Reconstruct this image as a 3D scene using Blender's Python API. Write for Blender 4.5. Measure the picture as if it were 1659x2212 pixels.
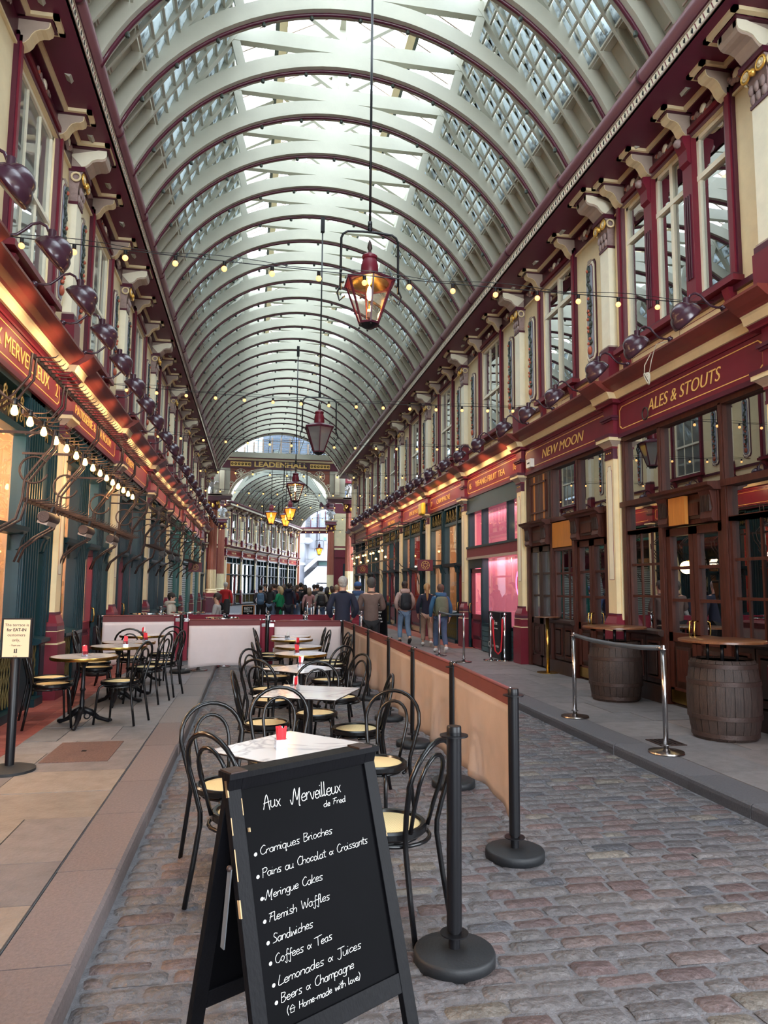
import bpy, bmesh, math, random
from mathutils import Vector, Matrix
from math import sin, cos, pi, radians, sqrt, atan2
random.seed(11)
D = bpy.data
SC = bpy.context.scene
COL = SC.collection
for o in list(D.objects): D.objects.remove(o)

# ------------------------------------------------------------------ camera
RW = [(0.98418, 0.02614, 0.17523), (-0.17697, 0.10084, 0.97904), (0.00792, -0.99456, 0.10387)]
def set_camera():
    import numpy as np
    C = np.array([829.5, 1106.0]); f = 1545.0
    dy = np.array([547 - C[0], 1265 - C[1], f]); dy /= np.linalg.norm(dy)
    dz = np.array([950 - C[0], -13750 - C[1], f]); dz -= dz.dot(dy) * dy; dz /= np.linalg.norm(dz)
    if dz[1] > 0: dz = -dz
    dx = np.cross(dy, dz)
    if dx[0] < 0: dx = -dx
    R = np.array([dx, dy, dz])
    cx, cy, cz = R @ np.array([1, 0, 0]), R @ np.array([0, -1, 0]), R @ np.array([0, 0, -1])
    cam = D.cameras.new('camera'); ob = D.objects.new('camera', cam); COL.objects.link(ob)
    cam.sensor_fit = 'VERTICAL'; cam.sensor_height = 24.0; cam.lens = f / 2212.0 * 24.0
    cam.clip_start = 0.05; cam.clip_end = 400
    M = Matrix(((cx[0], cy[0], cz[0], 0), (cx[1], cy[1], cz[1], 0), (cx[2], cy[2], cz[2], 1.62), (0, 0, 0, 1)))
    ob.matrix_world = M
    SC.camera = ob
set_camera()

# ------------------------------------------------------------------ light and exposure
SC.view_settings.view_transform = 'Standard'
SC.view_settings.look = 'None'
SC.view_settings.gamma = 1.0
SC.view_settings.use_curve_mapping = False
SC.view_settings.exposure = 1.32
W = D.worlds.new('overcast_sky'); SC.world = W; W.use_nodes = True
_bg = W.node_tree.nodes['Background']
_bg.inputs[0].default_value = (0.86, 0.935, 1.0, 1)
_bg.inputs[1].default_value = 5.2
SC.cycles.use_denoising = True
SC.cycles.max_bounces = 8
SC.cycles.diffuse_bounces = 4
SC.cycles.glossy_bounces = 3
SC.cycles.transparent_max_bounces = 16
SC.cycles.transmission_bounces = 4
SC.cycles.sample_clamp_indirect = 6.0
SC.cycles.caustics_reflective = False
SC.cycles.caustics_refractive = False
def portal(name, loc, rot, sx, sy):
    l = D.lights.new(name, 'AREA'); l.shape = 'RECTANGLE'; l.size = sx; l.size_y = sy
    l.cycles.is_portal = True
    o = D.objects.new(name, l); COL.objects.link(o); o.location = loc; o.rotation_euler = rot
portal('sky_portal', (1.39, 15.5, 12.6), (0, 0, 0), 9.6, 54.0)
portal('sky_portal', (1.39, -10.4, 5.0), (-pi/2, 0, 0), 8.2, 10.0)

# ------------------------------------------------------------------ materials
MATS = {}
def mat(name, col, rough=0.5, metal=0.0, var=None, bump=None, coat=0.0, spec=0.5, emis=None, attr=None, stretch=None, col2=None):
    """col: base colour; var=(scale, amount, detail) brightness mottling of the paint; bump=(scale,strength)"""
    if name in MATS: return MATS[name]
    m = D.materials.new(name); m.use_nodes = True; nt = m.node_tree; N = nt.nodes; L = nt.links
    p = N['Principled BSDF']
    p.inputs['Base Color'].default_value = (*col, 1)
    p.inputs['Roughness'].default_value = rough
    p.inputs['Metallic'].default_value = metal
    p.inputs['Specular IOR Level'].default_value = spec
    if coat: p.inputs['Coat Weight'].default_value = coat; p.inputs['Coat Roughness'].default_value = 0.15
    if emis:
        p.inputs['Emission Color'].default_value = (*emis[0], 1); p.inputs['Emission Strength'].default_value = emis[1]
    tc = None
    def coord():
        nonlocal tc
        if tc is None:
            tc = N.new('ShaderNodeTexCoord').outputs['Object']
            if stretch:
                mp = N.new('ShaderNodeMapping'); mp.inputs['Scale'].default_value = stretch
                L.new(tc, mp.inputs['Vector']); tc = mp.outputs['Vector']
        return tc
    src = None
    if attr:
        a = N.new('ShaderNodeVertexColor'); a.layer_name = 'tint'; src = a.outputs['Color']
    if var:
        t = N.new('ShaderNodeTexNoise'); t.inputs['Scale'].default_value = var[0]; t.inputs['Detail'].default_value = var[2] if len(var) > 2 else 6
        t.inputs['Roughness'].default_value = 0.65
        L.new(coord(), t.inputs['Vector'])
        r = N.new('ShaderNodeMapRange'); r.inputs['From Min'].default_value = 0.3; r.inputs['From Max'].default_value = 0.7
        L.new(t.outputs['Fac'], r.inputs['Value'])
        if col2 is not None:
            mx = N.new('ShaderNodeMix'); mx.data_type = 'RGBA'
            mx.inputs['A'].default_value = (*col, 1); mx.inputs['B'].default_value = (*col2, 1)
            L.new(r.outputs['Result'], mx.inputs['Factor']); out = mx.outputs['Result']
        else:
            r.inputs['To Min'].default_value = 1 - var[1]; r.inputs['To Max'].default_value = 1 + var[1] * .5
            mx = N.new('ShaderNodeVectorMath'); mx.operation = 'SCALE'
            if src is not None: L.new(src, mx.inputs[0])
            else: mx.inputs[0].default_value = col
            L.new(r.outputs['Result'], mx.inputs['Scale']); out = mx.outputs['Vector']
        src = out
    if src is not None: L.new(src, p.inputs['Base Color'])
    if bump:
        t = N.new('ShaderNodeTexNoise'); t.inputs['Scale'].default_value = bump[0]; t.inputs['Detail'].default_value = 5
        L.new(coord(), t.inputs['Vector'])
        b = N.new('ShaderNodeBump'); b.inputs['Strength'].default_value = bump[1]; b.inputs['Distance'].default_value = 0.02
        L.new(t.outputs['Fac'], b.inputs['Height']); L.new(b.outputs['Normal'], p.inputs['Normal'])
    MATS[name] = m; return m
def s2l(r, g, b):
    f = lambda c: ((c / 255 + 0.055) / 1.055) ** 2.4 if c > 10 else c / 255 / 12.92
    return (f(r), f(g), f(b))
CREAM = mat('cream_paint', s2l(226, 208, 166), 0.45, var=(3, .10), bump=(30, .05))
PALE = mat('pale_cream_paint', s2l(234, 228, 204), 0.45, var=(4, .08), bump=(40, .05))
ROOFC = mat('roof_cream_paint', s2l(176, 175, 160), 0.5, var=(1.3, .10), bump=(25, .05))
BURG = mat('burgundy_paint', s2l(112, 30, 46), 0.38, var=(5, .12), spec=.4)
BURG_D = mat('dark_burgundy_paint', s2l(78, 24, 44), 0.35, var=(5, .1))
SOFF = mat('plum_soffit_paint', s2l(98, 28, 56), 0.5, var=(1.5, .1))
PLUM = mat('dark_plum_enamel', s2l(62, 36, 50), 0.22, coat=.3)
GUTT = mat('mauve_brown_gutter_paint', s2l(112, 74, 80), 0.35, var=(3, .1))
CORN = mat('brown_red_cornice_paint', s2l(122, 54, 46), 0.34, var=(4, .15), spec=.5)
TAUPE = mat('taupe_grey_paint', s2l(168, 150, 136), 0.45, var=(6, .1))
TEAL = mat('dark_teal_gloss_paint', s2l(8, 44, 53), 0.34, var=(6, .15), spec=.35)
TEAL2 = mat('green_teal_paint', s2l(22, 96, 90), 0.3, var=(6, .1))
GOLD = mat('gold_leaf', s2l(226, 178, 84), 0.3, 0.6)
GOLDL = mat('gold_lettering_paint', s2l(236, 196, 112), 0.35, 0.1)
BLACK = mat('black_powder_coat', (0.006, 0.006, 0.008), 0.36, spec=.3)
BLACKG = mat('black_gloss_tube', (0.005, 0.005, 0.006), 0.24, spec=.4)
IRON = mat('dark_wrought_iron', s2l(66, 50, 46), 0.5, 0.4, var=(14, .3), bump=(60, .2))
RUBBER = mat('black_rubber_base', s2l(24, 26, 30), 0.6, var=(8, .2), bump=(80, .1))
STEEL = mat('brushed_steel', s2l(176, 172, 172), 0.22, 1.0)
CHROME = mat('polished_chrome', s2l(210, 210, 212), 0.08, 1.0)
BRASS = mat('brass', s2l(196, 158, 84), 0.25, 1.0, var=(8, .2))
PUBW = mat('dark_mahogany', s2l(76, 40, 32), 0.42, var=(5, .45), spec=.3, stretch=(6, 6, 0.8), bump=(20, .08))
PUBD = mat('worn_dark_mahogany', s2l(56, 38, 33), 0.4, var=(4, .5), stretch=(5, 5, 0.8), bump=(20, .1))
OAK = mat('orange_oak_panel', s2l(186, 118, 48), 0.45, var=(5, .2), stretch=(8, 8, 0.6))
BARREL = mat('weathered_barrel_oak', s2l(56, 41, 36), 0.6, var=(7, .6), stretch=(8, 8, 1.0), bump=(30, .3))
BTOP = mat('varnished_plank_top', s2l(116, 72, 44), 0.28, var=(4, .5), stretch=(12, 1, 1), coat=.4)
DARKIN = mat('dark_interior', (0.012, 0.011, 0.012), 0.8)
WARMIN = mat('warm_interior_plaster', s2l(226, 188, 148), 0.8, var=(1.2, .15))
REDIN = mat('red_interior', s2l(170, 48, 40), 0.7)
PINKIN = mat('pink_panel_added_glow', s2l(236, 150, 164), 0.6, var=(.9, .12), emis=(s2l(232, 120, 142), .27))  # back panel, no lamp: emission added so the pink looks evenly lit
CHALKB = mat('chalkboard_black', s2l(6, 6, 9), 0.6, var=(3, .35), spec=.06)
CHALK = mat('white_chalk_paint', s2l(232, 232, 228), 0.9)
BWOOD = mat('black_stained_wood', s2l(11, 11, 15), 0.5, spec=.15, var=(4, .3), stretch=(4, 4, 1), bump=(30, .1))
RAWW = mat('chipped_raw_wood', s2l(196, 160, 118), 0.7)
CANVAS = mat('tan_canvas', s2l(184, 172, 166), 0.85, var=(2.2, .12), bump=(220, .15))
CANVASP = mat('pale_pink_beige_canvas', s2l(216, 206, 208), 0.85, var=(1.6, .08), bump=(220, .12))
CANVASR = mat('wine_red_canvas', s2l(136, 26, 52), 0.7, var=(3, .12))
STRIPE = mat('mauve_brown_canvas_stripe', s2l(112, 60, 62), 0.75, var=(5, .1))
WHITEP = mat('white_paint', s2l(236, 234, 226), 0.4)
MORTAR = mat('gritty_grey_mortar', s2l(108, 106, 110), 0.85, var=(9, .35), bump=(70, .6))
SETT = mat('worn_granite_sett', (.2, .2, .2), 0.42, var=(22, .4), bump=(38, .8), attr=True)
SLAB = mat('york_stone_slab', (.2, .2, .2), 0.6, var=(7, .25), bump=(40, .25), attr=True)
KERBM = mat('granite_kerb', (.2, .2, .2), 0.6, var=(60, .25), bump=(60, .25), attr=True)
TILE = mat('red_quarry_tile', (.2, .1, .1), 0.45, var=(6, .2), bump=(30, .1), attr=True)
GROUT = mat('pale_tile_grout', s2l(176, 120, 104), 0.9)
CAST = mat('rusty_cast_iron_cover', s2l(112, 84, 76), 0.6, 0.2, var=(60, .4), bump=(90, .6))
STONEW = mat('pale_grey_concrete', s2l(122, 124, 130), 0.5, var=(1, .08))
METW = mat('silver_steel_cladding', s2l(134, 138, 148), 0.5, 0.2, var=(.6, .1))
SILV = mat('silver_painted_cast', s2l(190, 188, 188), 0.35, .5)
TERRA = mat('terracotta_fluted_paint', s2l(150, 84, 66), 0.5, var=(3, .1))
LEAFG = mat('dark_green_relief', s2l(56, 66, 58), 0.5, var=(20, .4))
FRUIT = mat('orange_red_fruit_relief', s2l(178, 88, 62), 0.45, var=(20, .3))
PANELG = mat('grey_blue_panel_ground', s2l(150, 158, 170), 0.55)
RELIEF = mat('grey_mauve_relief', s2l(150, 128, 124), 0.5, var=(20, .3))
SKINM = mat('skin', s2l(206, 160, 136), 0.5)

def glassy(name, tint, refl=0.35, opac=0.0, rough=0.0, diff=(0.8, 0.8, 0.8), soot=False):
    """thin pane: transparent + mirror coat by view angle, opac part is a pane that scatters (frosted)"""
    if name in MATS: return MATS[name]
    m = D.materials.new(name); m.use_nodes = True; nt = m.node_tree; N = nt.nodes; L = nt.links
    for n in list(N): N.remove(n)
    out = N.new('ShaderNodeOutputMaterial')
    t = N.new('ShaderNodeBsdfTransparent'); t.inputs[0].default_value = (*tint, 1)
    g = N.new('ShaderNodeBsdfGlossy'); g.inputs['Roughness'].default_value = rough; g.inputs[0].default_value = (.95, .97, 1, 1)
    lw = N.new('ShaderNodeLayerWeight'); lw.inputs[0].default_value = 0.42
    mr = N.new('ShaderNodeMapRange'); mr.inputs['To Min'].default_value = refl * .35; mr.inputs['To Max'].default_value = min(1, refl * 2.2)
    L.new(lw.outputs['Facing'], mr.inputs['Value'])
    base = t.outputs[0]
    if opac > 0:
        d = N.new('ShaderNodeBsdfTranslucent'); d.inputs[0].default_value = (*diff, 1)
        d2 = N.new('ShaderNodeBsdfDiffuse'); d2.inputs[0].default_value = (*diff, 1)
        ms = N.new('ShaderNodeMixShader'); ms.inputs[0].default_value = .3
        L.new(d.outputs[0], ms.inputs[1]); L.new(d2.outputs[0], ms.inputs[2])
        mm = N.new('ShaderNodeMixShader'); mm.inputs[0].default_value = opac
        L.new(t.outputs[0], mm.inputs[1]); L.new(ms.outputs[0], mm.inputs[2]); base = mm.outputs[0]
    if soot:
        tc = N.new('ShaderNodeTexCoord'); nz = N.new('ShaderNodeTexNoise'); nz.inputs['Scale'].default_value = 3.2; nz.inputs['Detail'].default_value = 9; nz.inputs['Roughness'].default_value = .75
        L.new(tc.outputs['Object'], nz.inputs['Vector']); rr = N.new('ShaderNodeMapRange'); rr.inputs['From Min'].default_value = .50; rr.inputs['From Max'].default_value = .62; L.new(nz.outputs['Fac'], rr.inputs['Value'])
        dk = N.new('ShaderNodeBsdfDiffuse'); dk.inputs[0].default_value = (.06, .065, .07, 1); sm_ = N.new('ShaderNodeMixShader'); L.new(rr.outputs[0], sm_.inputs[0]); L.new(base, sm_.inputs[1]); L.new(dk.outputs[0], sm_.inputs[2]); base = sm_.outputs[0]
    mix = N.new('ShaderNodeMixShader'); L.new(mr.outputs[0], mix.inputs[0]); L.new(base, mix.inputs[1]); L.new(g.outputs[0], mix.inputs[2])
    L.new(mix.outputs[0], out.inputs[0])
    MATS[name] = m; return m
PANE = glassy('window_glass', (.9, .92, .92), .26)
PANEL_ = glassy('clear_lantern_glass', (.95, .93, .9), .12)
FARG = glassy('dull_far_window_glass', (.4, .42, .42), .10)
PANED = glassy('dark_pub_glass', (.55, .57, .58), .62)
ROOFG = glassy('ridge_roof_glass', (.70, .75, .79), .08)
LOUVG = glassy('frosted_louvre_glass', (.07, .088, .095), .05, .6, 0.2, (.15, .18, .19), soot=True)
SASHG = glassy('sash_glass_over_blind', (.5, .52, .52), .42, .35, 0.0, (.6, .62, .6))
BLINDG = glassy('sash_glass_over_net_curtain', (.4, .42, .42), .28, .75, 0.0, (.62, .66, .62))
OGOLD = mat('tarnished_gold_grille', s2l(116, 100, 58), 0.5, .3)
AMBER = glassy('amber_lit_lantern_glass', (1.0, .62, .18), .1, .35, 0, (1, .62, .2))
FROST = glassy('frosted_lantern_glass', (.6, .62, .64), .25, .5)
CUPG = glassy('clear_drinking_glass', (.86, .88, .9), .35)
def emit(name, col, st):
    if name in MATS: return MATS[name]
    m = D.materials.new(name); m.use_nodes = True; N = m.node_tree.nodes
    p = N['Principled BSDF']; p.inputs['Base Color'].default_value = (*col, 1)
    p.inputs['Emission Color'].default_value = (*col, 1); p.inputs['Emission Strength'].default_value = st
    MATS[name] = m; return m
BULB = emit('warm_bulb_glow', (1.0, .52, .12), 5)
BULBS = emit('festoon_bulb_glow', (1.0, .46, .15), .9)
MANTLE = emit('lantern_flame_glow', (1.0, .60, .18), 26)
LAMPIN = emit('lit_dome_lining', (1.0, .78, .46), 1.1)
NEON = emit('pink_neon_tube', (1.0, .10, .26), 3.2)
NEONW = emit('white_neon_tube', (1.0, .8, .9), 7)
BACKL = emit('lit_globe', (1.0, .72, .32), 9)

# marble and cane, cobble-like special textures
def marble():
    m = mat('white_veined_marble_top', s2l(222, 223, 225), 0.14, coat=.15); nt = m.node_tree; N = nt.nodes; L = nt.links
    tc = N.new('ShaderNodeTexCoord'); n1 = N.new('ShaderNodeTexNoise'); n1.inputs['Scale'].default_value = 1.5; n1.inputs['Detail'].default_value = 5; n1.inputs['Distortion'].default_value = 1.6
    L.new(tc.outputs['Object'], n1.inputs['Vector'])
    r = N.new('ShaderNodeValToRGB'); e = r.color_ramp.elements
    e[0].position = .47; e[0].color = (*s2l(222, 222, 224), 1); e[1].position = .53; e[1].color = (*s2l(222, 222, 224), 1)
    k = r.color_ramp.elements.new(.50); k.color = (*s2l(186, 184, 188), 1)
    L.new(n1.outputs['Fac'], r.inputs[0]); L.new(r.outputs[0], N['Principled BSDF'].inputs['Base Color'])
    return m
MARBLE = marble()
def cane():
    m = mat('woven_cane', s2l(222, 186, 124), 0.55); nt = m.node_tree; N = nt.nodes; L = nt.links
    tc = N.new('ShaderNodeTexCoord'); v = N.new('ShaderNodeTexVoronoi'); v.inputs['Scale'].default_value = 78; v.inputs['Randomness'].default_value = 0
    L.new(tc.outputs['Object'], v.inputs['Vector'])
    r = N.new('ShaderNodeValToRGB'); e = r.color_ramp.elements; e[0].position = .20; e[0].color = (*s2l(110, 84, 48), 1); e[1].position = .34; e[1].color = (*s2l(230, 206, 152), 1)
    L.new(v.outputs['Distance'], r.inputs[0]); L.new(r.outputs[0], N['Principled BSDF'].inputs['Base Color'])
    return m
CANE = cane()

# ------------------------------------------------------------------ mesh builder
class MB:
    def __init__(s, tf=None):
        s.v = []; s.f = []; s.fm = []; s.fs = []; s.mats = []; s.tf = tf; s.tint = None
    def mi(s, m):
        if m not in s.mats: s.mats.append(m)
        return s.mats.index(m)
    def add(s, vs, fs, m, smooth=False, tint=None):
        b = len(s.v); k = s.mi(m)
        if s.tf: vs = [s.tf(*v) for v in vs]
        s.v += [tuple(v) for v in vs]
        for f in fs:
            s.f.append(tuple(b + i for i in f)); s.fm.append(k); s.fs.append(smooth)
            if tint is not None:
                if s.tint is None: s.tint = {}
                s.tint[len(s.f) - 1] = tint
    def box(s, x0, x1, y0, y1, z0, z1, m, tint=None):
        vs = [(x, y, z) for x in (x0, x1) for y in (y0, y1) for z in (z0, z1)]
        s.add(vs, [(0, 1, 3, 2), (4, 6, 7, 5), (0, 4, 5, 1), (2, 3, 7, 6), (0, 2, 6, 4), (1, 5, 7, 3)], m, False, tint)
    def obox(s, c, size, M, m):
        hx, hy, hz = [k / 2 for k in size]; c = Vector(c)
        vs = [tuple(c + M @ Vector((x, y, z))) for x in (-hx, hx) for y in (-hy, hy) for z in (-hz, hz)]
        s.add(vs, [(0, 1, 3, 2), (4, 6, 7, 5), (0, 4, 5, 1), (2, 3, 7, 6), (0, 2, 6, 4), (1, 5, 7, 3)], m)
    def bar(s, a, b, w, h, m, up=(0, 0, 1)):
        a = Vector(a); b = Vector(b); d = (b - a)
        if d.length < 1e-6: return
        l = d.length; d.normalize(); u = Vector(up); 
        if abs(d.dot(u)) > .98: u = Vector((0, 1, 0))
        sd = d.cross(u).normalized(); u2 = sd.cross(d)
        M = Matrix((d, sd, u2)).transposed()
        s.obox((a + b) / 2, (l, w, h), M, m)
    def tube(s, path, r, m, n=8, closed=False, caps=True, smooth=True):
        P = [Vector(p) for p in path]; k = len(P)
        rs = r if isinstance(r, (list, tuple)) else [r] * k
        prev = None; rings = []
        for i in range(k):
            if closed: t = P[(i + 1) % k] - P[i - 1]
            else: t = P[min(i + 1, k - 1)] - P[max(i - 1, 0)]
            t.normalize()
            if prev is None:
                u = Vector((0, 0, 1)) if abs(t.z) < .9 else Vector((1, 0, 0))
                a = t.cross(u).normalized()
            else:
                a = (prev - t * prev.dot(t))
                a = a.normalized() if a.length > 1e-5 else t.orthogonal().normalized()
            prev = a; b = t.cross(a)
            rings.append([tuple(P[i] + (a * cos(2 * pi * j / n) + b * sin(2 * pi * j / n)) * rs[i]) for j in range(n)])
        vs = [v for ring in rings for v in ring]; fs = []
        for i in range(k - 1 + (1 if closed else 0)):
            i2 = (i + 1) % k
            for j in range(n):
                j2 = (j + 1) % n; fs.append((i * n + j, i * n + j2, i2 * n + j2, i2 * n + j))
        if caps and not closed:
            fs.append(tuple(range(n - 1, -1, -1))); fs.append(tuple((k - 1) * n + j for j in range(n)))
        s.add(vs, fs, m, smooth)
    def lathe(s, prof, c, m, n=24, axis='z', smooth=True, ang=2 * pi, a0=0, flute=None, cap=True):
        if smooth and len(prof) > 2:
            seg = [prof[0]]; parts = []
            for i in range(1, len(prof) - 1):
                (r0, h0), (r1, h1), (r2, h2) = prof[i - 1:i + 2]; seg.append(prof[i])
                a1 = atan2(h1 - h0, r1 - r0); a2 = atan2(h2 - h1, r2 - r1); d = abs((a2 - a1 + pi) % (2 * pi) - pi)
                if d > .75: parts.append(seg); seg = [prof[i]]
            seg.append(prof[-1]); parts.append(seg)
            if len(parts) > 1:
                for q, sg in enumerate(parts):
                    s.lathe(sg, c, m, n, axis, len(sg) < 3 or True, ang, a0, flute, False)
                if cap:
                    for e, i in ((prof[0], 0), (prof[-1], 1)):
                        if e[0] > 1e-5 and axis == 'z' and abs(ang - 2 * pi) < 1e-6: s.disc(e[0], (c[0], c[1], c[2] + e[1]), m, n)
                return
        cx, cy, cz = c; vs = []; fs = []; k = len(prof); full = abs(ang - 2 * pi) < 1e-6; nn = n if full else n + 1
        for (r, h) in prof:
            for j in range(nn):
                a = a0 + ang * j / n; rr = r
                if flute and j % 2: rr = r * flute
                if axis == 'z': vs.append((cx + rr * cos(a), cy + rr * sin(a), cz + h))
                elif axis == 'y': vs.append((cx + rr * cos(a), cy + h, cz + rr * sin(a)))
                else: vs.append((cx + h, cy + rr * cos(a), cz + rr * sin(a)))
        for i in range(k - 1):
            for j in range(n):
                j2 = (j + 1) % nn; fs.append((i * nn + j, i * nn + j2, (i + 1) * nn + j2, (i + 1) * nn + j))
        if cap and prof[0][0] > 1e-5 and full: fs.append(tuple(range(nn - 1, -1, -1)))
        if cap and prof[-1][0] > 1e-5 and full: fs.append(tuple((k - 1) * nn + j for j in range(nn)))
        s.add(vs, fs, m, smooth)
    def ball(s, c, r, m, n=10, sc=(1, 1, 1), smooth=True):
        k = max(4, n // 2); vs = []; fs = []
        for i in range(k + 1):
            t = pi * i / k
            for j in range(n):
                a = 2 * pi * j / n
                vs.append((c[0] + r * sc[0] * sin(t) * cos(a), c[1] + r * sc[1] * sin(t) * sin(a), c[2] + r * sc[2] * cos(t)))
        for i in range(k):
            for j in range(n):
                j2 = (j + 1) % n; fs.append((i * n + j, (i + 1) * n + j, (i + 1) * n + j2, i * n + j2))
        s.add(vs, fs, m, smooth)
    def disc(s, r, c, m, n=40):
        s.add([(c[0] + r * cos(2 * pi * j / n), c[1] + r * sin(2 * pi * j / n), c[2]) for j in range(n)], [tuple(range(n))], m)
    def ext(s, poly, u0, u1, m, smooth=False):
        """poly of (w,z) swept along the first coordinate u"""
        k = len(poly)
        vs = [(u0, w, z) for w, z in poly] + [(u1, w, z) for w, z in poly]
        fs = [(i, (i + 1) % k, k + (i + 1) % k, k + i) for i in range(k)] + [tuple(range(k - 1, -1, -1)), tuple(range(k, 2 * k))]
        s.add(vs, fs, m, smooth)
    def extw(s, poly, w0, w1, m):
        """poly of (u,z) extruded along w"""
        k = len(poly)
        vs = [(u, w0, z) for u, z in poly] + [(u, w1, z) for u, z in poly]
        fs = [(i, (i + 1) % k, k + (i + 1) % k, k + i) for i in range(k)] + [tuple(range(k - 1, -1, -1)), tuple(range(k, 2 * k))]
        s.add(vs, fs, m)
    def quad(s, a, b, c, d, m, tint=None): s.add([a, b, c, d], [(0, 1, 2, 3)], m, False, tint)
    def build(s, name, parent=None, bevel=0, kind=None):
        me = D.meshes.new(name); me.from_pydata(s.v, [], s.f)
        for m in s.mats: me.materials.append(m)
        me.polygons.foreach_set('material_index', s.fm); me.polygons.foreach_set('use_smooth', s.fs)
        if s.tint is not None:
            ca = me.color_attributes.new('tint', 'FLOAT_COLOR', 'CORNER')
            for p in me.polygons:
                c = s.tint.get(p.index, (.2, .2, .2))
                for li in p.loop_indices: ca.data[li].color = (*c, 1)
        bm = bmesh.new(); bm.from_mesh(me); bmesh.ops.recalc_face_normals(bm, faces=bm.faces); bm.to_mesh(me); bm.free()
        o = D.objects.new(name, me); COL.objects.link(o)
        if parent is not None: o.parent = parent
        if bevel:
            bv = o.modifiers.new('bevel', 'BEVEL'); bv.width = bevel; bv.segments = 2; bv.limit_method = 'ANGLE'
        if kind: o['kind'] = kind
        return o
def tag(o, label=None, cat=None, group=None, kind=None):
    if label: o['label'] = label
    if cat: o['category'] = cat
    if group: o['group'] = group
    if kind: o['kind'] = kind
    return o
def empty(name, loc=(0, 0, 0), rz=0, parent=None):
    o = D.objects.new(name, None); COL.objects.link(o); o.location = loc; o.rotation_euler = (0, 0, rz); o.empty_display_size = .1
    if parent is not None: o.parent = parent
    return o
def kids(o): return [c for c in D.objects if c.parent == o]
def tree_of(o):
    return (o, [tree_of(c) for c in kids(o)])
def copy_tree(t, parent=None):
    o, ch = t; c = o.copy(); COL.objects.link(c)
    if parent is not None: c.parent = parent
    for k in ch: copy_tree(k, c)
    return c
def text_mesh(txt, size, m, depth=.004, align='CENTER', shear=0.0, bold=0.0, sx=1.0, spacing=1.0):
    """letters as a mesh in the local xy plane, facing +z, baseline at y=0"""
    cu = D.curves.new('lettering', 'FONT'); cu.body = txt; cu.size = size; cu.align_x = align; cu.extrude = depth / 2
    cu.shear = shear; cu.offset = bold; cu.space_character = spacing; cu.resolution_u = 3
    ob = D.objects.new('lettering', cu); COL.objects.link(ob)
    dg = bpy.context.evaluated_depsgraph_get()
    me = D.meshes.new_from_object(ob.evaluated_get(dg)); D.objects.remove(ob)
    for v in me.vertices: v.co.x *= sx
    me.materials.clear(); me.materials.append(m)
    for p in me.polygons: p.material_index = 0
    return me
def place_text(me, origin, xdir, ydir, parent=None, name='lettering'):
    o = D.objects.new(name, me); COL.objects.link(o)
    x = Vector(xdir).normalized(); y = Vector(ydir).normalized(); z = x.cross(y)
    M = Matrix((x, y, z)).transposed().to_4x4(); M.translation = Vector(origin)
    if parent is not None:
        o.parent = parent; o.matrix_parent_inverse = Matrix.Identity(4)
        o.matrix_local = parent.matrix_basis.inverted() @ M
    else: o.matrix_world = M
    return o
def light(name, kind, loc, power, col, r=.05, rot=None, spot=None, parent=None):
    l = D.lights.new(name, kind); l.energy = power; l.color = col
    if kind == 'AREA': l.size = r
    else: l.shadow_soft_size = r
    if spot: l.spot_size = spot; l.spot_blend = .6
    o = D.objects.new(name, l); COL.objects.link(o); o.location = loc
    if rot: o.rotation_euler = rot
    if parent is not None: o.parent = parent
    return o
CROSSG = glassy('blue_tinted_crossing_glass', (.21, .25, .28), .05)
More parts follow.
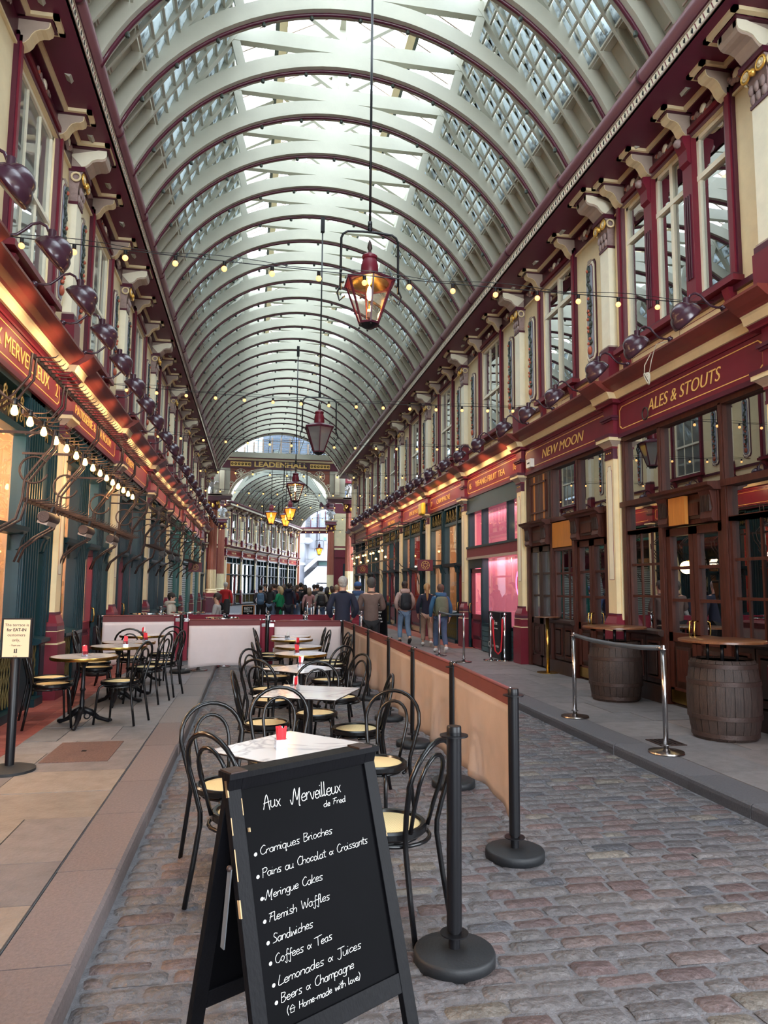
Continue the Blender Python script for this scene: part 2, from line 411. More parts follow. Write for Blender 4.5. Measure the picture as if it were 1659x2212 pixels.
# ================================================================== GROUND
YA, YB = -10.0, 41.0
KL, KR = -0.66, 3.54
def ground():
    b = MB(); b.quad((-30, -10.0, -.007), (30, -10.0, -.007), (30, 125, -.007), (-30, 125, -.007), MORTAR)
    tag(b.build('floor'), kind='structure')
    R = random.Random(3)
    pal = [s2l(112, 108, 110), s2l(104, 100, 103), s2l(120, 114, 114), s2l(97, 93, 97), s2l(112, 88, 86), s2l(104, 78, 78), s2l(118, 98, 95), s2l(78, 82, 92), s2l(134, 124, 112)]
    wt = [8, 8, 8, 6, 5, 4, 5, 1.6, 1.6]
    b = MB(); y = 0.9
    while y < YB:
        d = R.uniform(.098, .125) * (1.0 if y < 16 else 1.7)
        x = KL + .02 - R.uniform(0, .15)
        while x < KR - .03:
            l = R.uniform(.15, .29) * (1.0 if y < 16 else 1.5)
            x0 = max(x, KL + .01); x1 = min(x + l, KR - .01)
            if x1 - x0 > .05:
                t = R.choices(pal, wt)[0]; f_ = R.uniform(.86, 1.08); t = tuple((c * .62 + g_ * .38) * f_ * .78 for c, g_ in zip(t, (.150, .135, .137)))
                g = .007; h = R.uniform(.0, .007); sl = R.uniform(-.004, .004)
                xs = [x0 + g, x0 + g + .022, x1 - g - .022, x1 - g]; ys = [y + g, y + g + .02, y + d - g - .02, y + d - g]
                vs = []
                for i, xx in enumerate(xs):
                    for j, yy in enumerate(ys):
                        e = (i in (0, 3)) + (j in (0, 3))
                        z = h - (0, .012, .02)[e] + sl * (i - 1.5)
                        vs.append((xx + R.uniform(-.006, .006), yy + R.uniform(-.006, .006), z + R.uniform(-.0015, .0015)))
                fs = [(i * 4 + j, (i + 1) * 4 + j, (i + 1) * 4 + j + 1, i * 4 + j + 1) for i in range(3) for j in range(3)]
                b.add(vs, fs, SETT, True, t)
            x += l
        y += d
    tag(b.build('cobbled_street'), kind='structure')
    # kerbs
    for side in (0, 1):
        b = MB(); y = -10.0
        while y < YB:
            l = R.uniform(.75, 1.35)
            if side == 0:
                t = s2l(112, 100, 99) if y < 7.5 else s2l(118, 113, 113)
                x0, x1 = KL - .33 + R.uniform(-.01, .01), KL + R.uniform(-.008, .008)
            else:
                t = s2l(92, 90, 94); x0, x1 = KR + R.uniform(-.012, .012), KR + .32
            f_ = R.uniform(.85, 1.12); t = tuple(c * f_ for c in t)
            edge = .022
            if side == 0:
                pr = [(x0, -.05), (x0, .098), (x1 - edge, .1), (x1 - .005, .085), (x1, .06), (x1, -.05)]
            else:
                pr = [(x0, -.05), (x0, .06), (x0 + .005, .085), (x0 + edge, .1), (x1, .098), (x1, -.05)]
            k = len(pr); vs = [(x, y + .004, z) for x, z in pr] + [(x, min(y + l, YB) - .004, z) for x, z in pr]
            b.add(vs, [(i, (i + 1) % k, k + (i + 1) % k, k + i) for i in range(k)] + [tuple(range(k)), tuple(range(k, 2 * k))], KERBM, False, t)
            y += l
        tag(b.build('kerb_left' if side == 0 else 'kerb_right'), kind='structure')
    # paving slabs
    def slabs(name, x0, x1, near, far, ysw):
        b = MB(); b.box(x0, x1, -10.0, YB, -.05, .086, MORTAR)
        y = -10.0
        while y < YB:
            d = R.uniform(.5, .8); x = x0
            while x < x1 - .02:
                l = R.uniform(.45, 1.0); xe = x + l
                if x1 - xe < .3: xe = x1
                t = R.choice(near if y < ysw else far); f_ = R.uniform(.88, 1.1); t = tuple(c * f_ for c in t)
                z = .098 + R.uniform(-.002, .0025); g = .004
                b.box(x + g, xe - g, y + g, min(y + d, YB) - g, .05, z, SLAB, t)
                x = xe
            y += d
        tag(b.build(name), kind='structure')
    warm = [s2l(118, 110, 108), s2l(112, 106, 106), s2l(136, 124, 114), s2l(110, 104, 104), s2l(122, 114, 110)]
    grey = [s2l(122, 120, 123), s2l(114, 113, 118), s2l(128, 123, 123), s2l(118, 116, 118)]
    dark = [s2l(116, 111, 112), s2l(108, 104, 106), s2l(124, 115, 114), s2l(112, 108, 110)]
    slabs('pavement_left', -2.74, KL - .335, warm, grey, 6.8)
    slabs('pavement_right', KR + .325, 5.62, dark, dark, 6)
    # quarry tiles
    def tiles(x0, x1, y0, y1, name):
        b = MB(); b.box(x0, x1, y0, y1, .08, .101, GROUT)
        s = .152; x = x0
        while x < x1 - .01:
            y = y0
            while y < y1 - .01:
                f_ = R.uniform(.85, 1.12); t = tuple(c * f_ for c in R.choice([s2l(150, 80, 72), s2l(140, 72, 66), s2l(158, 90, 80)]))
                b.box(x + .003, min(x + s, x1) - .003, y + .003, min(y + s, y1) - .003, .09, .1035, TILE, t)
                y += s
            x += s
        tag(b.build(name), kind='structure')
    tiles(-2.73, -2.15, 4.0, 15.0, 'tiled_floor_strip'); tiles(4.95, 5.6, 17.5, 28, 'tiled_floor_strip')
    b = MB(); b.box(-1.76, -1.2, 6.7, 7.5, .06, .106, CAST); b.box(-1.5, -1.46, 7.08, 7.12, .1, .109, BLACK)
    tag(b.build('access_cover'), 'rusty rectangular cast iron access cover set in the left pavement', 'access cover')
    b = MB(); b.box(3.95, 4.22, 6.55, 6.85, .06, .104, IRON)
    for i in range(5):
        b.box(3.98 + i * .048, 4.0 + i * .048, 6.58, 6.82, .1, .107, BLACK)
    tag(b.build('access_cover'), 'small dark grated cover in the right pavement beside the nearer steel post', 'access cover')
ground()

# ================================================================== ROOF
XC, RA, ZC = 1.39, 3.78, 6.53
RIB0, RSP, NR0, NR1 = 7.6, 1.22, -14, 27
def roof():
    def cpt(a, r): return (XC + r * sin(a), ZC + r * cos(a))
    amax = radians(66)
    b = MB(); n = 36; half = .075
    ri, ro = RA + .03, RA + .27
    vs = []; 
    for i in range(n + 1):
        a = -amax + 2 * amax * i / n
        for r in (ri, ro):
            x, z = cpt(a, r)
            for y in (-half, half): vs.append((x, y, z))
    fs = []
    for i in range(n):
        p = i * 4; q = p + 4
        fs += [(p, q, q + 1, p + 1), (p + 2, p + 3, q + 3, q + 2), (p, p + 2, q + 2, q), (p + 1, q + 1, q + 3, p + 3)]
    b.add(vs, fs, ROOFC, False)
    # lower flange wider cream band
    vs = []
    for i in range(n + 1):
        a = -amax + 2 * amax * i / n
        for r in (RA + .0, RA + .05):
            x, z = cpt(a, r)
            for y in (-half - .03, half + .03): vs.append((x, y, z))
    b.add(vs, fs, ROOFC, False)
    b.tube([(cpt(-amax + 2 * amax * i / n, RA - .012)[0], 0, cpt(-amax + 2 * amax * i / n, RA - .012)[1]) for i in range(n + 1)], .030, BURG_D, 8)
    # tie beam, posts, king post and braces
    b.box(XC - 2.02, XC + 2.02, -.06, .06, 10.58, 10.84, ROOFC)
    for sgn in (-1, 1):
        b.bar((XC + sgn * 1.97, 0, 10.8), (XC + sgn * 1.75, 0, 9.95), .11, .14, ROOFC)
        b.bar((XC + sgn * .06, 0, 10.84), (XC + sgn * 1.0, 0, 11.48), .09, .12, ROOFC)
        b.bar((XC + sgn * 2.25, 0, 10.86), (XC, 0, 12.16), .1, .18, ROOFC)
    b.box(XC - .07, XC + .07, -.06, .06, 10.84, 12.1, ROOFC)
    # side rafter following the straight slope over the arch haunch
    for sgn in (-1, 1):
        b.bar((XC + sgn * 3.9, 0, 7.9), (XC + sgn * 1.98, 0, 10.78), .13, .28, ROOFC)
    rib = b.build('roof_rib'); rib['kind'] = 'structure'
    fb = MB()
    for k in range(-5, 6):
        a = radians(k * 11.5); x, z = cpt(a, RA - .06)
        fb.lathe([(.0, -.045), (.028, -.03), (.034, 0), (.02, .03), (.012, .05)], (x, 0, z), LEAFG, 8)
    fit = fb.build('lamp_fitting', rib)
    global RIBT, BAYT
    tr = RIBT = tree_of(rib); rib.location.y = RIB0 + RSP * NR0
    for i in range(NR0 + 1, NR1 + 1):
        c = copy_tree(tr); c.location.y = RIB0 + RSP * i
    # one bay: boarding, rafters, louvres, ridge glazing
    L = RSP
    def sp(sgn, s, up=0):
        """point on slope; s metres up from the foot"""
        d = Vector((-1.7 * sgn, 0, 2.55)).normalized(); nrm = Vector((2.55 * sgn, 0, 1.7)).normalized()
        p = Vector((XC + sgn * 3.7, 0, 8.2)) + d * s + nrm * up
        return p
    SL = sqrt(1.7 ** 2 + 2.55 ** 2)
    bay = empty('roof_bay'); bay['kind'] = 'structure'
    b = MB()
    for sgn in (-1, 1):
        # curved boarding at the haunch
        pts = []
        for i in range(9):
            t = i / 8; p = sp(sgn, -.35 + t * 1.25, .02); a = atan2(p.x - XC, p.z - ZC); x, z = cpt(a, RA + .22)
            k = 1 - t; pts.append((x * k + p.x * t, z * k + p.z * t))
        for i in range(8):
            (xa, za), (xb, zb) = pts[i], pts[i + 1]
            b.add([(xa, 0, za), (xa, L, za), (xb, L, zb), (xb, 0, zb), (xa + .03 * sgn, 0, za + .03), (xa + .03 * sgn, L, za + .03), (xb + .03 * sgn, L, zb + .03), (xb + .03 * sgn, 0, zb + .03)],
                  [(0, 1, 2, 3), (4, 5, 6, 7)], ROOFC)
        # slatted vents in the boarding
        for q in (.22, .62, 1.0):
            for k in range(3):
                p = sp(sgn, .30 + k * .05, -.03); b.obox((p.x, q, p.z), (.02, .16, .03), Matrix.Identity(3), TAUPE)
        # intermediate rafters
        for q in (L / 3, 2 * L / 3):
            a0 = sp(sgn, -.1, -.045); a1 = sp(sgn, SL, -.045)
            b.bar((a0.x, q, a0.z), (a1.x, q, a1.z), .05, .19, ROOFC)
        # longitudinal purlins
        for s_ in (.95, SL):
            p = sp(sgn, s_, .0); b.box(p.x - .05, p.x + .05, 0, L, p.z - .07, p.z + .07, ROOFC)
        # diagonal brace under the upper louvres
        a0 = sp(sgn, 1.9, -.16); a1 = sp(sgn, SL - .05, -.16); b.bar((a0.x, .1, a0.z), (a1.x, L * .62, a1.z), .05, .06, ROOFC)
        # eaves of the lantern light
        b.box(XC + sgn * 2.0 - .05, XC + sgn * 2.0 + .05, 0, L, 10.82, 10.98, ROOFC)
        b.box(XC + sgn * 1.12 - .07, XC + sgn * 1.12 + .07, 0, L, 11.30, 11.44, CREAM)
        b.box(XC + sgn * 1.12 + sgn * .10 - .04, XC + sgn * 1.12 + sgn * .10 + .04, 0, L, 11.34, 11.40, LEAFG)
    b.box(XC - .06, XC + .06, 0, L, 12.05, 12.2, ROOFC)
    bb = b.build('boarding', bay)
    ns = 8; st = (SL - .95) / ns
    g = MB(); lg = MB()
    for sgn in (-1, 1):
        for c in range(3):
            q0 = c * L / 3 + .02; q1 = (c + 1) * L / 3 - .02
            for k in range(ns):
                s0 = .95 + k * st
                lo = sp(sgn, s0, -.10); hi = sp(sgn, s0 + st * 1.0, -.04)
                g.quad((lo.x, q0, lo.z), (lo.x, q1, lo.z), (hi.x, q1, hi.z), (hi.x, q0, hi.z), LOUVG)
                lg.bar((lo.x, q0, lo.z), (lo.x, q1, lo.z), .035, .04, ROOFC)
                if k: up = sp(sgn, s0, -.03); lg.bar((lo.x, (q0 + q1) / 2, lo.z), (up.x, (q0 + q1) / 2, up.z), q1 - q0, .012, ROOFC, (1, 0, .3))
    g.build('louvre_pane', bay); lg.build('louvre_ledge', bay)
    g = MB(); bars = MB()
    for sgn in (-1, 1):
        e = (XC + sgn * 2.28, 10.9); r = (XC, 12.22)
        g.quad((e[0], 0, e[1]), (e[0], L, e[1]), (r[0], L, r[1]), (r[0], 0, r[1]), ROOFG)
        for k in range(3):
            q = k * L / 3 + .1; bars.bar((e[0], q, e[1]), (r[0], q, r[1]), .028, .05, TAUPE)
    g.build('ridge_pane', bay); bars.build('glazing_bar', bay)
    tr = BAYT = tree_of(bay); bay.location.y = RIB0 + RSP * NR0
    for i in range(NR0 + 1, NR1):
        c = copy_tree(tr); c.location.y = RIB0 + RSP * i
roof()
# ================================================================== FACADES
PR = [-1.6, 2.5, 6.55, 10.15, 14.0, 18.06, 22.1, 26.3, 30.5, 34.7, 39.0]
PL = [-1.8, 2.3, 6.4, 10.4, 14.4, 18.7, 23.0, 27.5, 32.2, 36.7, 40.4]
def tfR(u, w, z): return (5.5 - w, u, z)
def tfL(u, w, z): return (-2.72 + w, u, z)
TH = radians(16)
HA = (-2.35, 57.0)
def tfH(u, w, z): return (HA[0] + sin(TH) * u + cos(TH) * w, HA[1] + cos(TH) * u - sin(TH) * w, z)
PH = [0.4, 4.6, 8.8, 13.0, 17.2, 21.4, 25.6]
TF = {'R': tfR, 'L': tfL, 'H': tfH}; PP = {'R': PR, 'L': PL, 'H': PH}
ROTZ = {'R': pi, 'L': 0.0, 'H': -TH}
S_PROF = [(0, 7.50), (.05, 7.505), (.10, 7.53), (.14, 7.575), (.165, 7.63), (.20, 7.675), (.25, 7.70), (.30, 7.705), (.34, 7.73), (.35, 7.76), (.35, 7.80), (0, 7.80)]
C_PROF = [(0, 7.50), (.16, 7.50), (.22, 7.52), (.26, 7.56), (.30, 7.61), (.36, 7.635), (.43, 7.64), (.47, 7.66), (.49, 7.70), (.49, 7.80), (0, 7.80)]
CORNICE = [([(0, 4.44), (.06, 4.44), (.06, 4.47), (.09, 4.50), (0, 4.50)], BURG),
           ([(0, 4.50), (.12, 4.50), (.13, 4.53), (.15, 4.58), (.17, 4.60), (0, 4.60)], CREAM),
           ([(0, 4.60), (.18, 4.60), (.20, 4.62), (.27, 4.66), (.33, 4.71), (.36, 4.73), (.36, 4.76), (0, 4.78)], CORN)]
def pilaster_mesh():
    """local: u=y, w=x (outwards); origin on the wall plane at z=0"""
    tf = lambda u, w, z: (w, u, z)
    def pb(b, h, w, z0, z1, m): b.box(-h, h, -.12, w, z0, z1, m)
    b = MB(tf)
    pb(b, .205, .20, .09, .82, BURG); pb(b, .20, .195, .82, .84, CREAM)
    pb(b, .19, .18, .84, .99, BURG); pb(b, .195, .185, .99, 1.0, CREAM); pb(b, .185, .175, 1.0, 1.06, BURG_D)
    prof = [(.185, .172, 1.06), (.18, .168, 1.10), (.16, .15, 1.15), (.14, .13, 1.20), (.14, .13, 1.23)]
    for (h0, w0, z0), (h1, w1, z1) in zip(prof, prof[1:]):
        b.add([(-h0, -.12, z0), (h0, -.12, z0), (h0, w0, z0), (-h0, w0, z0), (-h1, -.12, z1), (h1, -.12, z1), (h1, w1, z1), (-h1, w1, z1)],
              [(0, 1, 5, 4), (1, 2, 6, 5), (2, 3, 7, 6), (3, 0, 4, 7)], BURG)
    pb(b, .142, .132, 1.22, 1.245, BURG_D)
    pb(b, .125, .12, 1.24, 3.62, CREAM)
    pb(b, .16, .05, .9, 3.9, CREAM)
    pb(b, .135, .13, 3.60, 3.64, BURG_D); pb(b, .128, .125, 3.64, 3.76, BURG_D); pb(b, .14, .14, 3.76, 3.79, BURG)
    for k in (-1, 0, 1): b.ball((k * .06, .127, 3.70), .012, GOLD, 6)
    prof = [(.14, .14, 3.79), (.15, .15, 3.81), (.19, .20, 3.86), (.20, .21, 3.87)]
    for (h0, w0, z0), (h1, w1, z1) in zip(prof, prof[1:]):
        b.add([(-h0, -.12, z0), (h0, -.12, z0), (h0, w0, z0), (-h0, w0, z0), (-h1, -.12, z1), (h1, -.12, z1), (h1, w1, z1), (-h1, w1, z1)],
              [(0, 1, 5, 4), (1, 2, 6, 5), (2, 3, 7, 6), (3, 0, 4, 7)], TAUPE)
    pb(b, .215, .23, 3.87, 3.92, CREAM); pb(b, .225, .24, 3.92, 3.97, BURG_D)
    pb(b, .15, .12, 3.97, 4.46, BURG)
    pb(b, .17, .15, 4.20, 4.23, BURG_D); pb(b, .19, .17, 4.23, 4.27, BURG_D)
    for poly, m in CORNICE:
        b.ext([(w + (.12 if w > 0 else 0), z + .004) for w, z in poly], -.27, .27, m)
    # painted fillet panel on the shaft
    o = [(-.075, 1.75), (.075, 1.75), (.075, 3.42), (.05, 3.44), (.045, 3.50), (-.045, 3.50), (-.05, 3.44), (-.075, 3.42)]
    b.extw(o, .12, .1215, BURG); b.extw([(u * .86, (z - 2.6) * .992 + 2.6) for u, z in o], .12, .1235, PALE)
    # upper order
    pb(b, .165, .18, 4.78, 5.28, BURG); pb(b, .155, .165, 5.28, 5.36, BURG_D); pb(b, .14, .15, 5.36, 5.39, TAUPE)
    pb(b, .13, .12, 5.39, 7.0, PALE)
    p = b.build('pilaster')
    c = MB(tf)
    c.box(-.14, .14, -.05, .135, 6.98, 7.02, BURG_D)
    prof = [(.125, .12, 7.02), (.13, .12, 7.2), (.16, .16, 7.40), (.18, .19, 7.44)]
    for (h0, w0, z0), (h1, w1, z1) in zip(prof, prof[1:]):
        c.add([(-h0, -.02, z0), (h0, -.02, z0), (h0, w0, z0), (-h0, w0, z0), (-h1, -.02, z1), (h1, -.02, z1), (h1, w1, z1), (-h1, w1, z1)],
              [(0, 1, 5, 4), (1, 2, 6, 5), (2, 3, 7, 6), (3, 0, 4, 7)], RELIEF)
    for k in (-1, 0, 1):
        for z in (7.08, 7.18):
            c.ball((k * .09, .125 + (z - 7.05) * .2, z), .045, RELIEF, 8, (1, .5, 1.5))
    for k in (-1, 1):
        for r in (.07, .04):
            c.tube([(k * .12 + r * cos(a) , .19, 7.36 + r * sin(a)) for a in [2 * pi * i / 12 for i in range(12)]], .014, GOLD if r > .05 else CREAM, 6, True)
        c.ball((k * .12, .19, 7.36), .03, CREAM, 8)
        c.tube([(k * .19, .1 + .06 * cos(a), 7.36 + .06 * sin(a)) for a in [2 * pi * i / 12 for i in range(12)]], .016, CREAM, 6, True)
    c.ball((0, .2, 7.33), .045, GOLD, 8)
    c.box(-.2, .2, -.02, .22, 7.44, 7.505, BURG_D)
    c.build('capital', p)
    c = MB(tf)
    c.ext(C_PROF, -.15, .15, TAUPE)
    for k in (-1, 1):
        c.ext([(w, z + .03) for w, z in C_PROF[1:-1]] + [(0, 7.7)], k * .13 - .035, k * .13 + .035, PALE)
    c.ext([(w * .9, z + .012) for w, z in C_PROF[1:8]] + [(.3, 7.72)], -.10, .10, BURG)
    c.box(-.2, .2, 0, .53, 7.80, 7.815, BURG_D)
    c.build('console', p)
    return p
def garland_panel_mesh():
    tf = lambda u, w, z: (w, u, z); R = random.Random(5)
    b = MB(tf); h, z0, z1, c = .15, 5.42, 7.1, .05
    def octo(h, z0, z1, c): return [(-h + c, z0), (h - c, z0), (h, z0 + c * 1.6), (h, z1 - c * 1.6), (h - c, z1), (-h + c, z1), (-h, z1 - c * 1.6), (-h, z0 + c * 1.6)]
    b.extw(octo(h + .025, z0 - .03, z1 + .03, c), 0, .018, BURG_D)
    b.extw(octo(h, z0, z1, c), 0, .035, PALE); b.extw(octo(h - .03, z0 + .03, z1 - .03, c), 0, .038, BURG)
    b.extw(octo(h - .045, z0 + .05, z1 - .05, c * .8), 0, .041, PANELG)
    for k in (z0 - .02, z1 + .02): b.box(-.05, .05, 0, .045, k - .03, k + .03, TAUPE)
    z = z0 + .16
    b.ball((0, .06, z), .06, FRUIT, 10, (1, .6, 1.25)); z += .12
    while z < z1 - .12:
        for k in range(3):
            b.ball((R.uniform(-.05, .05), .055, z + R.uniform(-.03, .03)), .038, LEAFG, 6, (R.uniform(.7, 1.3), .5, R.uniform(.6, 1.3)))
        if R.random() < .5: b.ball((R.uniform(-.035, .035), .068, z), .03, FRUIT, 8)
        z += .07
    b.ball((0, .06, z1 - .1), .05, LEAFG, 8, (.7, .5, 1.3))
    return b.build('garland_panel')
def bracket_mesh():
    tf = lambda u, w, z: (w, u, z); b = MB(tf)
    b.ext(S_PROF, -.075, .075, CREAM); b.ext([(w * .97, z + .004) for w, z in S_PROF], -.077, .077, TAUPE)
    b.box(-.11, .11, 0, .38, 7.80, 7.815, BURG_D)
    return b.build('cornice_bracket')
def relief_mesh():
    tf = lambda u, w, z: (w, u, z); R = random.Random(9); b = MB(tf)
    for i in range(16):
        t = i / 15 * 2 - 1; z = 7.66 - .05 * cos(t * pi) ; r = .028 + .022 * (1 - abs(t))
        b.ball((t * .24, .05, z + R.uniform(-.02, .02)), r, RELIEF if R.random() < .8 else FRUIT, 8, (1, .6, 1))
    b.ball((0, .055, 7.67), .065, PALE, 10, (1, .5, 1.1))
    return b.build('frieze_relief')
def flute_bracket():
    tf = lambda u, w, z: (w, u, z); b = MB(tf)
    b.ext([(0, 4.82), (.06, 4.84), (.07, 5.0), (.12, 5.15), (0, 5.17)], -.06, .06, BURG)
    for k in (-1, 0, 1): b.box(k * .03 - .008, k * .03 + .008, .06, .083, 4.88, 5.02, BURG_D)
    return b.build('sill_bracket')
_P = pilaster_mesh(); _G = garland_panel_mesh(); _B = bracket_mesh(); _F = relief_mesh(); _S = flute_bracket()
PT, GT, BT, FT, ST_ = tree_of(_P), tree_of(_G), tree_of(_B), tree_of(_F), tree_of(_S)
_used = set()
def put(t, side, u, parent):
    o = t[0]
    if id(t) not in _used:
        _used.add(id(t)); c = o; c.parent = parent
    else:
        c = copy_tree(t, parent)
    c.location = TF[side](u, 0, 0); c.rotation_euler = (0, 0, ROTZ[side])
    return c
WIN_N = [0]; DOOR_N = [0]
def upper_window(side, uc, hw, style):
    tf = TF[side]; WIN_N[0] += 1
    root = empty('window_%d' % WIN_N[0], (0, 0, 0)); root['kind'] = 'structure'
    z0, z1 = 5.28, 7.46; b = MB(tf)
    for (e, wd, m, w) in ((.15, .05, BURG_D, .05), (.11, .07, BURG, .075), (.04, .05, GUTT, .045)):
        for s in (-1, 1):
            b.box(uc + s * (hw + e) - wd / 2, uc + s * (hw + e) + wd / 2, -.1, w, z0 - .02, z1 + e + wd / 2, m)
        b.box(uc - hw - e - wd / 2, uc + hw + e + wd / 2, -.1, w, z1 + e - wd / 2, z1 + e + wd / 2, m)
    b.box(uc - hw - .2, uc + hw + .2, -.1, .15, 5.18, 5.25, BURG); b.box(uc - hw - .17, uc + hw + .17, -.1, .12, 5.25, 5.285, BURG_D)
    lights = [(uc - hw, uc + hw)]
    if style == 'triple':
        m0, m1 = uc - hw * .40, uc + hw * .40
        lights = [(uc - hw, m0 - .1), (m0 + .1, m1 - .1), (m1 + .1, uc + hw)]
        for m_ in (m0, m1):
            b.box(m_ - .1, m_ + .1, -.1, .06, z0, z1, BURG)
            for k in (-1, 0, 1): b.box(m_ + k * .045 - .012, m_ + k * .045 + .012, .06, .075, z0 + .3, z1 - .75, BURG_D)
            b.ext([(.05, 7.1), (.11, 7.15), (.12, 7.3), (.17, 7.4), (.17, 7.48), (.05, 7.5)], m_ - .09, m_ + .09, BURG)
            b.ball((m_, .18, 7.42), .06, RELIEF, 8)
    b.build('frame', root)
    s = MB(tf); g = MB(tf)
    for a, c in lights:
        wv = -.05
        for (x0, x1, y0, y1) in ((a, a + .05, z0, z1), (c - .05, c, z0, z1), (a, c, z0, z0 + .07), (a, c, z1 - .05, z1)):
            s.box(x0, x1, wv - .02, wv + .03, y0, y1, PALE)
        if style == 'sash':
            zm = z0 + (z1 - z0) * .46; s.box(a, c, wv - .02, wv + .045, zm - .03, zm + .03, PALE)
            for k in (1, 2):
                x = a + (c - a) * k / 3; s.box(x - .011, x + .011, wv - .01, wv + .02, z0, z1, PALE)
        else:
            zm = z0 + (z1 - z0) * .74; s.box(a, c, wv - .02, wv + .04, zm - .035, zm + .035, PALE)
            if c - a > .7:
                x = (a + c) / 2; s.box(x - .035, x + .035, wv - .01, wv + .035, z0, z1, PALE)
        g.quad((a, -.055, z0), (c, -.055, z0), (c, -.055, z1), (a, -.055, z1), FARG if side == 'H' else PANED if style != 'sash' else BLINDG if side == 'L' else SASHG)
    s.build('sash', root); g.build('pane', root)
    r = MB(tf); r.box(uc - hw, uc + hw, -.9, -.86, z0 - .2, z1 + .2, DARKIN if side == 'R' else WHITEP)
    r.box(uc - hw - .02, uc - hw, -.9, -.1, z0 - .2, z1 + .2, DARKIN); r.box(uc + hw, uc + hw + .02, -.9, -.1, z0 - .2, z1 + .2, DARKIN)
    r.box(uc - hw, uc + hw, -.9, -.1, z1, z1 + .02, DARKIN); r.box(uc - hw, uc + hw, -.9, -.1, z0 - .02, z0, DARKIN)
    r.build('room_behind', root)
    return root
def facade(side):
    tf = TF[side]; P = PP[side]; sof = .75 if side == 'R' else .60
    wins = []
    for i in range(len(P) - 1):
        c = (P[i] + P[i + 1]) / 2; st, hw = 'sash', .68
        if side == 'R' and i == 2: c, st, hw = 8.48, 'triple', 1.2
        elif side == 'R' and i == 3: c, st, hw = 12.2, 'cross', .66
        elif side == 'R' and i == 1: st, hw = 'triple', 1.2
        elif side == 'L' and i == 2: c = 8.75; hw = .75
        wins.append((c, hw, st))
    e0, e1 = (-10.0, 41.0) if side != 'H' else (-.3, 26.0)
    b = MB(tf)
    # upper wall pierced by the windows
    x = e0
    for c, hw, st in wins:
        b.box(x, c - hw, -.15, 0, 4.7, 7.95, CREAM); b.box(c - hw, c + hw, -.15, 0, 4.7, 5.28, CREAM); b.box(c - hw, c + hw, -.15, 0, 7.46, 7.95, CREAM); x = c + hw
    b.box(x, e1, -.15, 0, 4.7, 7.95, CREAM)
    b.box(e0, e1, -.15, 0, 3.9, 4.72, BURG)
    b.box(e0, e1, 0, .02, 7.5, 7.86, BURG_D)              # frieze ground
    b.box(e0, e1, 0, .035, 7.47, 7.50, CREAM)
    b.box(e0, e1, 0, .05, 5.10, 5.17, BURG_D)
    # fine painted fillets on the plinth
    for c, hw, st in wins:
        for a0, a1 in ((c - hw + .1, c - .1), (c + .1, c + hw - .1)):
            b.box(a0, a1, 0, .004, 4.86, 5.05, BURG); b.box(a0 + .012, a1 - .012, 0, .006, 4.872, 5.038, CREAM)
    for poly, m in CORNICE: b.ext(poly, e0, e1, m)
    wall = b.build({'R': 'wall_right', 'L': 'wall_left', 'H': 'wall_back'}[side], kind='structure')
    # soffit, band and gutter
    b = MB(tf); b.box(e0, e1, 0, sof, 7.86, 7.9, SOFF)
    zz = 7.815
    segs = []
    for p in P: segs.append((p, .27, .60))
    for c, hw, st in wins:
        for k in ((-1, 1) if st != 'triple' else (-1, -.36, .36, 1)): segs.append((c + k * (hw + .06), .15, .45))
    segs.sort()
    x = e0
    for c, h, w in segs:
        if c - h > x:
            b.box(x, c - h, .10, .16, zz, zz + .045, CREAM)
            b.box(x, c - h, .0, .11, zz - .02, zz + .045, BURG_D)
        ww = min(w, sof - .06)
        b.box(c - h, c + h, ww - .06, ww, zz, zz + .045, CREAM); b.box(c - h, c - h + .06, .1, ww, zz, zz + .045, CREAM); b.box(c + h - .06, c + h, .1, ww, zz, zz + .045, CREAM)
        x = max(x, c + h)
    b.box(x, e1, .10, .16, zz, zz + .045, CREAM)
    tag(b.build('trim_%d' % {'R': 1, 'L': 2, 'H': 5}[side]), kind='structure')
    b = MB(tf)
    b.box(e0, e1, sof - .03, sof, 7.86, 8.02, PALE); b.box(e0, e1, sof, sof + .012, 7.86, 7.885, TAUPE); b.box(e0, e1, sof, sof + .012, 8.0, 8.02, TAUPE)
    u = e0 + .05; k = 0
    while u < {'R': 30, 'L': 26, 'H': -9}[side]:
        if u > 2:
            if k % 2 == 0:
                b.extw([(u, 7.90), (u + .012, 7.90), (u + .045, 7.985), (u + .033, 7.985)], sof, sof + .005, BURG)
            else:
                for q in range(3): b.box(u + q * .014, u + q * .014 + .007, sof, sof + .005, 7.90 + q * .012, 7.98 - abs(q - 1) * .02, BLACK)
        u += .075; k += 1
    tag(b.build('trim_%d' % {'R': 3, 'L': 4, 'H': 6}[side]), kind='structure')
    b = MB(tf)
    n = 14; vs = []
    prof = [(sof + .02 + .085 * cos(a), 8.13 + .095 * sin(a)) for a in [2 * pi * i / n for i in range(n)]]
    b.ext(prof, e0, e1, GUTT, True); b.box(e0, e1, sof - .25, sof + .02, 8.02, 8.06, BURG_D)
    b.box(e0, e1, -.1, sof - .0, 8.16, 8.2, ROOFC)
    y = -2
    while y < e1:
        b.ext([(w + (.008 if w > sof + .02 else -.008), z + (.008 if z > 8.13 else -.008)) for w, z in prof], y, y + .06, BURG_D, True); y += 2.44
    tag(b.build('gutter'), kind='structure')
    if side != 'H':
        b = MB(tf); b.box(e0, P[0] - .2, -.15, 0, 0, 3.92, BURG if side == 'R' else TEAL); tag(b.build('shopfront'), kind='structure')
    for p in P: put(PT, side, p, wall)
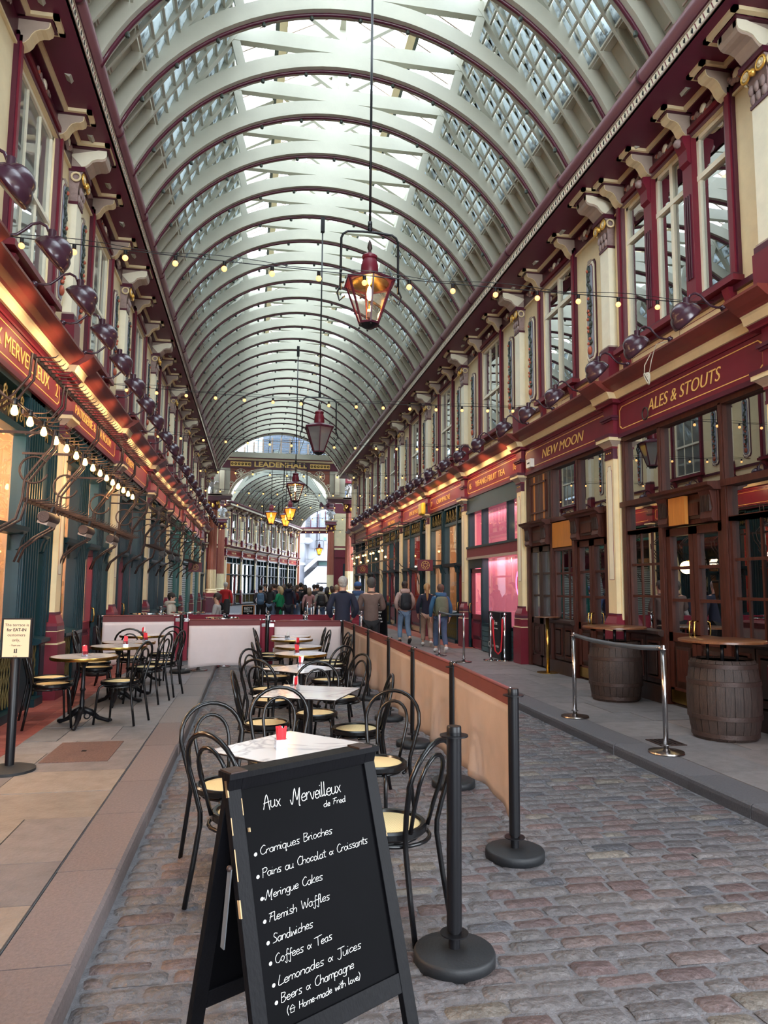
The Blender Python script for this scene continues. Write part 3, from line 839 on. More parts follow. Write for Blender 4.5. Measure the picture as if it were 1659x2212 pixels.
    for i, (c, hw, st) in enumerate(wins):
        upper_window(side, c, hw, st)
        lo, hi = P[i], P[i + 1]
        for a, d in ((lo + .16, c - hw - .2), (c + hw + .2, hi - .16)):
            if d - a > .38: put(GT, side, (a + d) / 2, wall)
        ks = ((-1, 1) if st != 'triple' else (-1, -.36, .36, 1)); us = [c + k * (hw + .06) for k in ks]
        for q in us: put(BT, side, q, wall)
        allp = [lo + .2] + us + [hi - .2]
        for a, d in zip(allp, allp[1:]):
            if d - a > .45: put(FT, side, (a + d) / 2, wall)
        for s in (-1, 1): put(ST_, side, c + s * hw, wall)
    return wall, wins
WALL_R, WINS_R = facade('R')
WALL_L, WINS_L = facade('L')
WALL_H, WINS_H = facade('H')

# ------------------------------------------------------------------ fascia signs
def sign(side, i, label, items, group=None, name='fascia_sign', shear=0.0, line=True, size=.21, boardm=None):
    """items: (text, centre u, width of the word in metres)"""
    tf = TF[side]; P = PP[side]
    u0, u1 = P[i] + .16, P[i + 1] - .16
    b = MB(tf); b.box(u0, u1, 0, .05, 3.96, 4.435, boardm or (BURG if side != 'H' else mat('red_matt_fascia', s2l(138, 40, 44), .8, spec=.1))); b.box(u0, u1, 0, .08, 3.90, 3.96, BURG_D)
    o = b.build(name)
    if line:
        g = MB(tf); e = .015
        for z in (4.035, 4.375): g.box(u0 + .14, u1 - .14, .05, .053, z - .006, z + .006, GOLDL)
        for u in (u0 + .07, u1 - .07): g.box(u - .006, u + .006, .05, .053, 4.09, 4.32, GOLDL)
        for u, s in ((u0 + .07, 1), (u1 - .07, -1)):
            g.extw([(u, 4.32), (u + s * .03, 4.33), (u + s * .07, 4.37), (u + s * .07, 4.382), (u - s * .01, 4.33)], .05, .053, GOLDL)
            g.extw([(u, 4.09), (u + s * .03, 4.08), (u + s * .07, 4.04), (u + s * .07, 4.028), (u - s * .01, 4.08)], .05, .053, GOLDL)
        g.build('gold_line', o)
    for t, uc, wd in items:
        me = text_mesh(t, size / .72 * .74, GOLDL, .008, 'CENTER', shear, -.002)
        xs = [v.co.x for v in me.vertices]; w0 = max(xs) - min(xs)
        for v in me.vertices: v.co.x *= wd / w0
        if side == 'R': place_text(me, (5.5 - .056, uc, 4.205 - size * .36), (0, -1, 0), (0, 0, 1), o)
        elif side == 'L': place_text(me, (-2.72 + .056, uc, 4.205 - size * .36), (0, 1, 0), (0, 0, 1), o)
        else: place_text(me, tfH(uc, .056, 4.205 - size * .36), (sin(TH), cos(TH), 0), (0, 0, 1), o)
    tag(o, label, 'sign', group); return o
s = sign('R', 2, 'long burgundy fascia sign reading ALES & STOUTS in slanted gold letters', [('ALES & STOUTS', 8.32, 1.62)], shear=.25, size=.24)
b = MB(tfR); b.tube([(9.12 + .075 * cos(a), .10, 4.09 + .085 * sin(a)) for a in [2 * pi * i / 20 for i in range(20)]], .013, IRON, 6, True); b.build('cable_loop', s)
s = sign('R', 3, 'burgundy fascia sign reading NEW MOON in slanted gold letters above the pub doors', [('NEW MOON', 12.05, 1.78)], shear=.25, size=.24)
b = MB(tfR); b.box(13.32, 13.56, .05, .13, 4.02, 4.19, WHITEP); b.box(13.38, 13.5, .13, .133, 4.09, 4.12, BLACK)
tag(b.build('alarm_box', None, .02), 'small white alarm box on the NEW MOON sign, left of the letters', 'alarm box')
sign('R', 4, 'burgundy fascia sign reading YIFANG FRUIT TEA between two gold 16 numbers', [('YIFANG FRUIT TEA', 16.1, 2.15), ('16', 17.62, .16), ('16', 14.42, .16)])
sign('R', 5, 'burgundy fascia sign reading CHAMPAGNE lit warm from above', [('CHAMPAGNE', 20.3, 1.5), ('17', 21.7, .14)])
sign('R', 6, 'burgundy fascia sign reading FINE SPIRITS, bright yellow letters', [('FINE SPIRITS', 24.2, 1.6)])
sign('R', 7, 'burgundy fascia sign reading FINE WINES on the right-hand arcade wall', [('FINE WINES', 28.4, 1.5)])
for i in (1, 8, 9): sign('R', i, 'plain burgundy fascia board without words on the right-hand shop wall', [], 'plain fascia boards on the right wall')
sign('L', 2, 'burgundy fascia sign reading AUX MERVEILLEUX with number 2 in gold', [('AUX MERVEILLEUX', 8.48, 2.35), ('2', 10.02, .10)], size=.25)
sign('L', 3, 'burgundy fascia sign reading PATISSERIE & TEA ROOM in gold', [('PATISSERIE & TEA ROOM', 12.4, 2.7)], size=.2)
sign('L', 4, 'burgundy fascia sign reading CREPE in gold beyond the tea room sign', [('CREPE', 15.9, 1.0)], size=.2)
for i in (1, 5, 6, 7, 8, 9): sign('L', i, 'burgundy fascia board without readable words on the left-hand shop wall', [], 'plain fascia boards on the left wall')
for i in range(6): sign('H', i, 'red fascia board with small gold lettering in the far arcade', [('TAILORS', PH[i] + 2.1, 1.2)] if i in (0, 1) else [('LEADENHALL', PH[i] + 2.1, 1.8)] if i == 3 else [('CAFE', PH[i] + 2.1, .8)], 'red fascia boards of the far arcade')
b = MB(tfR); b.box(21.85, 22.35, .2, .34, 3.9, 4.28, mat('yellow_alarm_plastic', s2l(226, 190, 60), .4))
tag(b.build('alarm_box', None, .05), 'yellow alarm box on the pilaster left of the CHAMPAGNE sign', 'alarm box')

b = MB(tfR); WC = mat('white_cord', s2l(206, 200, 184), .7)
b.tube([(8.35, .30, 4.79), (8.5, .36, 4.74), (8.62, .38, 4.62), (8.6, .4, 4.5)], .007, WC, 5); b.tube([(8.05, .33, 4.78), (8.3, .40, 4.80), (8.42, .40, 4.62), (8.5, .4, 4.42)], .006, WC, 5)
for k in range(5): b.tube([(8.5 + (.05 + .01 * k) * cos(a) * .7, .4 + .008 * k, 4.40 + .085 * sin(a + k * .3)) for a in [2 * pi * i / 12 for i in range(12)]], .006, WC, 5, True)
tag(b.build('cord_bundle'), 'coil of pale cord hanging from the cornice above ALES & STOUTS', 'cord')
# ================================================================== SHOPFRONTS
GW = -.045    # glass plane
def interior(side, u0, u1, m, depth=1.6, lamp=None, back=None):
    tf = TF[side]
    b = MB(tf)
    b.box(u0, u1, -depth - .05, -depth, .1, 3.95, back or m)
    b.box(u0 - .02, u0 + .02, -depth, -.12, .1, 3.95, m); b.box(u1 - .02, u1 + .02, -depth, -.12, .1, 3.95, m)
    b.box(u0, u1, -depth, -.1, 3.93, 3.97, m); b.box(u0, u1, -depth, -.1, .08, .12, DARKIN if m is DARKIN else OAK)
    b.build('shop_interior', kind='structure')
    if lamp:
        x, y, z = tf((u0 + u1) / 2, -.75, 3.2); light('shop_light', 'POINT', (x, y, z), lamp[0], lamp[1], .25)
def mullion(b, u, z0, z1, m, w=.07, d=.06):
    d = d * .5
    b.box(u - w / 2, u + w / 2, -.12, d, z0, z1, m)
    b.box(u - w / 2 + .015, u + w / 2 - .015, d, d + .015, z0, z1, m)
def pane(g, a, c, z0, z1, m): g.quad((a, GW, z0), (c, GW, z0), (c, GW, z1), (a, GW, z1), m)
def scrolls(b, u0, u1, z0, z1, w, m, n):
    """pierced scroll fretwork"""
    st = (u1 - u0) / n; h = (z1 - z0)
    for i in range(n):
        c = u0 + (i + .5) * st; s = 1 if i % 2 else -1; r = min(st, h) * .30
        for (dz, rr) in ((.0, r), (.28 * h, r * .6), (-.28 * h, r * .6)):
            b.tube([(c + s * rr * cos(a) * (1 - a / 14), w, (z0 + z1) / 2 + dz + rr * sin(a) * (1 - a / 14)) for a in [k * .75 for k in range(9)]], .009, m, 4, False, False)
        b.tube([(c - st / 2, w, z0 + .02), (c - st / 4, w, (z0 + z1) / 2), (c, w, z1 - .02), (c + st / 4, w, (z0 + z1) / 2), (c + st / 2, w, z0 + .02)], .008, m, 4, False, False)
def panelled(b, u0, u1, z0, z1, w, m, m2, inset=.06):
    b.box(u0, u1, -.12, w, z0, z1, m)
    b.box(u0 + inset, u1 - inset, w, w + .018, z0 + inset, z1 - inset, m2)
    b.box(u0 + inset + .03, u1 - inset - .03, w + .018, w + .006, z0 + inset + .03, z1 - inset - .03, m)
    b.box(u0 + inset + .05, u1 - inset - .05, w + .006, w + .03, z0 + inset + .05, z1 - inset - .05, m)
def grid_window(b, g, u0, u1, z0, z1, nc, nr, m, gm):
    b.box(u0, u1, -.12, .02, z0 - .05, z0, m); b.box(u0, u1, -.12, .02, z1, z1 + .05, m)
    for k in range(nc + 1):
        u = u0 + (u1 - u0) * k / nc; t = .035 if k in (0, nc) else .014
        b.box(u - t, u + t, -.1, .0 if k in (0, nc) else -.03, z0, z1, m)
    for k in range(1, nr):
        z = z0 + (z1 - z0) * k / nr; b.box(u0, u1, -.1, -.025, z - .017, z + .017, m)
    pane(g, u0, u1, z0, z1, gm)
def door(side, u0, u1, z1, leafs, m, m2, gm, z0=.13, glass_from=1.05, nr=3, kick=BRASS, handle=True, frost=False, wv=0.0):
    tf = TF[side]; DOOR_N[0] += 1
    root = empty('door_%d' % DOOR_N[0]); root['kind'] = 'structure'
    wd = (u1 - u0) / leafs
    for k in range(leafs):
        a, c = u0 + k * wd + .006, u0 + (k + 1) * wd - .006
        b = MB(tf); g = MB(tf)
        b.box(a, a + .085, -.08, wv, z0, z1, m); b.box(c - .085, c, -.08, wv, z0, z1, m); b.box(a, c, -.08, wv, z1 - .1, z1, m)
        b.box(a, c, -.08, wv, z0, z0 + .2, m); b.box(a, c, -.08, wv, glass_from - .12, glass_from, m); b.box(a + .08, c - .08, -.07, -.03, z0 + .2, glass_from - .1, m2)
        panel = (a + .13, c - .13, z0 + .26, glass_from - .18)
        b.box(panel[0], panel[1], -.03, .0, panel[2], panel[3], m2); b.box(panel[0] + .04, panel[1] - .04, 0, .012, panel[2] + .04, panel[3] - .04, m)
        for q in range(1, nr):
            z = glass_from + (z1 - .1 - glass_from) * q / nr; b.box(a, c, -.07, -.01, z - .02, z + .02, m)
        g.quad((a + .08, -.04, glass_from), (c - .08, -.05, glass_from), (c - .08, -.05, z1 - .1), (a + .08, -.05, z1 - .1), gm)
        lf = b.build('leaf', root); g.build('pane', root)
        if kick:
            kb = MB(tf); kb.box(a + .02, c - .02, wv, wv + .006, z0 + .01, z0 + .17, kick); kb.build('kick_plate', root)
        if handle:
            u = c - .045 if (k == 0 and leafs > 1) or leafs == 1 else a + .045
            h = MB(tf); h.tube([(u, wv, .98), (u, wv + .05, .99), (u, wv + .06, 1.1), (u, wv + .05, 1.21), (u, wv, 1.22)], .011, BRASS, 8); h.build('handle', root)
    return root
def hood(b, u0, u1, z, m, brackets=True):
    b.box(u0, u1, -.1, .05, z - .42, z - .05, m)
    b.ext([(0, z - .05), (.14, z - .05), (.17, z - .02), (.22, z), (.23, z + .04), (0, z + .06)], u0 - .06, u1 + .06, m)
    if brackets:
        for u in (u0 + .13, u1 - .13):
            b.ext([(.05, z - .42), (.10, z - .42), (.13, z - .38), (.12, z - .32), (.10, z - .26), (.13, z - .10), (.15, z - .05), (.05, z - .05)], u - .11, u + .11, m)
            for k in range(-3, 4): b.box(u + k * .027 - .006, u + k * .027 + .006, .10, .135, z - .30, z - .10, PUBD)
        b.box(u0 + .3, u1 - .3, .05, .07, z - .36, z - .12, PUBD); b.box(u0 + .34, u1 - .34, .06, .085, z - .32, z - .16, m)
def shop_root(): 
    r = empty('shopfront'); r['kind'] = 'structure'; return r
def pub_bay1():
    r = shop_root(); b = MB(tfR); g = MB(tfR); u0, u1 = 6.7, 10.0
    b.box(u0, u1, -.12, .03, 3.84, 3.95, PUBW)
    for u in (9.9, 8.93, 7.60, 6.74): mullion(b, u, 2.9, 3.86, PUBW, .08, .03)
    b.box(u0, u1, -.12, .05, 2.84, 2.92, PUBW)
    for a, c in ((8.97, 9.86), (7.64, 8.89), (6.78, 7.56)): pane(g, a, c, 2.92, 3.84, PANED)
    for u in (9.9, 8.93, 7.58, 6.74): mullion(b, u, .1, 2.86, PUBW, .12, .045)
    for a, c in ((8.99, 9.84), (6.80, 7.52)):
        b.box(a, c, -.1, .02, 2.42, 2.48, PUBW); pane(g, a, c, 2.48, 2.84, PANED)
        grid_window(b, g, a, c, 1.06, 2.42, 3, 3, PUBW, PANED)
        b.ext([(0, .98), (.08, .98), (.12, 1.01), (.12, 1.05), (0, 1.07)], a - .06, c + .06, PUBD)
        n = 2
        for k in range(n): panelled(b, a + (c - a) * k / n + .01, a + (c - a) * (k + 1) / n - .01, .34, .97, .02, PUBD, PUBW)
        b.box(a - .07, c + .07, -.1, .09, .1, .32, PUBD)
    hood(b, 7.66, 8.86, 2.86, PUBW)
    b.build('frame', r); g.build('pane', r)
    o = MB(tfR); o.box(8.2, 8.56, .09, .14, 2.44, 2.80, OAK); o.build('oak_board', r)
    door('R', 7.66, 8.86, 2.42, 2, PUBW, PUBD, PANED, kick=BRASS)
    interior('R', u0, u1, DARKIN)
def pub_bay2():
    r = shop_root(); b = MB(tfR); g = MB(tfR); u0, u1 = 10.3, 13.85
    b.box(u0, u1, -.12, .03, 3.84, 3.95, PUBW)
    b.box(12.62, 13.8, -.12, .02, 2.92, 3.84, PUBD)
    for k in range(15):
        u = 12.66 + k * .078; b.box(u, u + .066, .02, .032, 2.95, 3.82, PUBW if k % 3 else OAK if k % 2 else PUBD)
    for (x0, x1, y0, y1) in ((12.8, 13.6, 3.08, 3.11), (12.8, 13.6, 3.66, 3.69), (12.8, 12.83, 3.08, 3.69), (13.57, 13.6, 3.08, 3.69)): b.box(x0, x1, .032, .05, y0, y1, PUBW)
    for u in (12.58, 11.5, 10.36): mullion(b, u, 2.9, 3.86, PUBW, .08, .03)
    for a, c in ((11.54, 12.54), (10.4, 11.46)): pane(g, a, c, 2.92, 3.84, PANED)
    b.box(u0, u1, -.12, .05, 2.84, 2.92, PUBW)
    hood(b, 12.66, 13.72, 2.86, PUBW); hood(b, 10.55, 11.6, 2.86, PUBW)
    for u in (13.78, 12.6, 11.66, 10.42): mullion(b, u, .1, 2.86, PUBW, .12, .045)
    a, c = 11.72, 12.54
    grid_window(b, g, a, c, 1.06, 2.30, 3, 3, PUBW, PANED)
    b.ext([(0, .98), (.08, .98), (.12, 1.01), (.12, 1.05), (0, 1.07)], a - .06, c + .06, PUBD)
    for k in range(2): panelled(b, a + (c - a) * k / 2 + .01, a + (c - a) * (k + 1) / 2 - .01, .34, .97, .02, PUBD, PUBW)
    b.box(a - .07, c + .07, -.1, .09, .1, .32, PUBD)
    b.build('frame', r); g.build('pane', r)
    o = MB(tfR); o.box(11.72, 12.54, -.02, .04, 2.36, 2.82, OAK); o.build('oak_board', r)
    door('R', 12.68, 13.68, 2.42, 2, PUBD, PUBD, glassy('grey_obscured_glass', (.3, .32, .32), .4, .5, .2, (.3, .32, .32)), kick=PUBD, handle=False)
    door('R', 10.52, 11.58, 2.42, 2, PUBW, PUBD, PANED, kick=BRASS)
    interior('R', u0, u1, DARKIN)
def tea_bay():
    r = shop_root(); b = MB(tfR); g = MB(tfR); u0, u1 = 14.2, 17.88
    b.box(u0, u1, -.12, .06, 3.52, 3.92, TEAL); b.box(u0, u1, -.1, .09, 3.50, 3.56, TEAL)
    for u in (17.84, 16.72, 14.95, 14.24): mullion(b, u, 2.6, 3.52, TEAL, .09, .05)
    b.box(u0, u1, -.12, .07, 2.36, 2.62, BURG); b.box(u0, u1, -.1, .09, 2.60, 2.65, TEAL); b.box(u0, u1, -.1, .09, 2.32, 2.38, TAUPE)
    pane(g, u0, u1, 2.62, 3.52, PANE); pane(g, 14.2, 16.7, .76, 2.34, PANE)
    for u in (17.82, 16.76, 14.22): mullion(b, u, .1, 2.36, TEAL, .12, .05)
    b.box(14.2, 16.7, -.12, .04, .70, .77, TEAL)
    for k in range(5): b.box(14.2, 16.7, -.1, .03 + (.02 if k % 2 else .02), .12 + k * .118, .12 + k * .118 + .105, mat('slate_teal_slat', s2l(52, 84, 92), .4))
    b.box(16.8, 17.8, -.1, .03, 2.1, 2.34, TEAL)
    b.build('frame', r); g.build('pane', r)
    door('R', 16.86, 17.74, 2.08, 1, BURG, BURG_D, PANE, kick=None, glass_from=.95, nr=1)
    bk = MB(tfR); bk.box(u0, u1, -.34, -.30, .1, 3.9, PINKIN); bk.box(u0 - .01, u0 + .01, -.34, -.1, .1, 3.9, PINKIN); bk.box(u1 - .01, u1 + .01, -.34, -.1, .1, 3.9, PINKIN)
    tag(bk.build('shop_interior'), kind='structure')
    for z, e in ((2.3, 9), (3.5, 5)):
        o = light('shop_light', 'AREA', (5.5 + .2, 16, z - .02), e, (1, .56, .64), 3.4, (0, 0, 0)); o.data.shape = 'RECTANGLE'; o.data.size = .12; o.data.size_y = 3.3
    # neon sign in the window
    n = MB(tfR)
    n.lathe([(.0, 0), (.26, 0), (.26, .02), (0, .02)], (14.72, -.2, 1.72), BURG, 28, 'y')
    s = n.build('neon_window_sign')
    q = MB(tfR); q.tube([(14.72 + .25 * cos(a), -.165, 1.72 + .3 * sin(a)) for a in [2 * pi * i / 28 for i in range(28)]], .014, NEON, 8, True)
    q.tube([(14.72 + .13 * cos(a) + .02, -.165, 1.86 + .09 * sin(a)) for a in [2 * pi * i / 20 for i in range(17)]], .012, NEON, 8)
    q.tube([(14.72 + .15 * cos(a), -.165, 1.60 + .08 * sin(a)) for a in [2 * pi * i / 20 for i in range(3, 20)]], .012, NEON, 8); q.build('neon_tube', s)
    q = MB(tfR)
    for (p0, p1) in (((-.10, .04), (.05, .10)), ((-.08, -.04), (.09, .02)), ((0, .12), (-.05, -.10)), ((.06, .12), (.02, -.1)), ((-.1, -.08), (.0, -.02))):
        q.tube([(14.72 + p0[0], -.16, 1.72 + p0[1]), (14.72 + p1[0], -.16, 1.72 + p1[1])], .012, NEONW, 6)
    q.build('neon_lettering', s)
    tag(s, 'round pink and white neon sign glowing inside the pink tea shop window', 'neon sign')
def green_bay(side, i, cells, glass=PANE, inner=WARMIN, lamp=None, doors=(), scroll=True, ledge=2.25, back=None, depth=1.6, shutter=False, tm=None, riser_z=.86):
    """cells: list of (ua, ub, kind) kind in w(indow)/d(oor)/s(olid post)"""
    tm = tm or TEAL
    tf = TF[side]; P = PP[side]
    u0, u1 = P[i] + .16, P[i + 1] - .16
    r = shop_root(); b = MB(tf); g = MB(tf)
    b.box(u0, u1, -.12, .04, 3.84, 3.92, tm); b.box(u0, u1, -.12, .03, 3.36, 3.44, tm)
    b.box(u0, u1, -.14, -.12, 3.44, 3.84, DARKIN)
    sc = MB(tf)
    for (a, c, k) in cells:
        if k == 's':
            b.box(a, c, -.12, .04, .1, 3.9, tm)
            n = max(1, int((c - a) / .09))
            for q in range(n + 1):
                u = a + (c - a) * (q / n if n else 0); b.box(max(a, u - .014), min(c, u + .014), .04, .058, .9, 3.84, tm)
            continue
        mullion(b, a, .1, 3.84, tm, .08, .05); mullion(b, c, .1, 3.84, tm, .08, .05)
        if scroll: scrolls(sc, a + .05, c - .05, 3.45, 3.83, .0, OGOLD, max(2, int((c - a) / .28)))
        pane(g, a, c, ledge + .05, 3.38, glass)
        b.ext([(-.1, ledge - .06), (.05, ledge - .06), (.1, ledge - .02), (.11, ledge + .03), (-.1, ledge + .05)], a, c, tm)
        for u in (a + .08, c - .08): b.ext([(0, ledge - .24), (.04, ledge - .22), (.06, ledge - .12), (.09, ledge - .06), (0, ledge - .06)], u - .04, u + .04, tm)
        if k == 'w':
            pane(g, a, c, riser_z + .1, ledge - .05, glass)
            b.ext([(-.1, riser_z), (.1, riser_z), (.15, riser_z + .03), (.15, riser_z + .07), (-.1, riser_z + .12)], a - .04, c + .04, tm)
            b.box(a, c, -.12, -.02, .1, riser_z, BLACK)
            b.box(a - .02, c + .02, -.1, .1, .1, .2, tm)
            n = max(2, int((c - a) / .09))
            for q in range(n):
                ua = a + (c - a) * (q + .5) / n
                sc.tube([(ua, .0, .22), (ua + .03, .0, .38), (ua - .03, .0, .54), (ua + .03, .0, .7), (ua, .0, riser_z)], .008, OGOLD, 4, False, False)
                sc.tube([(ua, .0, .22), (ua - .03, .0, .38), (ua + .03, .0, .54), (ua - .03, .0, .7), (ua, .0, riser_z)], .008, OGOLD, 4, False, False)
        elif k == 'd':
            door(side, a + .04, c - .04, ledge - .06, 1, BURG, BURG_D, glass, kick=BRASS if side == 'R' else None, glass_from=1.0, nr=1)
        elif k == 'r':
            n = 30
            for q in range(n):
                z = .12 + (ledge - .2) * q / n; b.box(a, c, -.08, -.03 + .0, z, z + (ledge - .2) / n * .7, mat('pale_roller_shutter', s2l(150, 170, 168), .4, .3))
    b.build('frame', r)
    if g.v: g.build('pane', r)
    if sc.v: sc.build('fretwork', r)
    interior(side, u0, u1, inner, depth, lamp, back)
    return r
pub_bay1(); pub_bay2(); tea_bay()
WL = (1.0, .74, .50)
green_bay('L', 2, [(6.6, 9.02, 'w'), (9.02, 9.6, 's'), (9.66, 9.98, 'w'), (9.98, 10.24, 's')], lamp=(95, WL))
green_bay('L', 3, [(10.56, 10.8, 's'), (10.86, 11.75, 'w'), (11.75, 12.2, 's'), (12.26, 13.1, 'd'), (13.1, 13.5, 's'), (13.56, 14.1, 'w')], lamp=(70, WL))
green_bay('L', 4, [(14.6, 15.1, 's'), (15.15, 16.0, 'd'), (16.0, 16.4, 's'), (16.45, 17.6, 'w'), (17.6, 18.1, 's'), (18.15, 18.5, 'w')], inner=REDIN, lamp=(30, WL))
green_bay('L', 5, [(18.9, 19.4, 's'), (19.45, 20.6, 'w'), (20.6, 21.2, 's'), (21.25, 22.8, 'w')], inner=DARKIN, lamp=None)
green_bay('L', 6, [(23.2, 25.9, 'r'), (25.9, 26.4, 's'), (26.45, 27.3, 'w')], inner=DARKIN, tm=TEAL2, scroll=False, ledge=2.5)
green_bay('L', 7, [(27.7, 30.8, 'r'), (30.8, 31.9, 's')], inner=DARKIN, tm=TEAL2, scroll=False, ledge=2.5)
green_bay('L', 8, [(32.4, 35.5, 'r'), (35.5, 36.5, 's')], inner=DARKIN, tm=TEAL2, scroll=False, ledge=2.5)
green_bay('L', 9, [(36.9, 40.2, 'w')], inner=WARMIN, lamp=(20, WL), scroll=False)
green_bay('L', 1, [(2.5, 6.2, 'w')], lamp=(200, WL)); green_bay('L', 0, [(-1.6, 2.1, 'w')], inner=DARKIN)
green_bay('R', 5, [(18.25, 18.9, 'd'), (18.95, 20.25, 'w'), (20.25, 20.5, 's'), (20.55, 21.9, 'w')], lamp=(28, WL))
green_bay('R', 6, [(22.3, 23.1, 'w'), (23.1, 23.3, 's'), (23.35, 24.9, 'd'), (24.95, 26.1, 'w')], inner=REDIN, lamp=(28, WL))
green_bay('R', 7, [(26.5, 27.6, 'w'), (27.65, 28.8, 'd'), (28.85, 30.3, 'w')], inner=REDIN, lamp=(30, WL))
green_bay('R', 8, [(30.7, 32.2, 'w'), (32.25, 33.2, 'd'), (33.25, 34.5, 'w')], inner=WARMIN, lamp=(20, WL))
green_bay('R', 9, [(34.9, 36.6, 'w'), (36.65, 38.8, 'w')], inner=WARMIN, lamp=(20, WL), scroll=False)
b = MB(tfR); b.box(2.7, 6.4, -.1, -.02, .1, 3.9, PUBW); b.build('shopfront', kind='structure')
# round wall globe inside the pub window
b = MB(); b.ball((5.95, 9.1, 1.92), .09, BACKL, 16); b.tube([(6.4, 9.1, 2.02), (6.1, 9.1, 2.05), (5.95, 9.1, 2.01)], .012, BRASS, 6)
tag(b.build('globe_wall_lamp'), 'small lit globe lamp seen through the small panes of the pub window', 'lamp')
# painted chandelier glow in the tea shop transom
b = MB()
for k in range(5): b.ball((5.72, 14.62 + k * .05, 3.0 + .012 * (k % 2)), .03, BACKL, 8)
b.tube([(5.72, 14.6, 2.97), (5.72, 14.86, 2.97)], .02, BRASS, 6); b.tube([(5.72, 14.72, 3.0), (5.72, 14.72, 3.6)], .008, BRASS, 6)
tag(b.build('bar_lamp'), 'gold hanging lamp behind the upper pane of the pink tea shop', 'lamp')
# lettering on the wine shop glass
place_text(text_mesh('AMATHUS', .17, WHITEP, .002), (5.5 + .07, 19.45, 1.66), (0, -1, 0), (0, 0, 1), None, 'window_lettering')
tag(D.objects['window_lettering'], 'white AMATHUS lettering on the lower glass of the wine shop window', 'lettering')
# gilt ornament on champagne shop glass
b = MB(tfR); 
for k in range(16):
    a = 2 * pi * k / 16; b.tube([(19.3 + .1 * cos(a), -.07, 2.95 + .16 * sin(a)), (19.3 + .2 * cos(a + .2), -.07, 2.95 + .36 * sin(a + .2))], .012, WHITEP, 4)
b.tube([(19.3 + .22 * cos(a), -.07, 2.95 + .4 * sin(a)) for a in [2 * pi * i / 24 for i in range(24)]], .012, WHITEP, 4, True)
tag(b.build('etched_emblem'), 'white oval etched emblem on the upper glass of the wine shop', 'emblem')
# hanging signs
def hang_sign(loc, w, h, label):
    b = MB(); x, y, z = loc
    b.box(x - w / 2, x + w / 2, y - .015, y + .015, z - h / 2, z + h / 2, BURG); o = b.build('hanging_sign', None, .006)
    e = MB()
    for r in (.12, .055): e.tube([(x + r * cos(a), y - .02, z + r * sin(a)) for a in [2 * pi * i / 24 for i in range(24)]], .006, GOLDL, 5, True)
    for k in range(8): a = pi * k / 4; e.tube([(x + .055 * cos(a), y - .02, z + .055 * sin(a)), (x + .12 * cos(a), y - .02, z + .12 * sin(a))], .005, GOLDL, 4)
    e.build('emblem', o)
    r = MB(); s = 1 if x > 1 else -1; r.tube([(x + s * w / 2, y, z + h / 2 - .03), (5.5 if x > 1 else -2.7, y, z + h / 2 - .03)], .012, BLACK, 6); r.build('bracket_arm', o)
    tag(o, label, 'sign')
hang_sign((4.98, 20.6, 2.26), .46, .33, 'wine red hanging sign with round gold emblem nearer the camera, outside the wine shop')
hang_sign((4.98, 33.0, 2.42), .5, .38, 'farther of two wine red hanging signs with round gold emblem on the right wall')
hang_sign((-2.2, 28.2, 2.3), .5, .36, 'wine red hanging sign on the left wall near the shutters')

# ------------------------------------------------------------------ gooseneck lamps
def gooseneck():
    root = empty('gooseneck_lamp')
    b = MB(); b.tube([(-.02, 0, 0), (.08, 0, -.005), (.15, 0, .01), (.21, 0, .06), (.27, 0, .12), (.34, 0, .14), (.40, 0, .11), (.425, 0, .05), (.43, 0, 0)], .014, PLUM, 8); b.lathe([(.0, .075), (.036, .075), (.036, -.02), (.0, -.02)], (.45, 0, 0), PLUM, 14)
    b.lathe([(.03, -.03), (.035, 0), (.03, .02)], (-.01, 0, 0), PLUM, 8); b.build('arm', root)
    prof = [(.0, .165), (.04, .162), (.08, .145), (.108, .115), (.122, .082), (.126, .072), (.15, .055), (.17, .018), (.179, -.03), (.18, -.055)]
    d = MB(); d.lathe(prof, (0, 0, 0), PLUM, 24); dome = d.build('dome', root)
    i = MB(); i.lathe([(r - .006, z - .004) for r, z in prof[1:]], (0, 0, 0), LAMPIN, 24); inn = i.build('dome_lining', root)
    for o in (dome, inn):
        o.location = (.475, 0, -.14); o.rotation_euler = (0, radians(46), 0)
    return root
g0 = gooseneck(); GNT = tree_of(g0); GN0 = [True]
_dark = None
def put_goose(side, u, lit, label, group=None):
    if GN0[0]: c = g0; GN0[0] = False
    else: c = copy_tree(GNT)
    c.location = (5.5 - .36, u, 4.79) if side == 'R' else (-2.72 + .36, u, 4.79)
    c.rotation_euler = (0, 0, pi if side == 'R' else 0)
    tag(c, label, 'lamp', group)
    if not lit:
        for k in kids(c):
            if k.name.startswith('dome_lining'):
                k.data = k.data.copy(); k.data.materials[0] = PLUM
    else:
        s = -1 if side == 'R' else 1
        x = (5.5 if side == 'R' else -2.72) + s * .78
        o = light('lamp_glow', 'SPOT', (x - s * .04, u, 4.60), 22, (1, .64, .34), .05, None, radians(125))
        o.rotation_euler = Vector((-s * .62, 0, -.55)).to_track_quat('-Z', 'Y').to_euler()
GL_R = [(7.0, 0, 'over the STOUTS end of the ALES & STOUTS sign'), (8.05, 0, 'over the middle of ALES & STOUTS'), (9.1, 0, 'over the left end of ALES & STOUTS'),
        (10.54, 0, 'over the right end of NEW MOON'), (11.7, 0, 'over the MOON letters of NEW MOON'), (12.9, 0, 'over the left end of NEW MOON'),
        (14.5, 1, 'over the right end of YIFANG FRUIT TEA'), (15.9, 1, 'over the middle of YIFANG FRUIT TEA'), (17.2, 1, 'over the left end of YIFANG FRUIT TEA'),
        (18.8, 1, 'over the right end of CHAMPAGNE'), (20.1, 1, 'over the middle of CHAMPAGNE'), (21.3, 1, 'over the left end of CHAMPAGNE')]
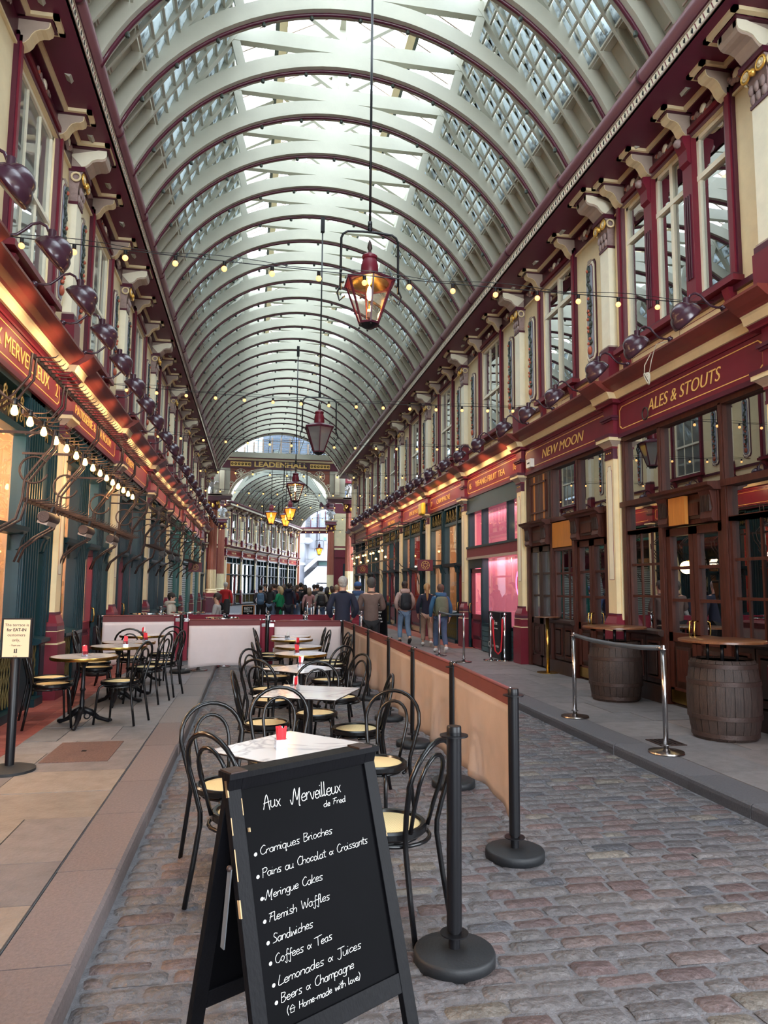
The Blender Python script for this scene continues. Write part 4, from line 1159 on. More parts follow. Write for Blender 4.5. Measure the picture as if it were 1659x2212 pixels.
for u, lit, t in GL_R: put_goose('R', u, lit, 'plum dome lamp on curved arm ' + t)
ORD = ['first', 'second', 'third', 'fourth', 'fifth', 'sixth', 'seventh', 'eighth', 'ninth', 'tenth', 'eleventh', 'twelfth', 'thirteenth', 'fourteenth', 'fifteenth']
n_ = 0
for i in range(6, 9):
    for k in (.2, .5, .8):
        put_goose('R', PR[i] + (PR[i + 1] - PR[i]) * k, 1, 'plum dome lamp on the right wall, %s one past the CHAMPAGNE sign' % ORD[n_], 'far dome lamps on the right wall'); n_ += 1
GL_L = [(5.6, 'cut by the left edge of the photo'), (6.75, 'over the M of AUX MERVEILLEUX, nearest whole one'), (7.85, 'over the middle of AUX MERVEILLEUX'), (9.0, 'over the end of AUX MERVEILLEUX'),
        (10.15, 'over the pilaster after AUX MERVEILLEUX'), (11.35, 'over the start of PATISSERIE & TEA ROOM'), (12.5, 'over the middle of PATISSERIE & TEA ROOM'), (13.75, 'over the end of PATISSERIE & TEA ROOM')]
for u, t in GL_L: put_goose('L', u, 1, 'plum dome lamp on curved arm ' + t)
n_ = 0
for i in range(4, 9):
    for k in (.2, .5, .8):
        put_goose('L', PL[i] + (PL[i + 1] - PL[i]) * k, 1, 'plum dome lamp on the left wall, %s one past the tea room sign' % ORD[n_], 'far dome lamps on the left wall'); n_ += 1

for i in range(6):
    a, c = PH[i] + .2, PH[i + 1] - .2
    green_bay('H', i, [(a, a + 1.2, 'w'), (a + 1.25, a + 2.4, 'w'), (a + 2.45, c, 'w')] if i % 2 else [(a, a + 1.6, 'w'), (a + 1.7, a + 2.6, 'd'), (a + 2.65, c, 'w')], glass=FARG, inner=WARMIN if i == 0 else DARKIN, lamp=(28, WL) if i == 0 else None, scroll=False, ledge=2.5)

# shelves, counter and pendant bulbs inside the lit patisserie window
b = MB(tfL)
for z in (1.15, 1.6, 2.05): b.box(6.8, 9.0, -1.3, -1.0, z, z + .03, OAK)
for u in (6.85, 7.9, 8.95): b.box(u, u + .04, -1.3, -1.0, .12, 2.3, OAK)
b.box(6.8, 8.9, -.75, -.35, .12, 1.0, PALE); b.box(6.75, 8.95, -.78, -.32, 1.0, 1.04, MARBLE)
b.build('shop_shelf', kind='structure')
root = empty('window_pendant_lights'); b = MB()
for u in (7.2, 7.9, 8.5): b.tube([tfL(u, -.6, 3.9), tfL(u, -.6, 3.0)], .006, BLACK, 4)

b.build('cable', root)
for u in (7.2, 7.9, 8.5): q = MB(); q.ball(tfL(u, -.6, 2.95), .045, BULB, 10); q.build('bulb', root)
tag(root, 'small pendant bulbs glowing inside the patisserie window at the left edge', 'lamp')
# ================================================================== CROSSING, SCREEN AND FAR ARCADE
def fluted_column(x, y, r=.27):
    root = empty('fluted_column', (x, y, 0)); root['kind'] = 'structure'
    b = MB(); b.box(-.42, .42, -.42, .42, .1, .95, BURG_D); b.box(-.40, .40, -.40, .40, .95, 1.18, BURG)
    b.box(-.44, .44, -.44, .44, .93, .98, TAUPE)
    b.build('pedestal', root)
    b = MB(); b.lathe([(.36, 1.18), (.38, 1.22), (.35, 1.27), (.31, 1.29), (.34, 1.33), (.32, 1.38), (r, 1.42)], (0, 0, 0), CREAM, 24)
    b.lathe([(r, 1.40), (r * .99, 2.5)], (0, 0, 0), CREAM, 40, smooth=False, flute=.90)
    b.lathe([(r * .99, 2.5), (r * .88, 5.95)], (0, 0, 0), TERRA, 40, smooth=False, flute=.90); b.build('shaft', root)
    b = MB(); b.lathe([(r * .92, 5.9), (r * .95, 5.98), (.28, 6.1), (.34, 6.35), (.4, 6.4)], (0, 0, 0), BURG_D, 20)
    for k in range(8):
        a = pi / 4 * k; b.ball((.32 * cos(a), .32 * sin(a), 6.28 if k % 2 else 6.1), .09, GOLD, 8, (1, 1, 1.3))
    for k in range(4):
        a = pi / 4 + pi / 2 * k; b.tube([(.38 * cos(a) + .08 * cos(q) * cos(a), .38 * sin(a) + .08 * cos(q) * sin(a), 6.3 + .08 * sin(q)) for q in [i * pi / 5 for i in range(10)]], .03, GOLD, 6, True)
    b.box(-.42, .42, -.42, .42, 6.40, 6.50, BURG_D); b.build('capital', root)
    b = MB(); b.box(-.38, .38, -.38, .38, 6.50, 6.74, BURG); b.box(-.46, .46, -.46, .46, 6.66, 6.76, TAUPE)
    b.box(-.30, .30, -.05, .35, 7.68, 8.3, BURG); b.box(-.18, .18, -.07, -.04, 7.82, 8.1, TAUPE); b.box(-.14, .14, -.08, -.05, 7.86, 8.06, BURG_D); b.build('entablature_block', root)
    return root
def dragon(x, y, flip, label):
    root = empty('dragon_statue', (x, y, 6.76))
    b = MB(); s = flip
    b.tube([(0, .1, .08), (s * .05, 0, .28), (s * .10, -.1, .46), (s * .05, -.2, .62), (s * .12, -.3, .70)], [.14, .17, .13, .08, .05], SILV, 10)
    b.ball((s * .16, -.34, .70), .075, SILV, 8, (1.5, 1, .8)); b.tube([(s * .2, -.36, .70), (s * .3, -.40, .66)], [.05, .015], SILV, 6)
    for k in (-1, 1):
        b.tube([(k * .12, -.12, .36), (k * .16, -.24, .18), (k * .15, -.26, .0)], [.06, .045, .05], SILV, 8)
        b.tube([(k * .1, .1, .18), (k * .17, -.02, .08), (k * .16, -.1, .0)], [.08, .06, .04], SILV, 8)
    b.tube([(0, .15, .06), (-s * .15, .28, .1), (-s * .2, .2, .3), (-s * .12, .22, .42)], [.06, .04, .03, .01], SILV, 6)
    b.build('body', root)
    for k in (-1, 1):
        w = MB()
        for q in range(5):
            a = .5 + q * .32; w.tube([(k * .06, .05, .42), (k * (.1 + .26 * cos(a)), .12, .42 + .3 * sin(a)), (k * (.08 + .36 * cos(a)), .2, .40 + .46 * sin(a))], [.045, .05, .012], SILV, 6)
        w.build('wing', root)
    tag(root, label, 'statue')
for (x, y, f, t) in ((-2.35, 41.6, 1, 'silver dragon statue on the nearer fluted column left of the LEADENHALL arch'), (5.5, 41.6, -1, 'silver dragon statue on the nearer fluted column right of the LEADENHALL arch'),
                     (-2.5, 56.0, 1, 'silver dragon statue on the farther left fluted column, seen through the arch side'), (5.9, 56.0, -1, 'silver dragon statue on the farther right fluted column beside the open end')):
    fluted_column(x, y); dragon(x, y, f, t)
def screen():
    root = empty('arch_screen', (0, 41.5, 0)); root['kind'] = 'structure'
    cx = 1.39; b = MB(); a_, b_ = 2.85, 1.84; zs = 6.60; n = 40
    arc = [(cx + a_ * cos(pi * i / n), zs + b_ * sin(pi * i / n)) for i in range(n + 1)]
    # spandrel plate, as strips between the arch and the beam
    vs = []; fs = []
    for i, (x, z) in enumerate(arc):
        for yy in (-.12, .12): vs += [(x, yy, z), (x, yy, 8.36)]
    for i in range(n):
        p = i * 4; fs += [(p, p + 4, p + 5, p + 1), (p + 2, p + 3, p + 7, p + 6), (p, p + 2, p + 6, p + 4)]
    b.add(vs, fs, TERRA)
    arc2 = [(x, -.0, z) for x, z in arc]
    b.tube([(x, -.1, z) for x, z in arc], .10, PALE, 6); b.tube([(x, -.17, z + .02) for x, z in arc], .04, TAUPE, 6)
    for s in (-1, 1):
        x0 = cx + s * a_; x1 = cx + s * 3.75
        b.box(min(x0, x1), max(x0, x1), -.14, .14, 6.75, 8.36, ROOFC); b.box(min(x0, x1) + .28, max(x0, x1) - .28, -.17, -.14, 6.9, 8.2, TAUPE)
        b.box(min(x0, x1) + .32, max(x0, x1) - .32, -.18, -.16, 6.95, 8.15, PALE)
        xe = cx + s * 4.5; b.box(min(x0, xe) - .1, max(x0, xe) + .1, -.3, .4, 6.5, 6.72, BURG_D); b.box(min(x0, xe) - .15, max(x0, xe) + .15, -.36, .4, 6.68, 6.78, TAUPE)
        # rosette and scroll fretwork
        rx, rz = cx + s * 2.25, 7.98
        for k in range(8):
            q = pi * k / 4; b.tube([(rx, -.14, rz), (rx + .24 * cos(q), -.15, rz + .24 * sin(q))], [.02, .045], PALE, 6)
        b.tube([(rx + .3 * cos(q), -.14, rz + .3 * sin(q)) for q in [2 * pi * i / 20 for i in range(20)]], .018, PALE, 5, True)
        for (dx, dz, r) in ((.62, -.55, .13), (.55, -.95, .1), (-.5, .12, .12), (-.85, .2, .09), (.3, -.42, .12), (-.38, -.1, .1)):
            b.tube([(cx + s * (2.15 + dx) + r * (1 - i / 16) * cos(i * .8), -.14, rz + dz + r * (1 - i / 16) * sin(i * .8)) for i in range(13)], .018, PALE, 5, False, False)
    b.build('arch', root)
    b = MB()
    b.box(cx - 3.7, cx + 3.7, -.2, .2, 8.32, 8.78, BURG_D); b.box(cx - 3.7, cx + 3.7, -.3, .2, 8.76, 8.86, CREAM)
    b.box(cx - 3.75, cx + 3.75, -.34, .2, 8.86, 8.93, BURG); 
    for k in range(74): b.box(cx - 3.7 + k * .1, cx - 3.7 + k * .1 + .05, -.38, -.3, 8.93, 9.0, TERRA)
    b.box(cx - 3.75, cx + 3.75, -.40, .2, 9.0, 9.06, CREAM)
    for s in (-1, 1):
        b.box(cx + s * 2.27 - .58, cx + s * 2.27 + .58, -.22, -.2, 8.42, 8.68, GOLDL)
        for k in range(6):
            x = cx + s * 2.27 - .48 + k * .192; b.ball((x, -.22, 8.55), .075, BLACK, 8, (1, .2, 1)); b.ball((x, -.235, 8.55), .03, GOLDL, 6, (1, .3, 1))
    for k in range(6):
        x = cx - 2.5 + k * 1.0; b.tube([(x + .09 * cos(q), -.3, 9.16 + .09 * sin(q)) for q in [2 * pi * i / 12 for i in range(12)]], .022, LEAFG, 5, True)
    b.build('beam', root)
    me = text_mesh('LEADENHALL', .40, GOLDL, .01, bold=.012); xs = [v.co.x for v in me.vertices]; w0 = max(xs) - min(xs)
    for v in me.vertices: v.co.x *= 3.05 / w0
    place_text(me, (cx, 41.5 - .215, 8.43), (1, 0, 0), (0, 0, 1), None, 'gold_lettering').parent = root
    D.objects['gold_lettering'].matrix_parent_inverse = root.matrix_basis.inverted()
    # glazed lunette
    g = MB(); bars = MB(); zc = 6.53; R_ = 3.70
    n = 24; x0 = -sqrt(R_ ** 2 - (9.06 - zc) ** 2)
    pts = [(cx + x0 + (-2 * x0) * i / n) for i in range(n + 1)]
    top = lambda x: zc + sqrt(max(0, R_ ** 2 - (x - cx) ** 2))
    for a, c in zip(pts, pts[1:]): g.quad((a, 0, 9.06), (c, 0, 9.06), (c, 0, top(c)), (a, 0, top(a)), ROOFG)
    k = 0; x = cx - 2.6
    while x < cx + 2.7:
        bars.box(x - .04, x + .04, -.05, .05, 9.06, top(x), TAUPE); x += .52
    z = 9.2
    while z < 10.2:
        w = sqrt(R_ ** 2 - (z - zc) ** 2); bars.box(cx - w, cx + w, -.012, .012, z - .008, z + .008, TAUPE); z += .15
    g.build('lunette_pane', root); bars.build('glazing_bar', root)
    # deep cream end arch
    e = MB(); n = 36; am = radians(66); vs = []
    for i in range(n + 1):
        a = -am + 2 * am * i / n
        for r in (RA - .06, RA + .5):
            for yy in (-.75, -.6): vs.append((cx + r * sin(a), yy, zc + r * cos(a)))
    fs = []
    for i in range(n):
        p = i * 4; q = p + 4; fs += [(p, q, q + 1, p + 1), (p + 2, p + 3, q + 3, q + 2), (p, p + 2, q + 2, q), (p + 1, q + 1, q + 3, p + 3)]
    e.add(vs, fs, ROOFC); e.build('end_arch', root)
screen()
def crossing():
    for (x0, x1, nm) in ((-6.2, -5.9, 'wall_left'), (9.2, 9.5, 'wall_right')):
        b = MB(); b.box(x0, x1, 41, 57, 0, 9, BURG)
        b.box(x0 - .02 if x0 < 0 else x0 - .05, x1 + .05 if x0 < 0 else x1, 41, 57, 4.7, 7.8, CREAM); b.build(nm, kind='structure')
    for s, xs in ((-1, (-6, -2.7)), (1, (6.25, 9.3))):
        for y in (41.2, 56.6):
            b = MB(); b.box(xs[0], xs[1], y, y + .3, 0, 8.2, BURG); b.box(xs[0] , xs[1], y - .03, y + .33, 4.8, 7.4, CREAM)
            xm = (xs[0] + xs[1]) / 2
            b.box(xm - .8, xm + .8, y - .06, y + .36, .1, 3.4, TEAL); b.box(xm - .65, xm + .65, y - .08, y + .38, .9, 3.2, WARMIN)
            b.box(xm - .55, xm + .55, y - .06, y + .36, 5.1, 7.2, BURG); b.box(xm - .45, xm + .45, y - .08, y + .38, 5.2, 7.1, DARKIN); b.box(xm - .45, xm + .45, y - .1, y + .4, 6.1, 6.2, PALE)
            b.box(xs[0], xs[1], y - .12, y + .42, 3.9, 4.5, BURG); b.box(xs[0], xs[1], y - .16, y + .46, 4.5, 4.65, CREAM); b.build('wall_back', kind='structure')
    # ring beams and lantern roof above the crossing
    b = MB()
    for (x0, x1, y0, y1) in ((-6.2, 9.5, 41.0, 41.4), (-3.0, -2.6, 41, 57), (5.5, 5.9, 41, 57)):
        b.box(x0, x1, y0, y1, 8.9 if y1 - y0 < 1 else 8.2, 9.2 if y1 - y0 < 1 else 8.7, ROOFC)
    for k in range(12):
        b.box(-2.9 + k * .74, -2.86 + k * .74, 41.2, 56.4, 11.2, 11.3, ROOFC)
    for x in (-3.0, 5.5): b.box(x, x + .3, 41, 56.6, 8.7, 11.3, ROOFC)
    tag(b.build('trim_7'), kind='structure')
    g = MB(); g.quad((-3, 41.2, 11.2), (5.8, 41.2, 11.2), (5.8, 56.6, 11.2), (-3, 56.6, 11.2), CROSSG)
    for s_, x0 in ((0, -6.2), (1, 5.8)): g.quad((x0, 41.2, 8.5), (x0 + 3.4, 41.2, 8.5), (x0 + 3.4, 56.6, 8.5), (x0, 56.6, 8.5), CROSSG)
    g.build('skylight_pane', kind='structure')
crossing()
# far arcade vault
def hall2():
    ax = Vector(tfH(0, 4.05, 0))
    rot = Matrix.Rotation(-TH, 3, 'Z')
    for i in range(0, 21):
        p = ax + Vector((sin(TH), cos(TH), 0)) * (i * RSP + .2) - rot @ Vector((XC, 0, 0))
        for T in (RIBT, BAYT):
            if T is BAYT and i == 20: continue
            c = copy_tree(T); c.location = (p.x, p.y, 0); c.rotation_euler = (0, 0, -TH)
    # right-hand wall and gutter
    tf2 = lambda u, w, z: tfH(u, 8.1 - w, z)
    b = MB(tf2); e1 = 26
    b.box(3, e1, -.2, 0, 0, 8.0, CREAM); b.box(3, e1, 0, .05, 3.9, 4.5, BURG); b.box(3, e1, 0, .04, .1, 3.9, TEAL)
    for k in range(1, 6):
        u = PH[k]; b.box(u - .15, u + .15, 0, .15, .1, 7.5, PALE); b.box(u + 1.4, u + 2.8, 0, .06, 5.2, 7.4, BURG); b.box(u + 1.5, u + 2.7, 0, .08, 5.3, 7.3, DARKIN)
        b.box(u + .5, u + 3.7, 0, .06, 1.0, 3.5, DARKIN)
    b.box(1, e1, 0, .7, 7.86, 8.1, SOFF); b.box(1, e1, .65, .75, 7.9, 8.2, GUTT)
    b.build('wall_right', kind='structure')
    # end screen of the far arcade
    b = MB(tfH); g = MB(tfH); u = 26.1
    b.box(u, u + .3, -.2, 8.2, 7.6, 7.9, BURG_D); b.box(u - .1, u + .3, -.2, 8.2, 7.9, 8.15, TAUPE); b.box(u - .15, u + .3, -.2, 8.2, 8.15, 8.3, BURG_D)
    b.box(u, u + .3, -.5, .25, 0, 7.6, TERRA); b.box(u, u + .3, 7.8, 8.4, 0, 7.6, TERRA)
    R_ = 3.7; zc = 6.53; n = 20; h = sqrt(R_ ** 2 - (8.3 - zc) ** 2)
    xs = [4.05 - h + 2 * h * i / n for i in range(n + 1)]; top = lambda x: zc + sqrt(max(.01, R_ ** 2 - (x - 4.05) ** 2))
    for a, c in zip(xs, xs[1:]): g.quad((u, a, 8.3), (u, c, 8.3), (u, c, top(c)), (u, a, top(a)), ROOFG)
    for k in range(-3, 4): 
        x = 4.05 + k * .85; b.box(u - .03, u + .03, x - .04, x + .04, 8.3, top(x), BURG_D)
    for z in (8.55, 8.8, 9.05, 9.3, 9.55, 9.8):
        w = sqrt(R_ ** 2 - (z - zc) ** 2); b.box(u - .015, u + .015, 4.05 - w, 4.05 + w, z - .01, z + .01, TAUPE)
    b.build('arch_screen', kind='structure'); g.build('arch_screen_pane', kind='structure')
hall2()
# steel and concrete tower seen through the open end
def tower():
    Y = 100.0; k = Y / 1545.0 / 1.0
    X = lambda px: (px - 547) * k * 1.035; Z = lambda py: 1.62 + (1267 - py) * k * 1.02
    root = empty('office_building', (0, 0, 0))
    b = MB(); b.box(X(560), X(900), Y + 2, Y + 6, -.0, 42, METW)
    for q in range(14): b.box(X(560), X(900), Y + 1.95, Y + 2, 1 + q * 2.2, 1.06 + q * 2.2, STONEW)
    for q in range(18): b.box(X(640) + q * 1.3, X(640) + q * 1.3 + .06, Y + 1.95, Y + 2, 0, 40, STONEW)
    b.build('facade', root)
    b = MB(); b.lathe([(.62, 0), (.62, 26)], (X(644), Y + .8, 0), METW, 20)
    for z in (4.5, 7.6, 11, 15): b.lathe([(.62, 0), (.76, .0), (.76, .35), (.62, .35)], (X(644), Y + .8, z), METW, 20)
    b.build('service_pipe', root)
    b = MB(); b.lathe([(.5, 0), (.5, 14)], (X(668), Y + .5, Z(1187)), METW, 16); b.lathe([(.5, 0), (.5, 14)], (X(683), Y + .5, Z(1186)), METW, 16)
    b.tube([(X(650), Y + .6, Z(1172)), (X(668), Y + .5, Z(1172))], .5, METW, 14); b.build('duct', root)
    b = MB(); 
    for s in (-.35, .35): b.box(X(634) + s - .12, X(634) + s + .12, Y + .4, Y + .8, 0, 24, mat('pale_blue_steel', s2l(150, 180, 222), .4, .2))
    for q in range(24): b.box(X(634) - .35, X(634) + .35, Y + .5, Y + .6, q * 1.0, q * 1.0 + .12, METW)
    b.build('ladder_track', root)
    for (dy, yb) in ((0, 0), (56, 0)):
        b = MB()
        p = [(X(650), Z(1228 + dy)), (X(674), Z(1206 + dy)), (X(712), Z(1206 + dy)), (X(712), Z(1214 + dy)), (X(676), Z(1214 + dy)), (X(650), Z(1238 + dy))]
        vs = [(x, Y - 1.2, z) for x, z in p] + [(x, Y + 1.9, z) for x, z in p]; n = 6
        b.add(vs, [(i, (i + 1) % n, n + (i + 1) % n, n + i) for i in range(n)] + [(0, 1, 4, 5), (1, 2, 3, 4), (6, 7, 10, 11), (7, 8, 9, 10)], STONEW)
        if dy == 0:
            q = [(X(650), Z(1252)), (X(676), Z(1226)), (X(712), Z(1226)), (X(712), Z(1260)), (X(676), Z(1260)), (X(650), Z(1285))]
            vs = [(x, Y - .9, z) for x, z in q] + [(x, Y + 1.8, z) for x, z in q]
            b.add(vs, [(i, (i + 1) % n, n + (i + 1) % n, n + i) for i in range(n)] + [(0, 1, 4, 5), (1, 2, 3, 4), (6, 7, 10, 11), (7, 8, 9, 10)], METW)
            for e in range(7): b.box(X(680) + e * .3, X(680) + e * .3 + .06, Y - .95, Y - .9, Z(1258), Z(1227), STONEW)
            b.box(X(682), X(700), Y + 1.7, Y + 1.96, Z(1222), Z(1215), mat('dark_window_band', s2l(70, 110, 110), .3))
        b.build('stair_parapet', root)
    b = MB(); b.box(X(686), X(698), Y + 1.8, Y + 1.97, Z(1168), Z(1162), mat('dark_window_band', s2l(70, 110, 110), .3)); b.build('window_band', root)
    tag(root, 'silver grey steel and concrete office tower with pipes seen through the open far end', 'building')
tower()

# ================================================================== LANTERNS
def lantern(name='hanging_lantern', lit=True, rod=4.3, amber=False):
    root = empty(name); h = lambda r, z, k: (r * cos(pi / 3 * k + pi / 6), r * sin(pi / 3 * k + pi / 6), z)
    f = MB(); g = MB()
    for k in range(6):
        f.bar(h(.335, 0, k), h(.13, -.56, k), .022, .022, BURG_D); f.bar(h(.34, 0, k), h(.34, 0, k + 1), .03, .035, BURG_D); f.bar(h(.13, -.56, k), h(.13, -.56, k + 1), .025, .03, BURG_D)
        g.quad(h(.325, 0, k), h(.325, 0, k + 1), h(.125, -.56, k + 1), h(.125, -.56, k), AMBER if amber else PANEL_ if lit else FROST)
        f.ball(h(.14, -.6, k), .014, BLACK, 6)
    f.lathe([(.12, -.56), (.13, -.575), (.06, -.62), (.0, -.63)], (0, 0, 0), BLACK, 12)
    f.build('frame', root); g.build('glass', root)
    r = MB(); r.lathe([(.37, -.01), (.365, .02), (.25, .07), (.13, .11)], (0, 0, 0), BURG_D, 6, smooth=False, a0=pi / 6)
    r.lathe([(.11, .10), (.12, .12), (.115, .24), (.10, .30), (.085, .33), (.10, .34), (.105, .37), (.07, .40), (.03, .42)], (0, 0, 0), BURG, 18)
    r.lathe([(.02, .40), (.03, .43), (.018, .45), (.035, .49), (.03, .53), (.01, .60), (.0, .62)], (0, 0, 0), IRON, 10)
    r.lathe([(.26, .045), (.26, -.015), (.20, -.03), (.06, -.03)], (0, 0, 0), TAUPE if not lit else BRASS, 20); r.build('roof', root)
    y = MB(); y.tube([(-.39, 0, -.12), (-.385, 0, .6), (-.36, 0, .66), (-.30, 0, .70), (-.1, 0, .715), (.1, 0, .715), (.30, 0, .70), (.36, 0, .66), (.385, 0, .6), (.39, 0, -.12)], .016, BLACK, 8)
    for s in (-1, 1):
        y.tube([(s * .39, 0, -.06), (s * .43, 0, -.16), (s * .40, 0, -.27), (s * .33, 0, -.20)], .013, BLACK, 6); y.tube([(s * .39, 0, -.02), (s * .34, 0, -.01)], .016, BLACK, 6)
    y.tube([(0, 0, .715), (0, 0, .78)], .03, BLACK, 8); y.build('yoke', root)
    q = MB(); q.tube([(0, 0, .75), (0, 0, .75 + rod)], .017, BLACK, 8); q.lathe([(.03, 0), (.03, .1)], (0, 0, .76), BLACK, 8)
    z = .75 + rod; q.box(-.045, .045, -.045, .045, z - .35, z, BLACK); q.build('rod', root)
    m = MB()
    m.lathe([(.035, -.48), (.03, -.4), (.02, -.36)], (0, 0, 0), TAUPE, 10); m.tube([(0, 0, -.36), (0, 0, -.2)], .012, BRASS, 6)
    if lit:
        e = MB(); e.lathe([(.012, -.24), (.032, -.20), (.036, -.14), (.02, -.06), (.0, -.03)], (0, 0, 0), MANTLE, 12); e.build('lit_mantle', root)
    m.build('burner', root)
    return root
def lamp_at(root, x, y, z, label, sc=1.0, lit=True):
    root.location = (x, y, z); root.scale = (sc, sc, sc); tag(root, label, 'lantern')
    if lit: light('lantern_light', 'POINT', (x, y, z - .35 * sc), 12, (1, .62, .26), .05)
lamp_at(lantern(rod=4.0), 1.39, 8.88, 5.56, 'large lit hexagonal lantern nearest the camera on a long rod', .98)
lamp_at(lantern(lit=False, rod=4.3), 1.39, 16.1, 5.22, 'unlit hexagonal lantern with frosted glass, second along the arcade', 1.0, False)
lamp_at(lantern(rod=4.1), 1.39, 25.5, 5.22, 'lit orange hexagonal lantern third along the arcade, before the LEADENHALL arch', 1.05)
for (x, y, z, t) in ((1.0, 45.5, 6.2, 'left lit lantern of the cluster hung in the crossing'), (1.95, 46.4, 6.15, 'middle lit lantern of the cluster hung in the crossing'), (2.15, 44.8, 6.4, 'right lit lantern of the cluster hung in the crossing, nearest')):
    lamp_at(lantern(rod=2.5, amber=True), x, y, z, t, 1.25)
lamp_at(lantern(rod=3.2, amber=True), 6.8, 76.0, 5.6, 'small lit lantern in front of the steel tower beyond the crossing', 1.2)
lamp_at(lantern(lit=False, rod=1.5), 3.9, 78.5, 6.9, 'small unlit lantern at the far end of the far arcade', 1.2, False)

# ================================================================== FESTOON STRINGS
def festoon(y0, z0, label, n=16, x0=-2.66, x1=5.4, sag=.25, dy=0.0, z1=None, ph=0.0, two=True):
    root = empty('festoon_light_string', (0, 0, 0)); z1 = z0 if z1 is None else z1
    P = lambda t: (x0 + (x1 - x0) * t, y0 + dy * t, z0 + (z1 - z0) * t - sag * 4 * t * (1 - t))
    c = MB(); c.tube([P(i / 30) for i in range(31)], .0055, BLACK, 5)
    if two: c.tube([(P(i / 30)[0], P(i / 30)[1] + .01, P(i / 30)[2] + .05 * abs(sin(i * .55)) + .012) for i in range(31)], .004, BLACK, 5)
    c.build('cable', root)
    first = None
    for i in range(n):
        t = (i + .5 + ph) / n
        if t >= 1: continue
        x, y, z = P(t)
        if first is None:
            s = MB(); s.lathe([(.012, 0), (.02, -.008), (.02, -.05), (.015, -.055)], (0, 0, 0), BLACK, 10); so = s.build('socket', root)
            b = MB(); b.ball((0, 0, -.085), .031, BULBS, 12); bo = b.build('bulb', so); first = tree_of(so); so.location = (x, y, z)
        else:
            k = copy_tree(first, root); k.location = (x, y, z)
    tag(root, label, 'string lights')
festoon(7.5, 5.13, 'nearest string of small orange bulbs crossing the arcade in front of the first lantern', 16, sag=.06, z1=5.05)
for y, t in ((13.6, 'second string of orange bulbs across the arcade, between the first and second lanterns'), (17.8, 'third string of orange bulbs across the arcade, just beyond the unlit lantern'), (22.8, 'fourth string of orange bulbs across the arcade, before the third lantern'),
             (27.6, 'fifth string of orange bulbs across the arcade, just beyond the third lantern'), (32.0, 'sixth string of orange bulbs across the arcade, well before the LEADENHALL arch'), (38.0, 'seventh string of orange bulbs across the arcade, closest to the LEADENHALL arch')):
    festoon(y, 5.3, t, 15, sag=.1, ph=random.uniform(-.3, .3))
festoon(47, 5.3, 'string of orange bulbs across the crossing beyond the LEADENHALL arch', 18, -2.4, 5.8, .1)
# ================================================================== FURNITURE
def bentwood():
    """bentwood-style chair, faces +x, origin on the floor under the seat centre"""
    root = empty('bistro_chair')
    b = MB(); b.lathe([(.0, .452), (.165, .452), (.175, .449)], (0, 0, 0), CANE, 36); b.build('seat', root)
    b = MB(); b.lathe([(.172, .45), (.178, .462), (.195, .464), (.206, .455), (.206, .43), (.195, .42), (.172, .425)], (0, 0, 0), BLACKG, 36); b.build('seat_ring', root)
    # outer back hoop runs on as the rear legs
    def yz(s):  # s -1..1 along hoop
        return s
    path = []
    leg = [(-.27, .0), (-.235, .2), (-.205, .40), (-.205, .46), (-.222, .56), (-.25, .68)]
    wy = [.175, .165, .155, .158, .182, .205]
    left = [(x, wy[i], z) for i, (x, z) in enumerate(leg)]
    arc = []
    for i in range(13):
        a = pi * i / 12; arc.append((-.25 - .05 * sin(a), .205 * cos(a), .70 + .185 * sin(a)))
    right = [(x, -y, z) for x, y, z in reversed(left)]
    path = left + arc + right
    b = MB(); b.tube(path, .0135, BLACKG, 8); b.build('back_hoop', root)
    path = [(-.19, .085, .455), (-.215, .10, .56), (-.245, .112, .66)]
    for i in range(11):
        a = pi * i / 10; path.append((-.252 - .035 * sin(a), .112 * cos(a), .69 + .125 * sin(a)))
    path += [(-.245, -.112, .66), (-.215, -.10, .56), (-.19, -.085, .455)]
    b = MB(); b.tube(path, .011, BLACKG, 8); b.build('inner_hoop', root)
    # hoop under the seat behind
    b = MB(); b.tube([(.0 - .17 * 1.32 * sin(a), .2 * cos(a) * 1.0, .405) for a in [pi * i / 12 for i in range(13)]], .010, BLACKG, 8)
    b.tube([(0 + .165 * cos(2 * pi * i / 20), .165 * sin(2 * pi * i / 20), .405) for i in range(20)], .009, BLACKG, 6, True); b.build('under_ring', root)
    for s in (-1, 1):
        b = MB(); b.tube([(.09, s * .10, .42), (.14, s * .135, .415), (.165, s * .15, .39), (.175, s * .155, .34), (.20, s * .175, .0)], .0125, BLACKG, 8); b.build('leg', root)
    return root
CH = bentwood(); CHT = tree_of(CH); CH0 = [True]
def chair(x, y, z0, ang, label, group=None):
    if CH0[0]: c = CH; CH0[0] = False
    else: c = copy_tree(CHT)
    c.location = (x, y, z0); c.rotation_euler = (0, 0, radians(ang)); tag(c, label, 'chair', group); return c
BC = 'black cane-seat chair '
chair(-.10, 4.46, 0, -60, BC + 'at the far left corner of the nearest square table')
chair(.02, 3.94, 0, 40, BC + 'left of the chalkboard, half hidden by its frame')
chair(.68, 3.64, 0, 138, BC + 'right of the chalkboard, behind the lone black post')
chair(.84, 4.86, 0, 234, BC + 'right of the nearest square table, back towards the barrier')
chair(.20, 5.07, 0, -92, BC + 'pushed in at the far side of the nearest square table')
chair(.14, 6.37, 0, -2, BC + 'at the left side of the second square table')
chair(.60, 6.80, 0, -98, BC + 'at the far side of the second square table')
chair(.87, 6.02, 0, 176, BC + 'at the right side of the second square table')
chair(.22, 7.62, 0, 55, BC + 'nearer of two left of the third square table')
chair(.20, 8.42, 0, -38, BC + 'farther of two left of the third square table')
chair(.93, 7.72, 0, 205, BC + 'right of the third square table')
chair(.95, 9.15, 0, 128, BC + 'right of the nearest round table on the cobbles')
chair(.30, 9.55, 0, 4, BC + 'left of the nearest round table on the cobbles')
